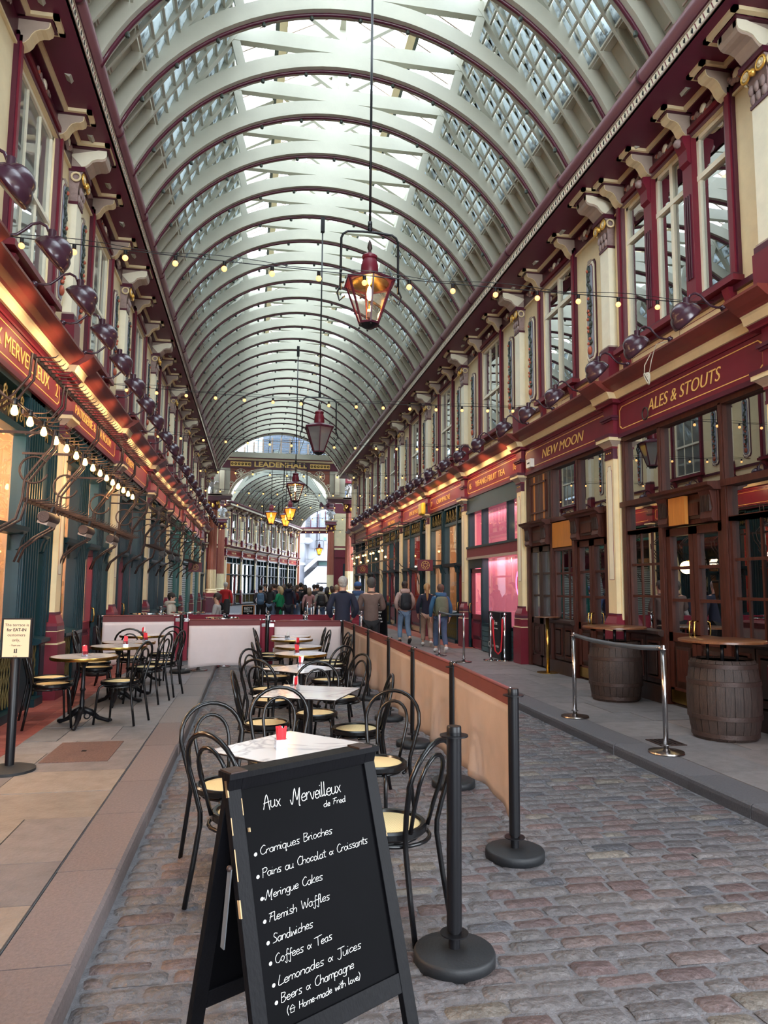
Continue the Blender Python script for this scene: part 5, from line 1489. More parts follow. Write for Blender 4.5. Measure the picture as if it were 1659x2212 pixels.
chair(.36, 10.7, 0, 5, BC + 'left of the middle round table on the cobbles')
chair(.34, 12.2, 0, -6, BC + 'nearer of two left of the farthest round tables')
chair(.32, 12.75, 0, 3, BC + 'left of the farthest round tables, beside the wine strip')
chair(1.20, 10.95, 0, 182, BC + 'nearer of the pair right of the middle round table')
chair(1.22, 11.45, 0, 186, BC + 'farther of the pair right of the middle round table')
chair(.99, 12.1, 0, 184, BC + 'nearer of two right of the farthest round tables')
chair(.98, 12.8, 0, 178, BC + 'farther of two right of the farthest round tables')
PZ = .1
chair(-2.10, 8.38, PZ, 14, BC + 'on red tiles directly behind the terrace notice')
chair(-2.28, 8.95, PZ, 6, BC + 'on red tiles behind the notice, by the window')
chair(-1.43, 8.52, PZ, 162, BC + 'right of the nearest round pavement table')
chair(-1.98, 9.95, PZ, 14, BC + 'on tiles left of the second round pavement table')
chair(-2.12, 10.6, PZ, 4, BC + 'on tiles close to the burgundy door')
chair(-1.36, 9.92, PZ, 164, BC + 'right of the second round pavement table')
chair(-1.24, 10.5, PZ, 166, BC + 'right of the third round pavement table')
chair(-1.38, 11.75, PZ, 128, BC + 'right of the farthest pavement table, before the pink canvas')
chair(-1.74, 11.2, PZ, 92, BC + 'seen from behind between third and farthest pavement tables')
chair(-2.06, 11.75, PZ, 8, BC + 'left of the farthest pavement table')
def square_table(x, y, ang, sz, label):
    root = empty('square_bistro_table', (x, y, 0), radians(ang))
    h = sz / 2; b = MB(); b.box(-h, h, -h, h, .728, .735, BLACK); b.box(-h + .002, h - .002, -h + .002, h - .002, .735, .7405, MARBLE); b.build('tabletop', root, .002)
    b = MB(); b.lathe([(.04, .03), (.038, .70), (.10, .715), (.10, .728)], (0, 0, 0), BLACK, 20); b.build('column', root)
    b = MB(); b.box(-.2, .2, -.2, .2, 0.0, .018, BLACK); b.box(-.19, .19, -.19, .19, .018, .03, BLACK); b.build('base', root)
    tag(root, label, 'table'); return root
square_table(.245, 4.05, 45, .655, 'nearest square white marble table behind the chalkboard sign')
square_table(.48, 6.13, 66, .70, 'second square white marble table, tilted, with pinkish reflection')
square_table(.53, 7.86, 42, .62, 'third square white marble table, smallest in view on the cobbles')
def round_table(x, y, z0, label):
    root = empty('round_bistro_table', (x, y, z0))
    b = MB(); b.disc(.339, (0, 0, .7385), MARBLE); b.lathe([(.338, .739), (.35, .738), (.352, .72), (.345, .705), (.0, .705)], (0, 0, 0), BRASS, 40, cap=False); b.build('tabletop', root)
    b = MB(); b.lathe([(.05, .12), (.035, .16), (.024, .19), (.028, .25), (.022, .28), (.022, .36), (.034, .38), (.022, .40), (.02, .62), (.05, .68), (.10, .70)], (0, 0, 0), BLACK, 16); b.build('column', root)
    for k in range(3):
        a = 2 * pi * k / 3 + .5; c, s = cos(a), sin(a)
        b = MB(); b.tube([(.02 * c, .02 * s, .17), (.10 * c, .10 * s, .13), (.18 * c, .18 * s, .06), (.26 * c, .26 * s, .03), (.30 * c, .30 * s, .02)], [.03, .032, .024, .02, .026], BLACK, 8)
        b.tube([(.06 * c + .03 * cos(q) * c, .06 * s + .03 * cos(q) * s, .09 + .03 * sin(q)) for q in [i * .7 for i in range(9)]], .009, BLACK, 5, True)
        b.ball((.31 * c, .31 * s, .022), .024, BLACK, 8, (1, 1, .8)); b.build('leg', root)
    tag(root, label, 'table'); return root
RT = [(.64, 9.62, 0, 'nearest round brass-rimmed marble table on the cobbles'), (.68, 10.76, 0, 'middle round brass-rimmed marble table on the cobbles'), (.66, 12.2, 0, 'second-farthest round brass-rimmed marble table on the cobbles'), (.68, 12.92, 0, 'farthest round brass-rimmed marble table on the cobbles, by the banner'),
      (-1.80, 8.42, PZ, 'nearest round brass-rimmed marble table on the left pavement'), (-1.68, 9.80, PZ, 'second round brass-rimmed marble table on the left pavement'), (-1.66, 10.45, PZ, 'third round marble table on the left pavement, partly behind the second'), (-1.68, 11.85, PZ, 'farthest round marble table on the left pavement by the pink banner')]
for t in RT: round_table(*t)
RED = mat('red_sachet_paper', s2l(208, 30, 44), .5); WHT = mat('white_sachet_paper', s2l(232, 228, 226), .5)
def sachets(x, y, z, n, red, label, seed):
    R = random.Random(seed); root = empty('sachet_holder', (x, y, z), R.uniform(0, 1))
    b = MB(); h = .03
    for (x0, x1, y0, y1) in ((-h, h, -h, -h + .004), (-h, h, h - .004, h), (-h, -h + .004, -h, h), (h - .004, h, -h, h)): b.box(x0, x1, y0, y1, .0, .055, CUPG)
    b.box(-h, h, -h, h, 0, .008, CUPG); b.build('glass_cube', root)
    for k in range(n):
        a = (-.018 + .036 * (k % 4) / 3, -.014 + .028 * (k // 4) / 2); t = R.uniform(-.12, .12)
        M = Matrix.Rotation(t, 3, 'Y') @ Matrix.Rotation(R.uniform(-.12, .12), 3, 'X'); m = RED if k < red else WHT
        b = MB(); b.obox((a[0], a[1], .062 + R.uniform(0, .015)), (.014, .004, .10), M, m); b.build('sachet', root)
    tag(root, label, 'sugar sachets')
sachets(.17, 4.02, .7405, 10, 6, 'glass cube of red and white sugar sachets on the nearest square table', 1)
sachets(.37, 6.2, .7405, 8, 3, 'glass cube of sugar sachets on the second square table', 2)
sachets(.53, 7.95, .7405, 8, 2, 'glass cube of mostly white sachets on the third square table', 3)
sachets(.58, 9.5, .739, 6, 6, 'glass cube of red sachets on the nearest round cobble-side table', 4)
sachets(.66, 10.75, .739, 6, 4, 'glass cube of red sachets on the middle round cobble-side table', 5)
sachets(.58, 12.15, .739, 6, 0, 'glass cube of white sachets on the second-farthest round table', 6)
sachets(-1.79, 8.38, PZ + .739, 7, 4, 'glass of red and white sachets on the nearest round pavement table', 7)
sachets(-1.6, 9.80, PZ + .739, 6, 5, 'glass of red sachets on the second round pavement table', 8)
sachets(-1.45, 10.45, PZ + .739, 6, 6, 'red sachets on the third round pavement table', 9)
sachets(-1.68, 11.85, PZ + .739, 5, 2, 'sachets on the farthest round pavement table', 10)

# ------------------------------------------------------------------ barrier posts and banners
def post():
    root = empty('barrier_post')
    b = MB(); b.lathe([(.0, .060), (.03, .058), (.166, .052), (.174, .048), (.178, .040), (.178, .0)], (0, 0, 0), RUBBER, 48); b.build('base', root)
    b = MB(); b.lathe([(.025, .055), (.025, .13), (.0335, .13), (.0335, .975), (.0, .975)], (0, 0, 0), BLACK, 24); b.build('pole', root)
    b = MB(); b.lathe([(.03, .115), (.062, .115), (.062, .120), (.03, .120)], (0, 0, 0), BLACK, 28); b.build('collar', root)
    b = MB(); b.lathe([(.03, .955), (.064, .955), (.064, .961), (.033, .961), (.033, .995), (.03, 1.0), (.0, 1.0)], (0, 0, 0), BLACK, 28); b.build('cap', root)
    return root
PO = post(); POT = tree_of(PO); PO0 = [True]
def put_post(x, y, z, label, lean=0.0):
    if PO0[0]: c = PO; PO0[0] = False
    else: c = copy_tree(POT)
    c.location = (x, y, z); c.rotation_euler = (0, lean, x * 3); tag(c, label, 'barrier post')
put_post(.905, 3.19, 0, 'lone black barrier post nearest the camera beside the chalkboard sign')
RP = [(1.60, 4.30), (1.66, 5.87), (1.66, 7.37), (1.68, 8.82), (1.68, 10.42), (1.68, 11.9), (1.66, 13.25)]
for (x, y), t in zip(RP, ('black barrier post at the near end of the tan canvas row', 'second black barrier post of the tan canvas row', 'third black barrier post of the tan canvas row', 'fourth black barrier post of the tan canvas row', 'fifth black barrier post of the tan canvas row', 'sixth black barrier post of the tan canvas row, just before the corner', 'corner black barrier post where the tan and pink canvases meet')):
    put_post(x, y, 0, t)
BP = [(.27, 13.2, 0), (-1.22, 13.12, .1), (-2.55, 12.9, .1)]
for (x, y, z), t in zip(BP, ('black barrier post behind the round tables in the cross row', 'black barrier post at the kerb in the cross row, with hooks hanging', 'leftmost black barrier post of the cross row by the burgundy door')): put_post(x, y, z, t)
def banner(a, c, z0, z1, m, m2, label, bottom=.15, wave=.02, seed=1, stripe=.10, ga=.055, gc=.055):
    R = random.Random(seed); a = Vector((*a, 0)); c = Vector((*c, 0)); d = (c - a); l = d.length; d.normalize(); nrm = Vector((d.y, -d.x, 0))
    root = empty('canvas_barrier', (0, 0, 0)); g0 = ga
    b = MB(); n, k = 24, 12; L = l - ga - gc; ph = R.uniform(0, 6)
    def zb(t): return bottom + .05 * sin(pi * t) * 1.0 - .0 
    vs = []
    for i in range(n + 1):
        t = i / n; w = wave * sin(t * 9 + ph) + wave * .6 * sin(t * 21 + ph * 2); e = sin(pi * t) ** .5
        for j in range(k + 1):
            s = j / k; z = (z0 + z1) * 0 + (z1 - stripe) * (1 - s) + zb(t) * s
            p = a + d * (g0 + L * t) + nrm * (w * e * s); vs.append((p.x, p.y, z0 + z))
    N = len(vs)
    fs = [(i * (k + 1) + j, (i + 1) * (k + 1) + j, (i + 1) * (k + 1) + j + 1, i * (k + 1) + j + 1) for i in range(n) for j in range(k)]
    b.add(vs, fs, m, True); o = b.build('canvas', root); s = o.modifiers.new('thick', 'SOLIDIFY'); s.thickness = .003
    b = MB(); p0 = a + d * g0; p1 = a + d * (g0 + L); z = z0 + z1
    up = Vector((0, 0, 1))
    b.bar((p0.x, p0.y, z - stripe / 2), (p1.x, p1.y, z - stripe / 2), .012, stripe, m2); b.tube([(p0.x, p0.y, z), (p1.x, p1.y, z)], .014, m2, 8); b.build('top_band', root)
    b = MB(); 
    for p, q in ((a, p0), (c, p1)): b.tube([(p.x, p.y, z), (q.x, q.y, z)], .009, CHROME, 6); b.ball((q.x, q.y, z), .017, CHROME, 8)
    for p, q in ((a, p0), (c, p1)): b.tube([(q.x, q.y, z0 + bottom + .01), ((p.x + q.x) / 2, (p.y + q.y) / 2, z0 + bottom - .03), (p.x, p.y, z0 + bottom - .05)], .003, CHROME, 5)
    b.build('clip', root)
    tag(root, label, 'barrier banner'); return root
nm = ('nearest the camera', 'second from the near end', 'third from the near end', 'fourth from the near end', 'fifth from the near end', 'sixth, next to the corner')
for i in range(6):
    banner(RP[i], RP[i + 1], 0, .985, CANVAS, STRIPE, 'tan canvas barrier panel along the cobbles, ' + nm[i], .17 if i else .2, .03, i + 2)
banner(RP[6], BP[0][:2], 0, .985, CANVASP, STRIPE, 'pale pink-beige canvas barrier panel behind the round tables', .14, .006, 20, gc=.13)
banner(BP[0][:2], BP[1][:2], .05, .96, CANVASP, STRIPE, 'pale pink-beige canvas barrier panel between the two table groups', .12, .01, 21, ga=.13, gc=.13)
banner(BP[1][:2], BP[2][:2], .1, .985, CANVASP, STRIPE, 'pale pink-beige canvas barrier panel behind the pavement tables', .14, .006, 22, ga=.13)
def flap(x, y, z0, label):
    b = MB(); b.box(x - .10, x + .10, y + .05, y + .056, z0 + .2, z0 + .88, CANVASR); b.box(x - .11, x + .11, y + .045, y + .06, z0 + .88, z0 + .94, CHROME); tag(b.build('canvas_end_strip'), label, 'canvas strip')
flap(.28, 13.22, 0, 'wine red canvas strip behind the post by the round tables'); flap(-1.22, 13.14, .1, 'wine red canvas strip behind the post at the kerb')
# second terrace behind: steel posts, wine banners, silver tables
def steel_post(x, y, z, label, knob=True, m=None, h=.98, flat=False):
    m = m or STEEL; root = empty('queue_post', (x, y, z))
    b = MB(); b.lathe([(.16, 0), (.165, .006), (.16, .018), (.05, .032), (.03, .04), (.0, .04)], (0, 0, 0), m, 32); b.build('base', root)
    b = MB(); b.lathe([(.024, .03), (.024, h)], (0, 0, 0), m, 20); b.lathe([(.024, .07), (.04, .07), (.04, .078), (.024, .078)], (0, 0, 0), m, 20); b.build('pole', root)
    b = MB()
    if knob: b.lathe([(.03, h), (.034, h + .01), (.02, h + .02), (.032, h + .045), (.02, h + .07), (.0, h + .075)], (0, 0, 0), m, 16)
    else: b.lathe([(.024, h - .03), (.045, h - .03), (.045, h - .022), (.026, h - .02), (.026, h + .01), (.0, h + .01)], (0, 0, 0), m, 20)
    b.build('cap', root); tag(root, label, 'queue post'); return root
steel_post(-.93, 13.42, .1, 'steel post behind the pink canvas at the kerb, only its base visible', False, STEEL, .9)
steel_post(3.80, 8.15, PZ, 'left steel post of the pair with grey bar before the barrels', False)
steel_post(3.83, 6.28, PZ, 'right steel post of the pair with grey bar, nearest the camera', False)
b = MB(); b.tube([(3.80, 8.10, PZ + .96), (3.805, 7.7, PZ + .935), (3.815, 7.2, PZ + .925), (3.825, 6.7, PZ + .935), (3.83, 6.33, PZ + .96)], .024, mat('slate_grey_belt', s2l(78, 84, 92), .35), 12)
for y in (8.12, 6.31): b.tube([(3.81, y - .03, PZ + .965), (3.81, y + .03, PZ + .965)], .012, CHROME, 8)
tag(b.build('barrier_belt'), 'grey rolled belt bar joining the two steel posts in front of the pub', 'barrier belt')
steel_post(4.27, 14.3, PZ, 'right steel post of the far pair joined by a bar near the pink shop', False)
steel_post(4.12, 15.7, PZ, 'left steel post of the far pair, beside the man in the blue jacket', False)
b = MB(); b.tube([(4.27, 14.35, PZ + .96), (4.19, 15.0, PZ + .93), (4.12, 15.65, PZ + .96)], .022, mat('slate_grey_belt', s2l(78, 84, 92), .35), 10)
tag(b.build('barrier_belt'), 'grey belt bar between the far pair of steel posts', 'barrier belt')
steel_post(4.95, 14.6, PZ, 'left chrome post with red rope outside the pink tea shop', False, CHROME)
steel_post(5.22, 14.5, PZ, 'right chrome post with red rope outside the pink tea shop', False, CHROME)
b = MB(); b.tube([(4.99, 14.58, PZ + .86), (5.0, 14.57, PZ + .5), (5.03, 14.56, PZ + .2), (5.09, 14.55, PZ + .13), (5.15, 14.54, PZ + .2), (5.17, 14.53, PZ + .5), (5.18, 14.52, PZ + .86)], .018, mat('red_velvet_rope', s2l(190, 24, 40), .7, bump=(90, .4)), 10)
for x in (4.97, 5.2): b.tube([(x, 14.55, PZ + .9), (x + (.02 if x < 5.1 else -.02), 14.55, PZ + .85)], .008, CHROME, 6)
tag(b.build('rope'), 'red velvet rope hanging in a loop between two chrome posts', 'rope')
xs = [-2.0, -.6, .35, 1.2, 2.0, 2.5]
for i, x in enumerate(xs): steel_post(x, 16.6 + .1 * (i % 2), 0 if x > -.66 else PZ, 'chrome knob-topped post holding the wine red canvas, %s from the left' % ('first', 'second', 'third', 'fourth', 'fifth', 'sixth')[i], True, CHROME)['group'] = 'chrome posts of the far terrace'
for i in range(len(xs) - 1):
    o = banner((xs[i], 16.65), (xs[i + 1], 16.65), 0, .95, CANVASR, CANVASR, 'wine red canvas of the far terrace, %s panel from the left' % ('first', 'second', 'third', 'fourth', 'fifth')[i], .2, .03, 40 + i); o['group'] = 'wine red canvases of the far terrace'
for i, (x, y) in enumerate(((2.9, 18), (2.85, 19.5), (2.8, 21), (2.7, 22.5), (2.9, 24), (2.8, 25.5))):
    o = steel_post(x - .9, y, 0, 'chrome knob-topped post beside the crowd, %s in the receding row' % ('first', 'second', 'third', 'fourth', 'fifth', 'sixth')[i], True, CHROME); o['group'] = 'chrome posts going away beside the crowd'
for i, (x, y) in enumerate(((-2.0, 14.6), (-1.3, 15.2), (-.6, 14.9), (.9, 15.4))):
    root = empty('silver_terrace_table', (x, y, PZ if x < -.66 else 0)); b = MB(); b.lathe([(0, .98 if i < 3 else .9), (.33, .98 if i < 3 else .9), (.34, .96 if i < 3 else .88), (0, .955 if i < 3 else .875)], (0, 0, 0), CHROME, 28); b.build('tabletop', root)
    b = MB(); b.lathe([(.2, 0), (.2, .02), (.03, .04), (.025, .95 if i < 3 else .87)], (0, 0, 0), STEEL, 16); b.build('stand', root)
    tag(root, ('round silver table top showing above the pink canvas, farthest left', 'round silver table top above the pink canvas, middle of the left group', 'round silver table top above the pink canvas, right of the left group', 'lone round silver table top above the canvas behind the round marble tables')[i], 'table')
b = MB(); b.lathe([(.02, 1.0), (.065, 1.02), (.07, 1.25), (.05, 1.32), (.0, 1.33)], (-.56, 16.2, 0), mat('black_fabric', (.01, .01, .012), .9), 14); b.tube([(-.62, 16.2, .1), (-.56, 16.2, 1.03)], .012, BLACK, 8)
b.lathe([(.14, .1), (.14, .115), (.0, .13)], (-.62, 16.2, 0), BLACK, 16)
tag(b.build('covered_stand'), 'black cloth-covered stand behind the wine red canvas', 'covered stand')

# ------------------------------------------------------------------ notice post
def notice():
    root = empty('notice_stand', (-1.92, 6.47, .1))
    b = MB(); b.lathe([(.0, .05), (.03, .05), (.15, .035), (.20, .02), (.20, 0)], (0, 0, 0), RUBBER, 40); b.build('base', root)
    b = MB(); b.lathe([(.036, .04), (.036, .90), (.03, .91), (0, .91)], (0, 0, 0), BLACK, 24); b.build('pole', root)
    sg = MB(); sg.box(-.118, .118, -.014, .012, .905, 1.235, BLACK); sg.box(-.106, .106, -.016, -.013, .917, 1.223, mat('cream_notice_card', s2l(226, 204, 168), .6)); s = sg.build('sign_panel', root)
    INK = mat('dark_ink', s2l(52, 50, 52), .7)
    for t, z, sz, bo in (('The terrace is', 1.180, .034, 0), ('for EAT-IN', 1.140, .034, .0008), ('customers', 1.098, .034, 0), ('only,', 1.056, .034, 0), ('- Thank you -', 1.018, .018, 0), ('la tally', .932, .013, 0)):
        me = text_mesh(t, sz, INK, .001, bold=bo); o = D.objects.new('lettering', me); COL.objects.link(o); o.parent = s; o.location = (0, -.0165, z - .012); o.rotation_euler = (pi / 2, 0, 0)
    g = MB(); g.box(-.012, -.003, -.0175, -.016, .952, .972, INK); g.box(.003, .012, -.0175, -.016, .952, .975, INK); g.box(-.014, .014, -.0175, -.016, .950, .955, INK); g.ball((-.0075, -.017, .977), .005, INK, 8); g.ball((.0075, -.017, .98), .005, INK, 8); g.build('emblem', s)
    root.rotation_euler = (0, 0, radians(-6))
    tag(root, 'black post with a framed cream notice about the terrace for eat-in customers', 'sign')
notice()

# ------------------------------------------------------------------ barrels and bar tables
def barrel(x, y, label, r=.41):
    root = empty('barrel_table', (x, y, PZ)); n = 26
    prof = [(.30, 0), (.315, .02), (.335, .12), (.355, .26), (.362, .40), (.355, .54), (.335, .68), (.315, .78), (.30, .80)]
    st = MB()
    for k in range(n):
        a0 = 2 * pi * k / n + .006; a1 = 2 * pi * (k + 1) / n - .006; vs = []
        for (rr, z) in prof:
            for a in (a0, (a0 + a1) / 2, a1): vs.append((rr * cos(a), rr * sin(a), z))
        fs = [(i * 3 + j, i * 3 + j + 1, (i + 1) * 3 + j + 1, (i + 1) * 3 + j) for i in range(len(prof) - 1) for j in range(2)]
        st.add(vs, fs, BARREL, True)
    st.lathe([(.0, .775), (.30, .775)], (0, 0, 0), BARREL, 24); st.lathe([(.33, .12), (.35, .3), (.35, .5), (.33, .68)], (0, 0, 0), BLACK, 26); st.build('staves', root)
    for z, rr in ((.05, .326), (.23, .358), (.57, .358), (.74, .33)):
        h = MB(); h.lathe([(rr - .006, z - .025), (rr + .002, z - .022), (rr + .002, z + .022), (rr - .006, z + .025)], (0, 0, 0), IRON, 32); h.build('hoop', root)
    for k in range(4):
        a = pi / 4 + pi / 2 * k; l = MB(); l.lathe([(.016, .77), (.016, .97)], (.14 * cos(a), .14 * sin(a), 0), BLACK, 10); l.build('stub_leg', root)
    t = MB(); t.lathe([(.0, 1.0), (r - .01, 1.0), (r, .992), (r, .972), (.0, .968)], (0, 0, 0), BTOP, 40); t.build('tabletop', root)
    root.rotation_euler = (0, 0, x); tag(root, label, 'barrel table')
barrel(4.97, 9.35, 'weathered oak barrel with a round plank top under the cream pilaster', .43)
barrel(4.86, 6.86, 'weathered oak barrel with a round plank top at the right edge of the photo', .43)
root = empty('bar_table', (5.28, 12.4, PZ)); b = MB(); b.lathe([(.2, 0), (.2, .012), (.04, .03), (.0, .03)], (0, 0, 0), BRASS, 32); b.build('base', root)
b = MB(); b.lathe([(.032, .02), (.032, .98)], (0, 0, 0), BRASS, 18); b.build('pole', root)
b = MB(); b.lathe([(.0, 1.0), (.22, 1.0), (.225, .99), (.0, .98)], (0, 0, 0), BTOP, 32); b.build('tabletop', root)
tag(root, 'slim brass poseur table against the NEW MOON pub front', 'table')

# ------------------------------------------------------------------ small boards
def easel(x, y, z, w, h, ang, lines, label, frame=BWOOD, sz=.08, name='chalkboard_sign'):
    root = empty(name, (x, y, z), radians(ang))
    M = Matrix.Rotation(radians(-12), 3, 'X')
    for k, s in ((0, 1), (1, -1)):
        b = MB(); tilt = Matrix.Rotation(radians(12 * -s), 3, 'X'); y0 = -s * .0
        off = -s * .11
        def P(u, t): return (u, off * (1 - t), h * t)
        for u in (-w / 2 + .02, w / 2 - .02): b.bar(P(u, 0), P(u, 1), .04, .025, frame)
        b.bar(P(-w / 2, .98), P(w / 2, .98), .025, .04, frame); b.bar(P(-w / 2, .12), P(w / 2, .12), .025, .04, frame)
        b.build('frame', root)
        p = MB(); p.quad(P(-w / 2 + .03, .12), P(w / 2 - .03, .12), P(w / 2 - .03, .98), P(-w / 2 + .03, .98), CHALKB); q = p.build('board', root)
        sm = q.modifiers.new('t', 'SOLIDIFY'); sm.thickness = .012
    for i, (t, f, s_) in enumerate(lines):
        me = text_mesh(t, s_, CHALK, .002, bold=.0008); xs = [v.co.x for v in me.vertices]
        o = D.objects.new('lettering', me); COL.objects.link(o); o.parent = root; o.location = (0, -.11 * (1 - f) - .016, h * f); o.rotation_euler = (radians(90 - degrees_(atan2(.11, h))), 0, 0)
    tag(root, label, 'sign')
def degrees_(r): return r * 180 / pi
easel(3.55, 20.6, PZ, .58, 1.12, 8, [('AMATHUS', .88, .07), ('LOCAL', .76, .06), ('DELIVERY', .68, .06), ('SPIRITS', .60, .06), ('HAMPERS', .52, .06), ('BUY NOW', .44, .06), ('THIS', .34, .05)], 'black chalkboard of the wine shop between the two walking groups')
easel(-.17, 29.0, 0, .50, .84, -4, [('BEST', .80, .15), ('COFFEE', .69, .095), ('IN', .60, .07), ('TOWN!', .47, .12)], 'orange-framed chalkboard reading BEST COFFEE IN TOWN before the crowd', OAK)
b = MB(); b.box(5.2, 5.46, 14.72, 15.5, PZ, PZ + 1.0, BLACK); o = b.build('newspaper_dispenser', None, .01)
for t, u, z, s_ in (('free', 15.0, .72, .13), ('please take a copy', 15.05, .63, .045), ('CM', 15.38, .22, .16), ('CITY MATTERS', 15.02, .24, .06)):
    me = text_mesh(t, s_, WHITEP, .002); place_text(me, (5.196, u, PZ + z), (0, -1, 0), (0, 0, 1), o)
tag(o, 'black newspaper dispenser with white lettering beside the pink shop and burgundy pilaster', 'newspaper stand')
# ================================================================== CHALKBOARD SIGN IN FRONT
GL = {'a': ("4,4 2,5 0,3 1,0 3,0 4,3;4,5 4,1 5,0", 5.4), 'b': ("0,9 0,0;0,3 2,5 4,3 3,0 0,0", 5), 'c': ("4,4 2,5 0,3 1,0 4,1", 4.6), 'd': ("4,4 2,5 0,3 1,0 3,0 4,3;4,10 4,1 5,0", 5.4),
 'e': (".2,2.6 2.2,2.6 3.9,3.2 3.2,4.9 1.6,5 .1,3 .8,.5 2.6,0 4.2,1", 4.9), 'f': ("4,9 3,10 2,8 2,-3 1,-4 0,-2;0,4 4,5", 4.2), 'g': ("4,4 2,5 0,3 1,0 3,0 4,3;4,5 4,-3 2,-4 0,-3", 5), 'h': ("0,10 0,0;0,3 2,5 4,4 4,0", 5),
 'i': ("0,5 0,1 1,0;0,7.6 .2,8", 2), 'k': ("0,10 0,0;4,6 0,2 4,0", 4.8), 'l': ("0,10 0,1 1,0 2,1", 2.4), 'm': ("0,5 0,0;0,3 1.5,5 3,4 3,0;3,3 4.5,5 6,4 6,0", 7), 'n': ("0,5 0,0;0,3 2,5 4,4 4,0", 5),
 'o': ("2,5 0,3 1,0 3,0 4,3 2,5", 5), 'p': ("0,5 0,-4;0,3 2,5 4,3 3,0 0,1", 5), 'q': ("4,4 2,5 0,3 1,0 3,0 4,3;4,5 4,-4 5,-3", 5.6), 'r': ("0,5 0,0;0,3 2,5 3,5", 3.6), 's': ("4,5 1,5 1,3 3,2 3,0 0,0", 4.4),
 't': ("1,9 1,1 3,0;-1,6 3,6", 3.4), 'u': ("0,5 0,1 2,0 4,2;4,5 4,1 5,0", 5.4), 'v': ("0,5 2,0 4,5", 4.6), 'w': ("0,5 1,0 3,4 4.5,0 6,5", 6.6), 'x': ("0,5 4,0;4,5 0,0", 4.8),
 'A': ("0,0 3,10 6,-1;0,4 6,5", 7), 'M': ("-3,3 -2,0 -1,1 1,10 3,2 6,10 5,-1 6,-2", 7.5), 'F': ("0,0 2,10;-1,9 5,10;0,5 4,5.5", 5.4), 'C': ("5,9 3,10 0,6 1,1 4,0 6,2", 6.4), 'B': ("0,10 0,0;0,10 4,9 3,6 0,5;2,5.5 5,3 3,0 0,0", 6),
 'P': ("0,10 0,-1;-1,9 3,10 5,8 3,5 0,5", 5.6), 'W': ("0,10 2,0 4,7 6,0 8,10", 8.8), 'S': ("5,9 2,10 1,7 4,4 4,1 0,0", 5.6), 'T': ("3,10 3,0;-2,9.3 8,10.4", 7), 'L': ("1,10 0,0 5,.5", 5.4), 'J': ("4,10 4,0 2,-2 0,0;0,10 8,10.5", 6.4),
 'H': ("0,10 0,0;5,10 5,0;0,5 5,5", 6), '&': ("5,4.5 2,0 0,2 1,4 2.5,4 5,0", 6), '(': ("2,11 0,5 2,-2", 3.4), ')': ("0,11 2,5 0,-2", 3), '-': ("0,3 3,3", 4), '^': ("0,5 4,10 8,5 0,5;1.6,5 1.6,0 6.4,0 6.4,5", 9.6), ' ': ("", 4.5)}
def smooth_path(P, n=5):
    if len(P) < 3: return P
    Q = [P[0]] + P + [P[-1]]; out = []
    for i in range(1, len(Q) - 2):
        p0, p1, p2, p3 = Q[i - 1:i + 3]
        for k in range(n):
            t = k / n; out.append(tuple(.5 * (2 * b + (c - a) * t + (2 * a - 5 * b + 4 * c - d) * t * t + (3 * b - a - 3 * c + d) * t ** 3) for a, b, c, d in zip(p0, p1, p2, p3)))
    out.append(P[-1]); return out
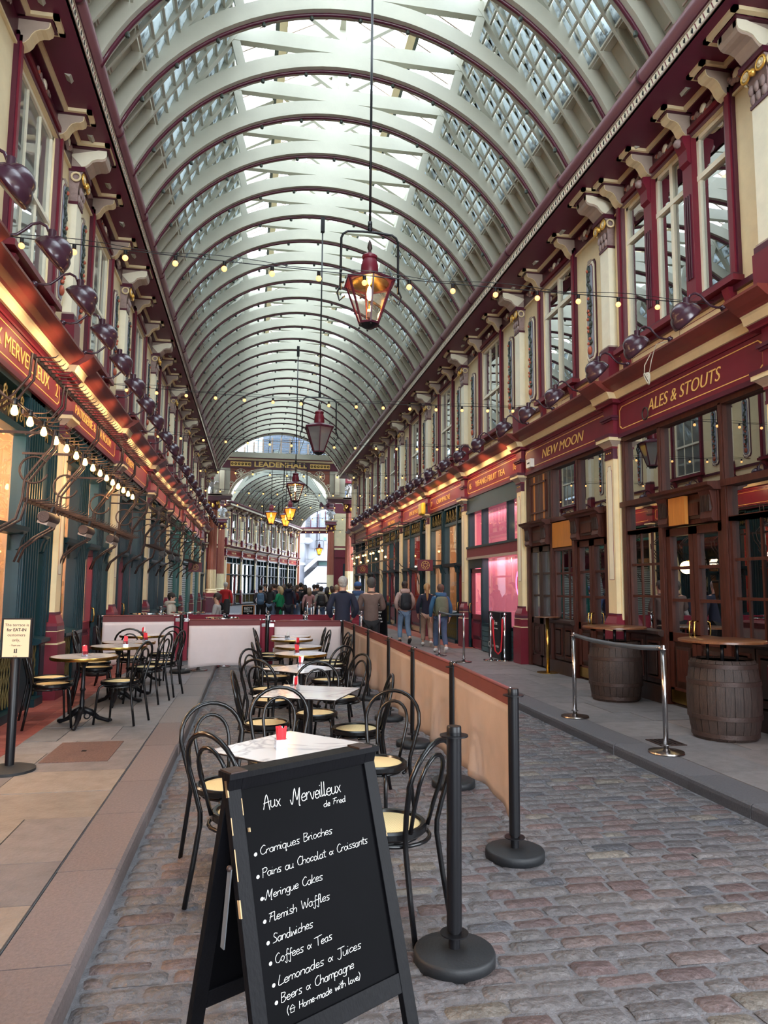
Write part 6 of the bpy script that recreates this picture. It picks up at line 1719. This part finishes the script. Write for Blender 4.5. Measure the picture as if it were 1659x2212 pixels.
def aboard():
    TL = Vector((-.07, 2.37, 1.03)); TR = Vector((.45, 2.70, 1.03)); u = (TR - TL).normalized(); n = Vector((u.y, -u.x, 0)); Wd = (TR - TL).length
    root = empty('chalkboard_sign', tuple((TL + TR) / 2 * 1)[:2] + (0,), 0)
    root.rotation_euler = (0, 0, atan2(u.y, u.x))
    # local: x along board, y away from the camera, z up
    def side(sgn, d):
        Lg = sqrt(d * d + 1.03 ** 2)
        def P(s, t, w=0):  # s along, t down, w out of the face
            k = t / Lg; y = sgn * (d * k); z = 1.03 * (1 - k); nx = 1.03 / Lg; nz = d / Lg
            return (s - Wd / 2, y + sgn * w * nx, z + w * nz)
        return P, Lg
    F, LF = side(-1, .30); Bk, LB = side(1, .25)
    tfF = lambda a, w, t: F(a, t, w); tfB = lambda a, w, t: Bk(a, t, w)
    for tf, L_, nm in ((tfF, LF, 'front'), (tfB, LB, 'back')):
        b = MB(tf)
        b.box(0, .05, -.026, .0, 0, L_ - .012, BWOOD); b.box(Wd - .05, Wd, -.026, 0, 0, L_ - .012, BWOOD)
        b.box(.05, Wd - .05, -.026, -.001, 0, .05, BWOOD); b.box(.05, Wd - .05, -.026, -.001, .73, .79, BWOOD)
        b.build('frame', root, .002)
        p = MB(tf); p.box(.045, Wd - .045, -.018, -.010, .045, .74, CHALKB); bd = p.build('board', root)
        if nm == 'front':
            c = MB(tf)
            for (s, t, w_, h_) in ((.001, .13, .003, .05), (.001, .22, .003, .09), (-.001, .36, .004, .05), (.062, .17, .003, .012), (.0, .02, .004, .05), (Wd - .003, .30, .003, .012), (.045, .08, .0025, .05)):
                c.box(s, s + w_, -.012, .0012, t, t + h_, RAWW)
            c.build('chipped_edge', root)
    b = MB(); b.box(-Wd / 2 - .005, Wd / 2 + .005, -.035, .035, 1.018, 1.036, BWOOD); b.box(-Wd / 2 + .0, -Wd / 2 + .06, -.034, .034, 1.036, 1.04, IRON); b.box(Wd / 2 - .09, Wd / 2 - .03, -.034, .034, 1.036, 1.042, IRON)
    b.build('hinge_top', root)
    b = MB(); p0 = F(.0, .27, -.02); p1 = (p0[0] - .006, .035, .60); b.bar((p0[0] - .008, p0[1], p0[2]), (p0[0] - .008, p0[1] + .03, p0[2] - .24), .004, .020, mat('grey_painted_metal', s2l(104, 106, 110), .5)); b.ball((p0[0] - .01, p0[1], p0[2]), .010, IRON, 8); b.build('stay', root)
    R = random.Random(4)
    def write(txt, s0, s1, t, unit, r, slope=0.0, bullet=None):
        w = sum(GL[ch][1] for ch in txt); sx = (s1 - s0) / w; x = 0; b = MB()
        for ch in txt:
            g, gw = GL[ch]; j = R.uniform(-.35, .35)
            for st in g.split(';'):
                if not st: continue
                pts = [tuple(float(k) for k in q.split(',')) for q in st.split()]
                pts = pts if ch == '^' else smooth_path([(a + R.uniform(-.15, .15), c + j) for a, c in pts])
                path = []
                for a, c in pts:
                    path.append(F(s0 + (x + a + c * .12) * sx, t - c * unit + slope * (x * sx), -.0095))
                b.tube(path, r, CHALK, 5)
            x += gw
        if bullet: p = F(bullet, t - unit * 2, -.0095); b.ball(p, .0062, CHALK, 10, (1, .35, 1))
        b.build('chalk_writing', root)
    write('Aux', .128, .195, .128, .0043, .0013)
    write('Merveilleux', .245, .45, .131, .0046, .0014)
    write('de Fred', .365, .462, .165, .0019, .0010)
    for t_, s1, t, bu in (('Cramiques Brioches', .385, .256, .079), ('Pains au Chocolat & Croissants', .53, .320, .078), ('Meringue Cakes', .318, .383, .083), ('Flemish Waffles', .335, .446, .083), ('Sandwiches', .255, .505, .086),
                          ('Coffees & Teas', .322, .560, .086), ('Lemonades & Juices', .432, .618, .088), ('Beers & Champagne', .392, .664, .090)):
        write(t_, bu + .017, s1, t, .00245, .00095, -.01, bu)
    write('(^ Home-made with love)', .122, .41, .700, .0019, .0009, -.005)
    tag(root, 'large black A-frame chalkboard sign with white handwriting listing brioches and waffles', 'sign')
aboard()

# ================================================================== IRON HOOK RACKS OVER THE LEFT SHOPS
def hook_mesh():
    b = MB(); b.tube([(0, 0, 0), (.05, 0, .004), (.15, 0, .004), (.19, 0, .012), (.215, 0, .04)], [.009, .008, .007, .006, .003], IRON, 5); b.box(-.012, .008, -.008, .008, -.03, .03, IRON); return b.build('hook')
HK = hook_mesh(); HKT = tree_of(HK); HKU = [False]
def rail(root, x, z, y0, y1, st, nh):
    b = MB(); b.box(x - .012, x + .006, y0, y1, z - .022, z + .022, IRON); r = b.build('rail', root)
    n = min(nh, int((y1 - y0) / st))
    for i in range(n):
        if not HKU[0]: h = HK; HKU[0] = True; h.parent = r
        else: h = copy_tree(HKT, r)
        h.location = (x, y0 + .06 + i * (y1 - y0 - .1) / n, z)
def rack(y0, y1, ys, label, bulbs=None, heat=(), hk=(48, 34, 40), dark=False):
    root = empty('game_hook_rack', (0, 0, 0))
    rail(root, -2.20, 3.87, y0 + .2, y1, .125, hk[0]); rail(root, -2.02, 3.12, y0 - .6, y1 - 1.4, .15, hk[1]); rail(root, -2.22, 2.44, y0 + .25, y1 - .7, .125, hk[2])
    for y in ys:
        b = MB()
        for dy in (0, .14):
            b.tube([(-2.62, y + dy, 1.86), (-2.56, y + dy, 2.02), (-2.42, y + dy, 2.14), (-2.26, y + dy, 2.24), (-2.21, y + dy, 2.44), (-2.20, y + dy, 2.62), (-2.08, y + dy, 2.80), (-1.97, y + dy, 2.95), (-1.95, y + dy, 3.12)], .013, IRON, 6)
            b.tube([(-2.02, y + dy, 3.12), (-2.2, y + dy, 3.3), (-2.45, y + dy, 3.45), (-2.6, y + dy, 3.6)], .013, IRON, 6)
            b.tube([(-2.20, y + dy, 3.88), (-2.21, y + dy, 3.65), (-2.35, y + dy, 3.45), (-2.58, y + dy, 3.3)], .013, IRON, 6)
        b.tube([(-2.12 + .13 * cos(a), y, 2.72 + .13 * sin(a)) for a in [pi * .2 + 1.7 * pi * i / 18 for i in range(19)]], .011, IRON, 6)
        b.box(-2.62, -2.0, y + .06, y + .08, 3.085, 3.11, IRON)
        b.build('scroll_bracket', root)
    tag(root, label, 'iron rack')
    if bulbs:
        r2 = empty('festoon_light_string', (0, 0, 0)); c = MB(); c.tube([(-1.97, y0 - .9 + (bulbs[-1] - y0 + 1.2) * i / 40, 3.135 - .03 * abs(sin(i * .7))) for i in range(41)], .006, BLACK, 5); c.build('cable', r2); first = None
        for i, yb in enumerate(bulbs):
            if first is None:
                s = MB(); s.lathe([(.016, .03), (.02, .02), (.02, -.02), (.016, -.03)], (0, 0, 0), BLACK, 10); so = s.build('socket', r2)
                q = MB(); q.lathe([(.014, -.03), (.016, -.04), (.026, -.065), (.030, -.085), (.026, -.103), (.012, -.114), (0, -.116)], (0, 0, 0), BULB, 14); q.build('bulb', so); first = tree_of(so)
            else: so = copy_tree(first, r2)
            so.location = (-1.955, yb, 3.10)
        for k in (1, 4, 7, 10, 13): light('bulb_glow', 'POINT', (-1.955, bulbs[k], 2.93), 7, (1, .55, .2), .05)
        tag(r2, 'row of bright warm filament bulbs along the iron hook rack on the left' if y0 < 9 else 'farther row of filament bulbs on the second iron rack', 'string lights')
    for i, (yh, xh) in enumerate(heat):
        h = MB(); h.lathe([(.0, 0), (.055, 0), (.06, .01), (.06, .40), (.055, .41), (.0, .41)], (0, 0, 0), IRON if not dark else BLACK, 14, 'y'); h.box(-.05, .05, .04, .37, -.075, -.03, BLACK if dark else TAUPE); h.box(-.01, .01, .18, .22, .05, .13, BLACK)
        o = h.build('patio_heater'); o.location = (xh, yh, 2.29); o.rotation_euler = (0, radians(18), 0)
        tag(o, ('nearest', 'middle', 'farthest')[i % 3] + (' grey-brown tubular patio heater under the iron rack on the left' if not dark else ' black tubular patio heater under the second iron rack'), 'patio heater')
rack(7.2, 14.2, [7.35, 8.55, 10.4, 12.3, 13.6], 'long brown wrought iron rack with rows of hooks over the patisserie',
     [6.17 + i * .417 for i in range(15)], [(7.6, -2.08), (9.3, -2.08), (11.0, -2.08)])
rack(15.0, 22.2, [15.2, 16.8, 18.6, 20.3, 21.8], 'second wrought iron hook rack on the left wall beyond the tea room', None, [(16.0, -1.95), (17.6, -1.95), (19.2, -1.95)], (40, 24, 30), True)
rack(23.4, 30.4, [23.6, 25.6, 27.4, 29.4], 'farthest wrought iron hook rack on the left wall by the shutters', None, (), (30, 16, 24))
# plain iron frame with bulbs on the right
root = empty('iron_awning_frame', (0, 0, 0)); b = MB()
for z, x in ((3.75, 4.7), (2.55, 4.6), (3.1, 4.5)): b.bar((x, 23.0, z), (x, 33.5, z), .03, .05, IRON)
b.build('rail', root)
for y in (23.2, 25.4, 27.6, 29.8, 32.0, 33.4):
    b = MB(); b.tube([(5.4, y, 1.7), (5.3, y, 2.1), (4.8, y, 2.3), (4.6, y, 2.55), (4.62, y, 2.8), (4.5, y, 3.1), (4.75, y, 3.4), (5.35, y, 3.6)], .014, IRON, 6); b.bar((5.4, y, 3.75), (4.7, y, 3.75), .02, .03, IRON); b.bar((4.7, y, 3.75), (4.6, y, 2.55), .015, .02, IRON); b.build('scroll_bracket', root)
tag(root, 'black iron frame of rails and scroll brackets over the far right shops', 'iron rack')
r2 = empty('festoon_light_string', (0, 0, 0)); c = MB(); c.tube([(4.5, 24 + i * .5, 3.0 - .04 * (i % 2)) for i in range(20)], .006, BLACK, 5); c.build('cable', r2)
for i in range(14): q = MB(); q.ball((4.5, 24.5 + i * .65, 2.90 - .25 * (i % 3 == 0)), .042, BULB, 8); q.build('bulb', r2)
tag(r2, 'warm bulbs hanging from the iron frame over the far right shops', 'string lights')

# ================================================================== PEOPLE
def skinned(name, verts, edges, mat_, parent, sub=1, root=0):
    me = D.meshes.new(name); me.from_pydata([v[:3] for v in verts], edges, []); me.materials.append(mat_)
    o = D.objects.new(name, me); COL.objects.link(o); o.parent = parent
    md = o.modifiers.new('skin', 'SKIN'); md.use_smooth_shade = True; md.branch_smoothing = .6
    for i, v in enumerate(verts):
        r = v[3]; me.skin_vertices[0].data[i].radius = (r, r) if not isinstance(r, tuple) else r
        me.skin_vertices[0].data[i].use_root = (i == root)
    ss = o.modifiers.new('sub', 'SUBSURF'); ss.levels = sub; ss.render_levels = sub
    return o
def cloth(name, col): return mat('cloth_' + name, s2l(*col), .85, var=(9, .18), bump=(60, .15))
def person(x, y, z0, h, ang, jacket, trousers, hair, label, pose='stand', coat=.0, detail=False, hairst='short', shoes=(40, 36, 36), arm=(0, 0), skirt=False, cap=None, group=None, lean=0, hood=False):
    """local frame: +y is the facing direction"""
    k = h / 1.75; root = empty('person', (x, y, z0), radians(ang - 90)); root.scale = (k, k, k)
    st = {'stand': 0, 'walk': 1}.get(pose, 0)
    kn = [(-.10, .03, .50), (.10, .03, .50)]; an = [(-.105, -.02, .09), (.105, -.02, .09)]; to = [(-.11, .13, .04), (.11, .13, .04)]
    if pose == 'walk':
        kn = [(-.09, .16, .52), (.09, .0, .50)]; an = [(-.10, .12, .10), (.10, -.26, .16)]; to = [(-.10, .27, .045), (.10, -.14, .045)]
    if pose == 'sit':
        kn = [(-.11, .42, .50), (.11, .42, .50)]; an = [(-.11, .38, .09), (.11, .40, .09)]; to = [(-.11, .52, .04), (.11, .54, .04)]
    dz = -.42 if pose == 'sit' else 0
    T = lambda p: (p[0], p[1] + (0 if pose != 'sit' else -.05) , p[2] + dz)
    el = [(-.26, -.05, 1.14), (.26, -.05, 1.14)]; wr = [(-.25, .04, .90), (.25, .04, .90)]
    for i, a in enumerate(arm):
        s = -1 if i == 0 else 1
        if a == 1: el[i] = (s * .25, .02, 1.16); wr[i] = (s * .10, .24, 1.14)     # bent forward
        if a == 2: el[i] = (s * .27, -.06, 1.15); wr[i] = (s * .20, .08, .98)      # hand in pocket
    V = [(0, 0, .95, (.13, .10)), (0, 0, 1.08, (.125, .095)), (0, .0, 1.27, (.15, .105)), (0, -.005, 1.40, (.12, .09)), (0, -.01, 1.49, .055), (0, .01, 1.56, .07), (0, .02, 1.65, (.082, .098)), (0, .01, 1.72, .06)]
    E = [(i, i + 1) for i in range(7)]
    V = [(*T(v[:3]), v[3]) for v in V]
    def addv(p, r, par):
        V.append((*p, r)); E.append((par, len(V) - 1)); return len(V) - 1
    hands = []
    for i in (0, 1):
        s = -1 if i == 0 else 1
        a = addv(T((s * .165, -.005, 1.415)), .06, 3); b_ = addv(T(el[i]), .043, a); c = addv(T(wr[i]), .027, b_)
        w = Vector(T(wr[i])); e = Vector(T(el[i])); d = (w - e).normalized(); pal = w + d * .06
        p = addv(tuple(pal), (.036, .018) , c)
        if detail:
            sd = Vector((0, 1, 0)) if abs(d.y) < .8 else Vector((1, 0, 0)); inn = Vector((-s, 0, 0))
            for q, ln in enumerate((.068, .076, .072, .056)):
                o_ = sd * (.024 - q * .016); m1 = pal + d * .035 + o_; m2 = m1 + d * ln * .5 + inn * .008; m3 = m2 + d * ln * .4 + inn * .022
                f1 = addv(tuple(m1), .010, p); f2 = addv(tuple(m2), .009, f1); addv(tuple(m3), .0075, f2)
            t1 = pal - d * .02 + sd * .034; t2 = t1 + sd * .018 + d * .03 + inn * .01; f1 = addv(tuple(t1), .012, p); addv(tuple(t2), .009, f1)
        else: addv(tuple(pal + d * .07), (.03, .014), p)
    for i in (0, 1):
        s = -1 if i == 0 else 1
        hp = addv(T((s * .085, 0, .90)), .088, 0); k_ = addv(kn[i], .056, hp); a_ = addv(an[i], .038, k_); addv(to[i], .036, a_)
    skinned('body', V, E, SKINM, root, 1)
    # face details in the same continuous head are kept tiny: nose, ears
    f = MB(); hc = T((0, .02, 1.635)); f.ball((0, hc[1] + .098, hc[2] - .01), .016, SKINM, 6, (.8, 1, 1.3))
    for s in (-1, 1): f.ball((s * .083, hc[1] - .01, hc[2] - .005), .022, SKINM, 6, (.4, .8, 1.2)); f.ball((s * .032, hc[1] + .088, hc[2] + .015), .008, BLACK, 6)
    f.box(-.022, .022, hc[1] + .088, hc[1] + .097, hc[2] - .052, hc[2] - .046, FRUIT); f.build('face', root)
    # jacket
    J = cloth(*jacket); bot = .86 - coat
    JV = [(*T((0, 0, min(bot, .9))), (.165 + coat * .08, .135)), (*T((0, 0, 1.08)), (.155, .125)), (*T((0, .0, 1.27)), (.178, .132)), (*T((0, -.005, 1.405)), (.150, .118)), (*T((0, -.01, 1.475)), .084)]
    JE = [(0, 1), (1, 2), (2, 3), (3, 4)]
    for i in (0, 1):
        s = -1 if i == 0 else 1
        n0 = len(JV); JV += [(*T((s * .175, -.005, 1.405)), .082), (*T(el[i]), .062), (*T(tuple(Vector(wr[i]) * .96 + Vector(el[i]) * .04)), .045)]; JE += [(3, n0), (n0, n0 + 1), (n0 + 1, n0 + 2)]
    skinned('jacket', JV, JE, J, root, 2)
    if not hood and detail:
        c = T((0, -.012, 1.462)); b = MB(); b.tube([(c[0] + .066 * cos(a), c[1] + .062 * sin(a), c[2] + .012 * sin(a) * -1) for a in [2 * pi * i / 16 for i in range(16)]], .02, J, 8, True); b.build('collar', root)
    if hood:
        b = MB(); c = T((0, -.09, 1.47)); b.ball(c, .13, J, 12, (1.15, .75, .62)); b.tube([(c[0] + .12 * cos(a), c[1] + .06 + .10 * sin(a), c[2] + .04) for a in [2 * pi * i / 14 for i in range(14)]], .035, J, 8, True); b.build('hood', root)
    # trousers or skirt
    Tm = cloth(*trousers); hz = T((0, 0, .93))
    TV = [(*hz, (.142, .115))]; TE = []
    for i in (0, 1):
        s = -1 if i == 0 else 1; n0 = len(TV)
        a = Vector(an[i]); kk = Vector(kn[i])
        TV += [(*T((s * .088, 0, .86)), .105), (*kn[i], .078), (*tuple(a + (kk - a) * .12), .07)]; TE += [(0, n0), (n0, n0 + 1), (n0 + 1, n0 + 2)]
    skinned('trousers', TV, TE, Tm, root, 2)
    S = cloth('shoe_%d_%d_%d' % shoes, shoes)
    for i in (0, 1):
        a = Vector(an[i]); t = Vector(to[i]); b = MB(); b.tube([tuple(a + Vector((0, -.03, -.02))), tuple(a + Vector((0, .03, -.025))), tuple(t + Vector((0, -.02, .0))), tuple(t + Vector((0, .03, -.008)))], [.045, .052, .045, .03], S, 8); b.build('shoe', root)
    # hair
    HM = mat('hair_%d_%d_%d' % hair, s2l(*hair), .6, var=(40, .4), bump=(120, .5)); b = MB(); c = T((0, 0, 1.665))
    if cap:
        CM = cloth(*cap); b.ball((0, c[1] + .005, c[2] + .02), .108, CM, 14, (.93, 1.05, .82)); b.box(-.07, .07, c[1] + .09, c[1] + .17, c[2] + .0, c[2] + .012, CM); b.build('cap', root); b = MB()
        b.ball((0, c[1] - .02, c[2] - .03), .098, HM, 12, (.95, .95, .7))
    else:
        b.ball((0, c[1] - .010, c[2] + .008), .103, HM, 16, (.92, 1.04, .98)); b.ball((0, c[1] - .034, c[2] - .045), .080, HM, 12, (1, .8, .9))
    if hairst == 'long': b.tube([(0, c[1] - .05, c[2] + .02), (0, c[1] - .09, c[2] - .12), (0, c[1] - .09, c[2] - .26)], [.09, .10, .06], HM, 10)
    if hairst == 'pony': b.tube([(0, c[1] - .09, c[2] + .03), (0, c[1] - .15, c[2] - .01), (0, c[1] - .15, c[2] - .14), (.01, c[1] - .13, c[2] - .30), (.0, c[1] - .13, c[2] - .38)], [.03, .035, .04, .03, .01], HM, 10)
    b.build('hair', root)
    tag(root, label, 'person', group); return root
def backpack(p, col, label, sc=1.0):
    """worn on the back of person p"""
    x, y, z = p.location; a = p.rotation_euler.z; k = p.scale.x
    root = empty('backpack', (x + sin(a) * .17 * k, y - cos(a) * .17 * k, z + 1.19 * k), a); root.scale = (k * sc,) * 3
    m = mat('bag_%d_%d_%d' % col, s2l(*col), .7, var=(8, .2), bump=(40, .2)); b = MB()
    prof = [(.0, .235), (.10, .23), (.145, .17), (.155, .05), (.16, -.1), (.15, -.2), (.09, -.235), (.0, -.24)]
    vs = []; n = 20
    for (r, zz) in prof:
        for j in range(n):
            t = 2 * pi * j / n; c, s = cos(t), sin(t); q = (abs(c) ** 3 + abs(s) ** 3) ** (-1 / 3)
            vs.append((r * c * q, -.01 + r * .55 * s * q, zz))
    b.add(vs, [(i * n + j, i * n + (j + 1) % n, (i + 1) * n + (j + 1) % n, (i + 1) * n + j) for i in range(len(prof) - 1) for j in range(n)], m, True); b.build('bag', root)
    b = MB(); b.ball((0, -.095, -.11), .11, m, 14, (1.05, .38, .85)); b.build('pocket', root)
    b = MB()
    for s in (-1, 1): b.tube([(s * .08, .07, .2), (s * .10, .12, .27), (s * .11, .26, .22), (s * .13, .29, .05), (s * .15, .2, -.12), (s * .13, .07, -.18)], .017, m, 6)
    b.tube([(-.03, .0, .23), (-.02, 0, .265), (.02, 0, .265), (.03, 0, .23)], .008, m, 6); b.build('strap', root)
    tag(root, label, 'backpack'); return root
NAVY = ('navy', (28, 32, 52)); BRN = ('brown', (104, 84, 78)); JEAN = ('jeans', (112, 136, 164)); BLK = ('black', (24, 24, 28)); PINKH = ('dusty_pink', (178, 150, 142)); TAN = ('tan', (166, 142, 124)); BLUE = ('steel_blue', (44, 84, 118)); DJEAN = ('dark_jeans', (70, 88, 118)); GREY = ('grey', (120, 116, 112)); GREEN = ('kelly_green', (14, 132, 88)); REDC = ('red', (186, 36, 40)); CRM = ('cream', (202, 194, 180)); DGR = ('dark_grey', (52, 54, 60)); OLV = ('olive', (84, 86, 68)); YEL = ('hi_vis', (214, 214, 60)); PNK = ('rose', (176, 130, 130)); BURGC = ('wine', (92, 34, 40))
p = person(1.72, 13.95, 0, 1.80, 88, NAVY, BLK, (176, 172, 166), 'grey-haired person in a navy jacket seen from behind by the barrier', 'walk', .08, True, arm=(2, 2))
p = person(2.50, 17.3, 0, 1.72, 92, ('blue_denim', (50, 74, 110)), JEAN, (60, 44, 36), 'person in a blue cap with a grey-blue backpack between two men', 'stand', 0, True, cap=('cap_blue', (58, 92, 140)), hood=True)
backpack(p, (82, 98, 112), 'grey-blue backpack worn by the person in the blue cap')
p = person(2.35, 14.35, 0, 1.79, 84, BRN, BLK, (74, 70, 68), 'person with dark grey hair in a brown jacket seen from behind', 'stand', .06, True, arm=(1, 1))
p = person(4.02, 19.0, PZ, 1.66, 92, PINKH, JEAN, (48, 36, 32), 'person in a dusty pink hooded jacket and light jeans walking away', 'walk', .08, True, hood=True, arm=(2, 2))
backpack(p, (22, 24, 32), 'black backpack worn by the person in the dusty pink jacket')
p = person(4.42, 18.1, PZ, 1.60, 80, NAVY, TAN, (178, 140, 92), 'person with a long blonde ponytail, dark blazer and tan trousers walking away', 'walk', .1, True, 'pony', (220, 216, 210))
p = person(4.32, 16.35, PZ, 1.58, 86, BLUE, DJEAN, (92, 66, 52), 'person in a blue hooded jacket and dark jeans walking away', 'walk', 0, True, shoes=(214, 214, 214), hood=True)
backpack(p, (92, 98, 78), 'olive green backpack worn by the person in the blue jacket', 1.08)
R = random.Random(21)
def atp(px, Yd): return (px - 547) / 1545.0 * Yd * 1.016 + .003 * Yd
crowd = [(558, 29, DGR, BLK, (20, 20, 22), 'person in dark clothes with a blue backpack at the left end of the crowd', 90, 'short', 1.62), (567, 31.5, BLK, BLK, (40, 32, 28), 'person in a black suit jacket turned sideways near the left of the crowd', 200, 'short', 1.70),
 (579, 30, DGR, JEAN, (50, 36, 30), 'person with light jeans and dark top next to the green coat', 60, 'long', 1.68), (586, 33, NAVY, DJEAN, (60, 44, 36), 'person in a navy coat left of the green coat, partly hidden', 100, 'short', 1.70),
 (597, 27, GREEN, BLK, (196, 168, 124), 'blonde person in a bright green coat holding a cup', 150, 'long', 1.60), (606, 31, DGR, JEAN, (84, 62, 46), 'person in dark top between the green coat and the navy hood', 80, 'long', 1.68),
 (617, 28, NAVY, DGR, (46, 40, 36), 'person in a dark navy hooded coat right of the green coat', 70, 'short', 1.72), (626, 30, BURGC, DJEAN, (60, 48, 40), 'person in a wine plaid scarf top in mid crowd', 110, 'long', 1.62),
 (634, 32.5, NAVY, JEAN, (90, 70, 56), 'person in navy and light jeans in mid crowd', 90, 'short', 1.66), (641, 33.5, BLK, JEAN, (24, 22, 22), 'tall person in a black coat in mid crowd', 80, 'short', 1.76),
 (650, 31, BLK, BLK, (36, 28, 26), 'person in a long black coat left of the rose jacket', 95, 'long', 1.66), (659, 27, PNK, JEAN, (150, 126, 104), 'person in a rose pink patterned jacket with jeans', 90, 'long', 1.56),
 (669, 32, DGR, BLK, (30, 26, 24), 'person in dark grey behind the rose jacket', 90, 'short', 1.68), (684, 27, ('stone', (150, 144, 134)), DJEAN, (28, 26, 26), 'person in a stone grey parka with a small black backpack', 90, 'short', 1.60),
 (697, 28, BLK, BLK, (24, 20, 20), 'person in black crouching slightly at the right of the crowd', 70, 'long', 1.58), (706, 31, YEL, DGR, (60, 40, 30), 'person in a yellow and orange high-visibility top', 120, 'long', 1.62),
 (717, 26, GREY, JEAN, (176, 156, 128), 'fair-haired person in a grey jacket at the right end of the crowd', 85, 'short', 1.66), (593, 35, GREY, JEAN, (70, 50, 40), 'person in grey at the back of the crowd', 110, 'short', 1.66),
 (644, 34, DGR, BLK, (60, 50, 40), 'person in dark grey at the back middle of the crowd', 90, 'short', 1.70), (676, 33, BLK, BLK, (40, 30, 28), 'person in black at the back right of the crowd', 90, 'short', 1.70)]
for (px, Yd, j, t, hc, lab, an_, hs, hh) in crowd:
    q = person(atp(px, Yd), Yd, 0, hh, an_, j, t, hc, lab, R.choice(['stand', 'stand', 'walk']), .3 if 'coat' in lab else .05, False, hs, hood=('hood' in lab or 'parka' in lab), arm=(1, 0) if 'cup' in lab else (R.choice([0, 2]), R.choice([0, 1])))
    if 'black backpack' in lab: backpack(q, (26, 26, 30), 'small black backpack on the stone grey parka')
    if 'blue backpack' in lab: backpack(q, (74, 104, 134), 'blue backpack at the left end of the crowd')
person(-1.75, 26, .0, 1.74, 80, REDC, BLK, (210, 206, 200), 'white-haired person in a red coat with pale straps by the far shop', 'stand', .1, False) .location = (-2.0 + .9, 30, 0)
p = person(-2.05, 19.6, .1, 1.72, -10, CRM, JEAN, (50, 40, 34), 'person in a cream hooded top seated on a chair at the left', 'sit', 0, False, hood=True, arm=(1, 1))
p = person(-1.0, 19.9, .1, 1.72, 170, ('light_grey', (170, 168, 166)), DGR, (60, 50, 44), 'seated person in light grey mostly hidden behind the wine canvas', 'sit', 0, False, arm=(1, 1))
for (x, y, t, a) in ((-2.05, 19.6, 'dark terrace chair under the person in the cream hooded top', -10), (-1.0, 19.9, 'dark terrace chair under the seated person in light grey', 170)):
    root = empty('terrace_chair', (x, y, .1), radians(a)); b = MB(); b.box(-.22, .22, -.22, .22, .42, .46, BLACK); b.build('seat', root, .01)
    b = MB(); b.tube([(-.2, -.2, .0), (-.2, -.2, .85), (-.2, .2, .85), (-.2, .2, 0)], .014, STEEL, 8)
    for q in range(4): b.box(-.212, -.19, -.19, .19, .52 + q * .09, .57 + q * .09, BLACK)
    b.build('backrest', root)
    for s in (-1, 1): b = MB(); b.tube([(.2, s * .2, .44), (.21, s * .2, 0)], .014, STEEL, 8); b.build('leg', root)
    tag(root, t, 'chair')
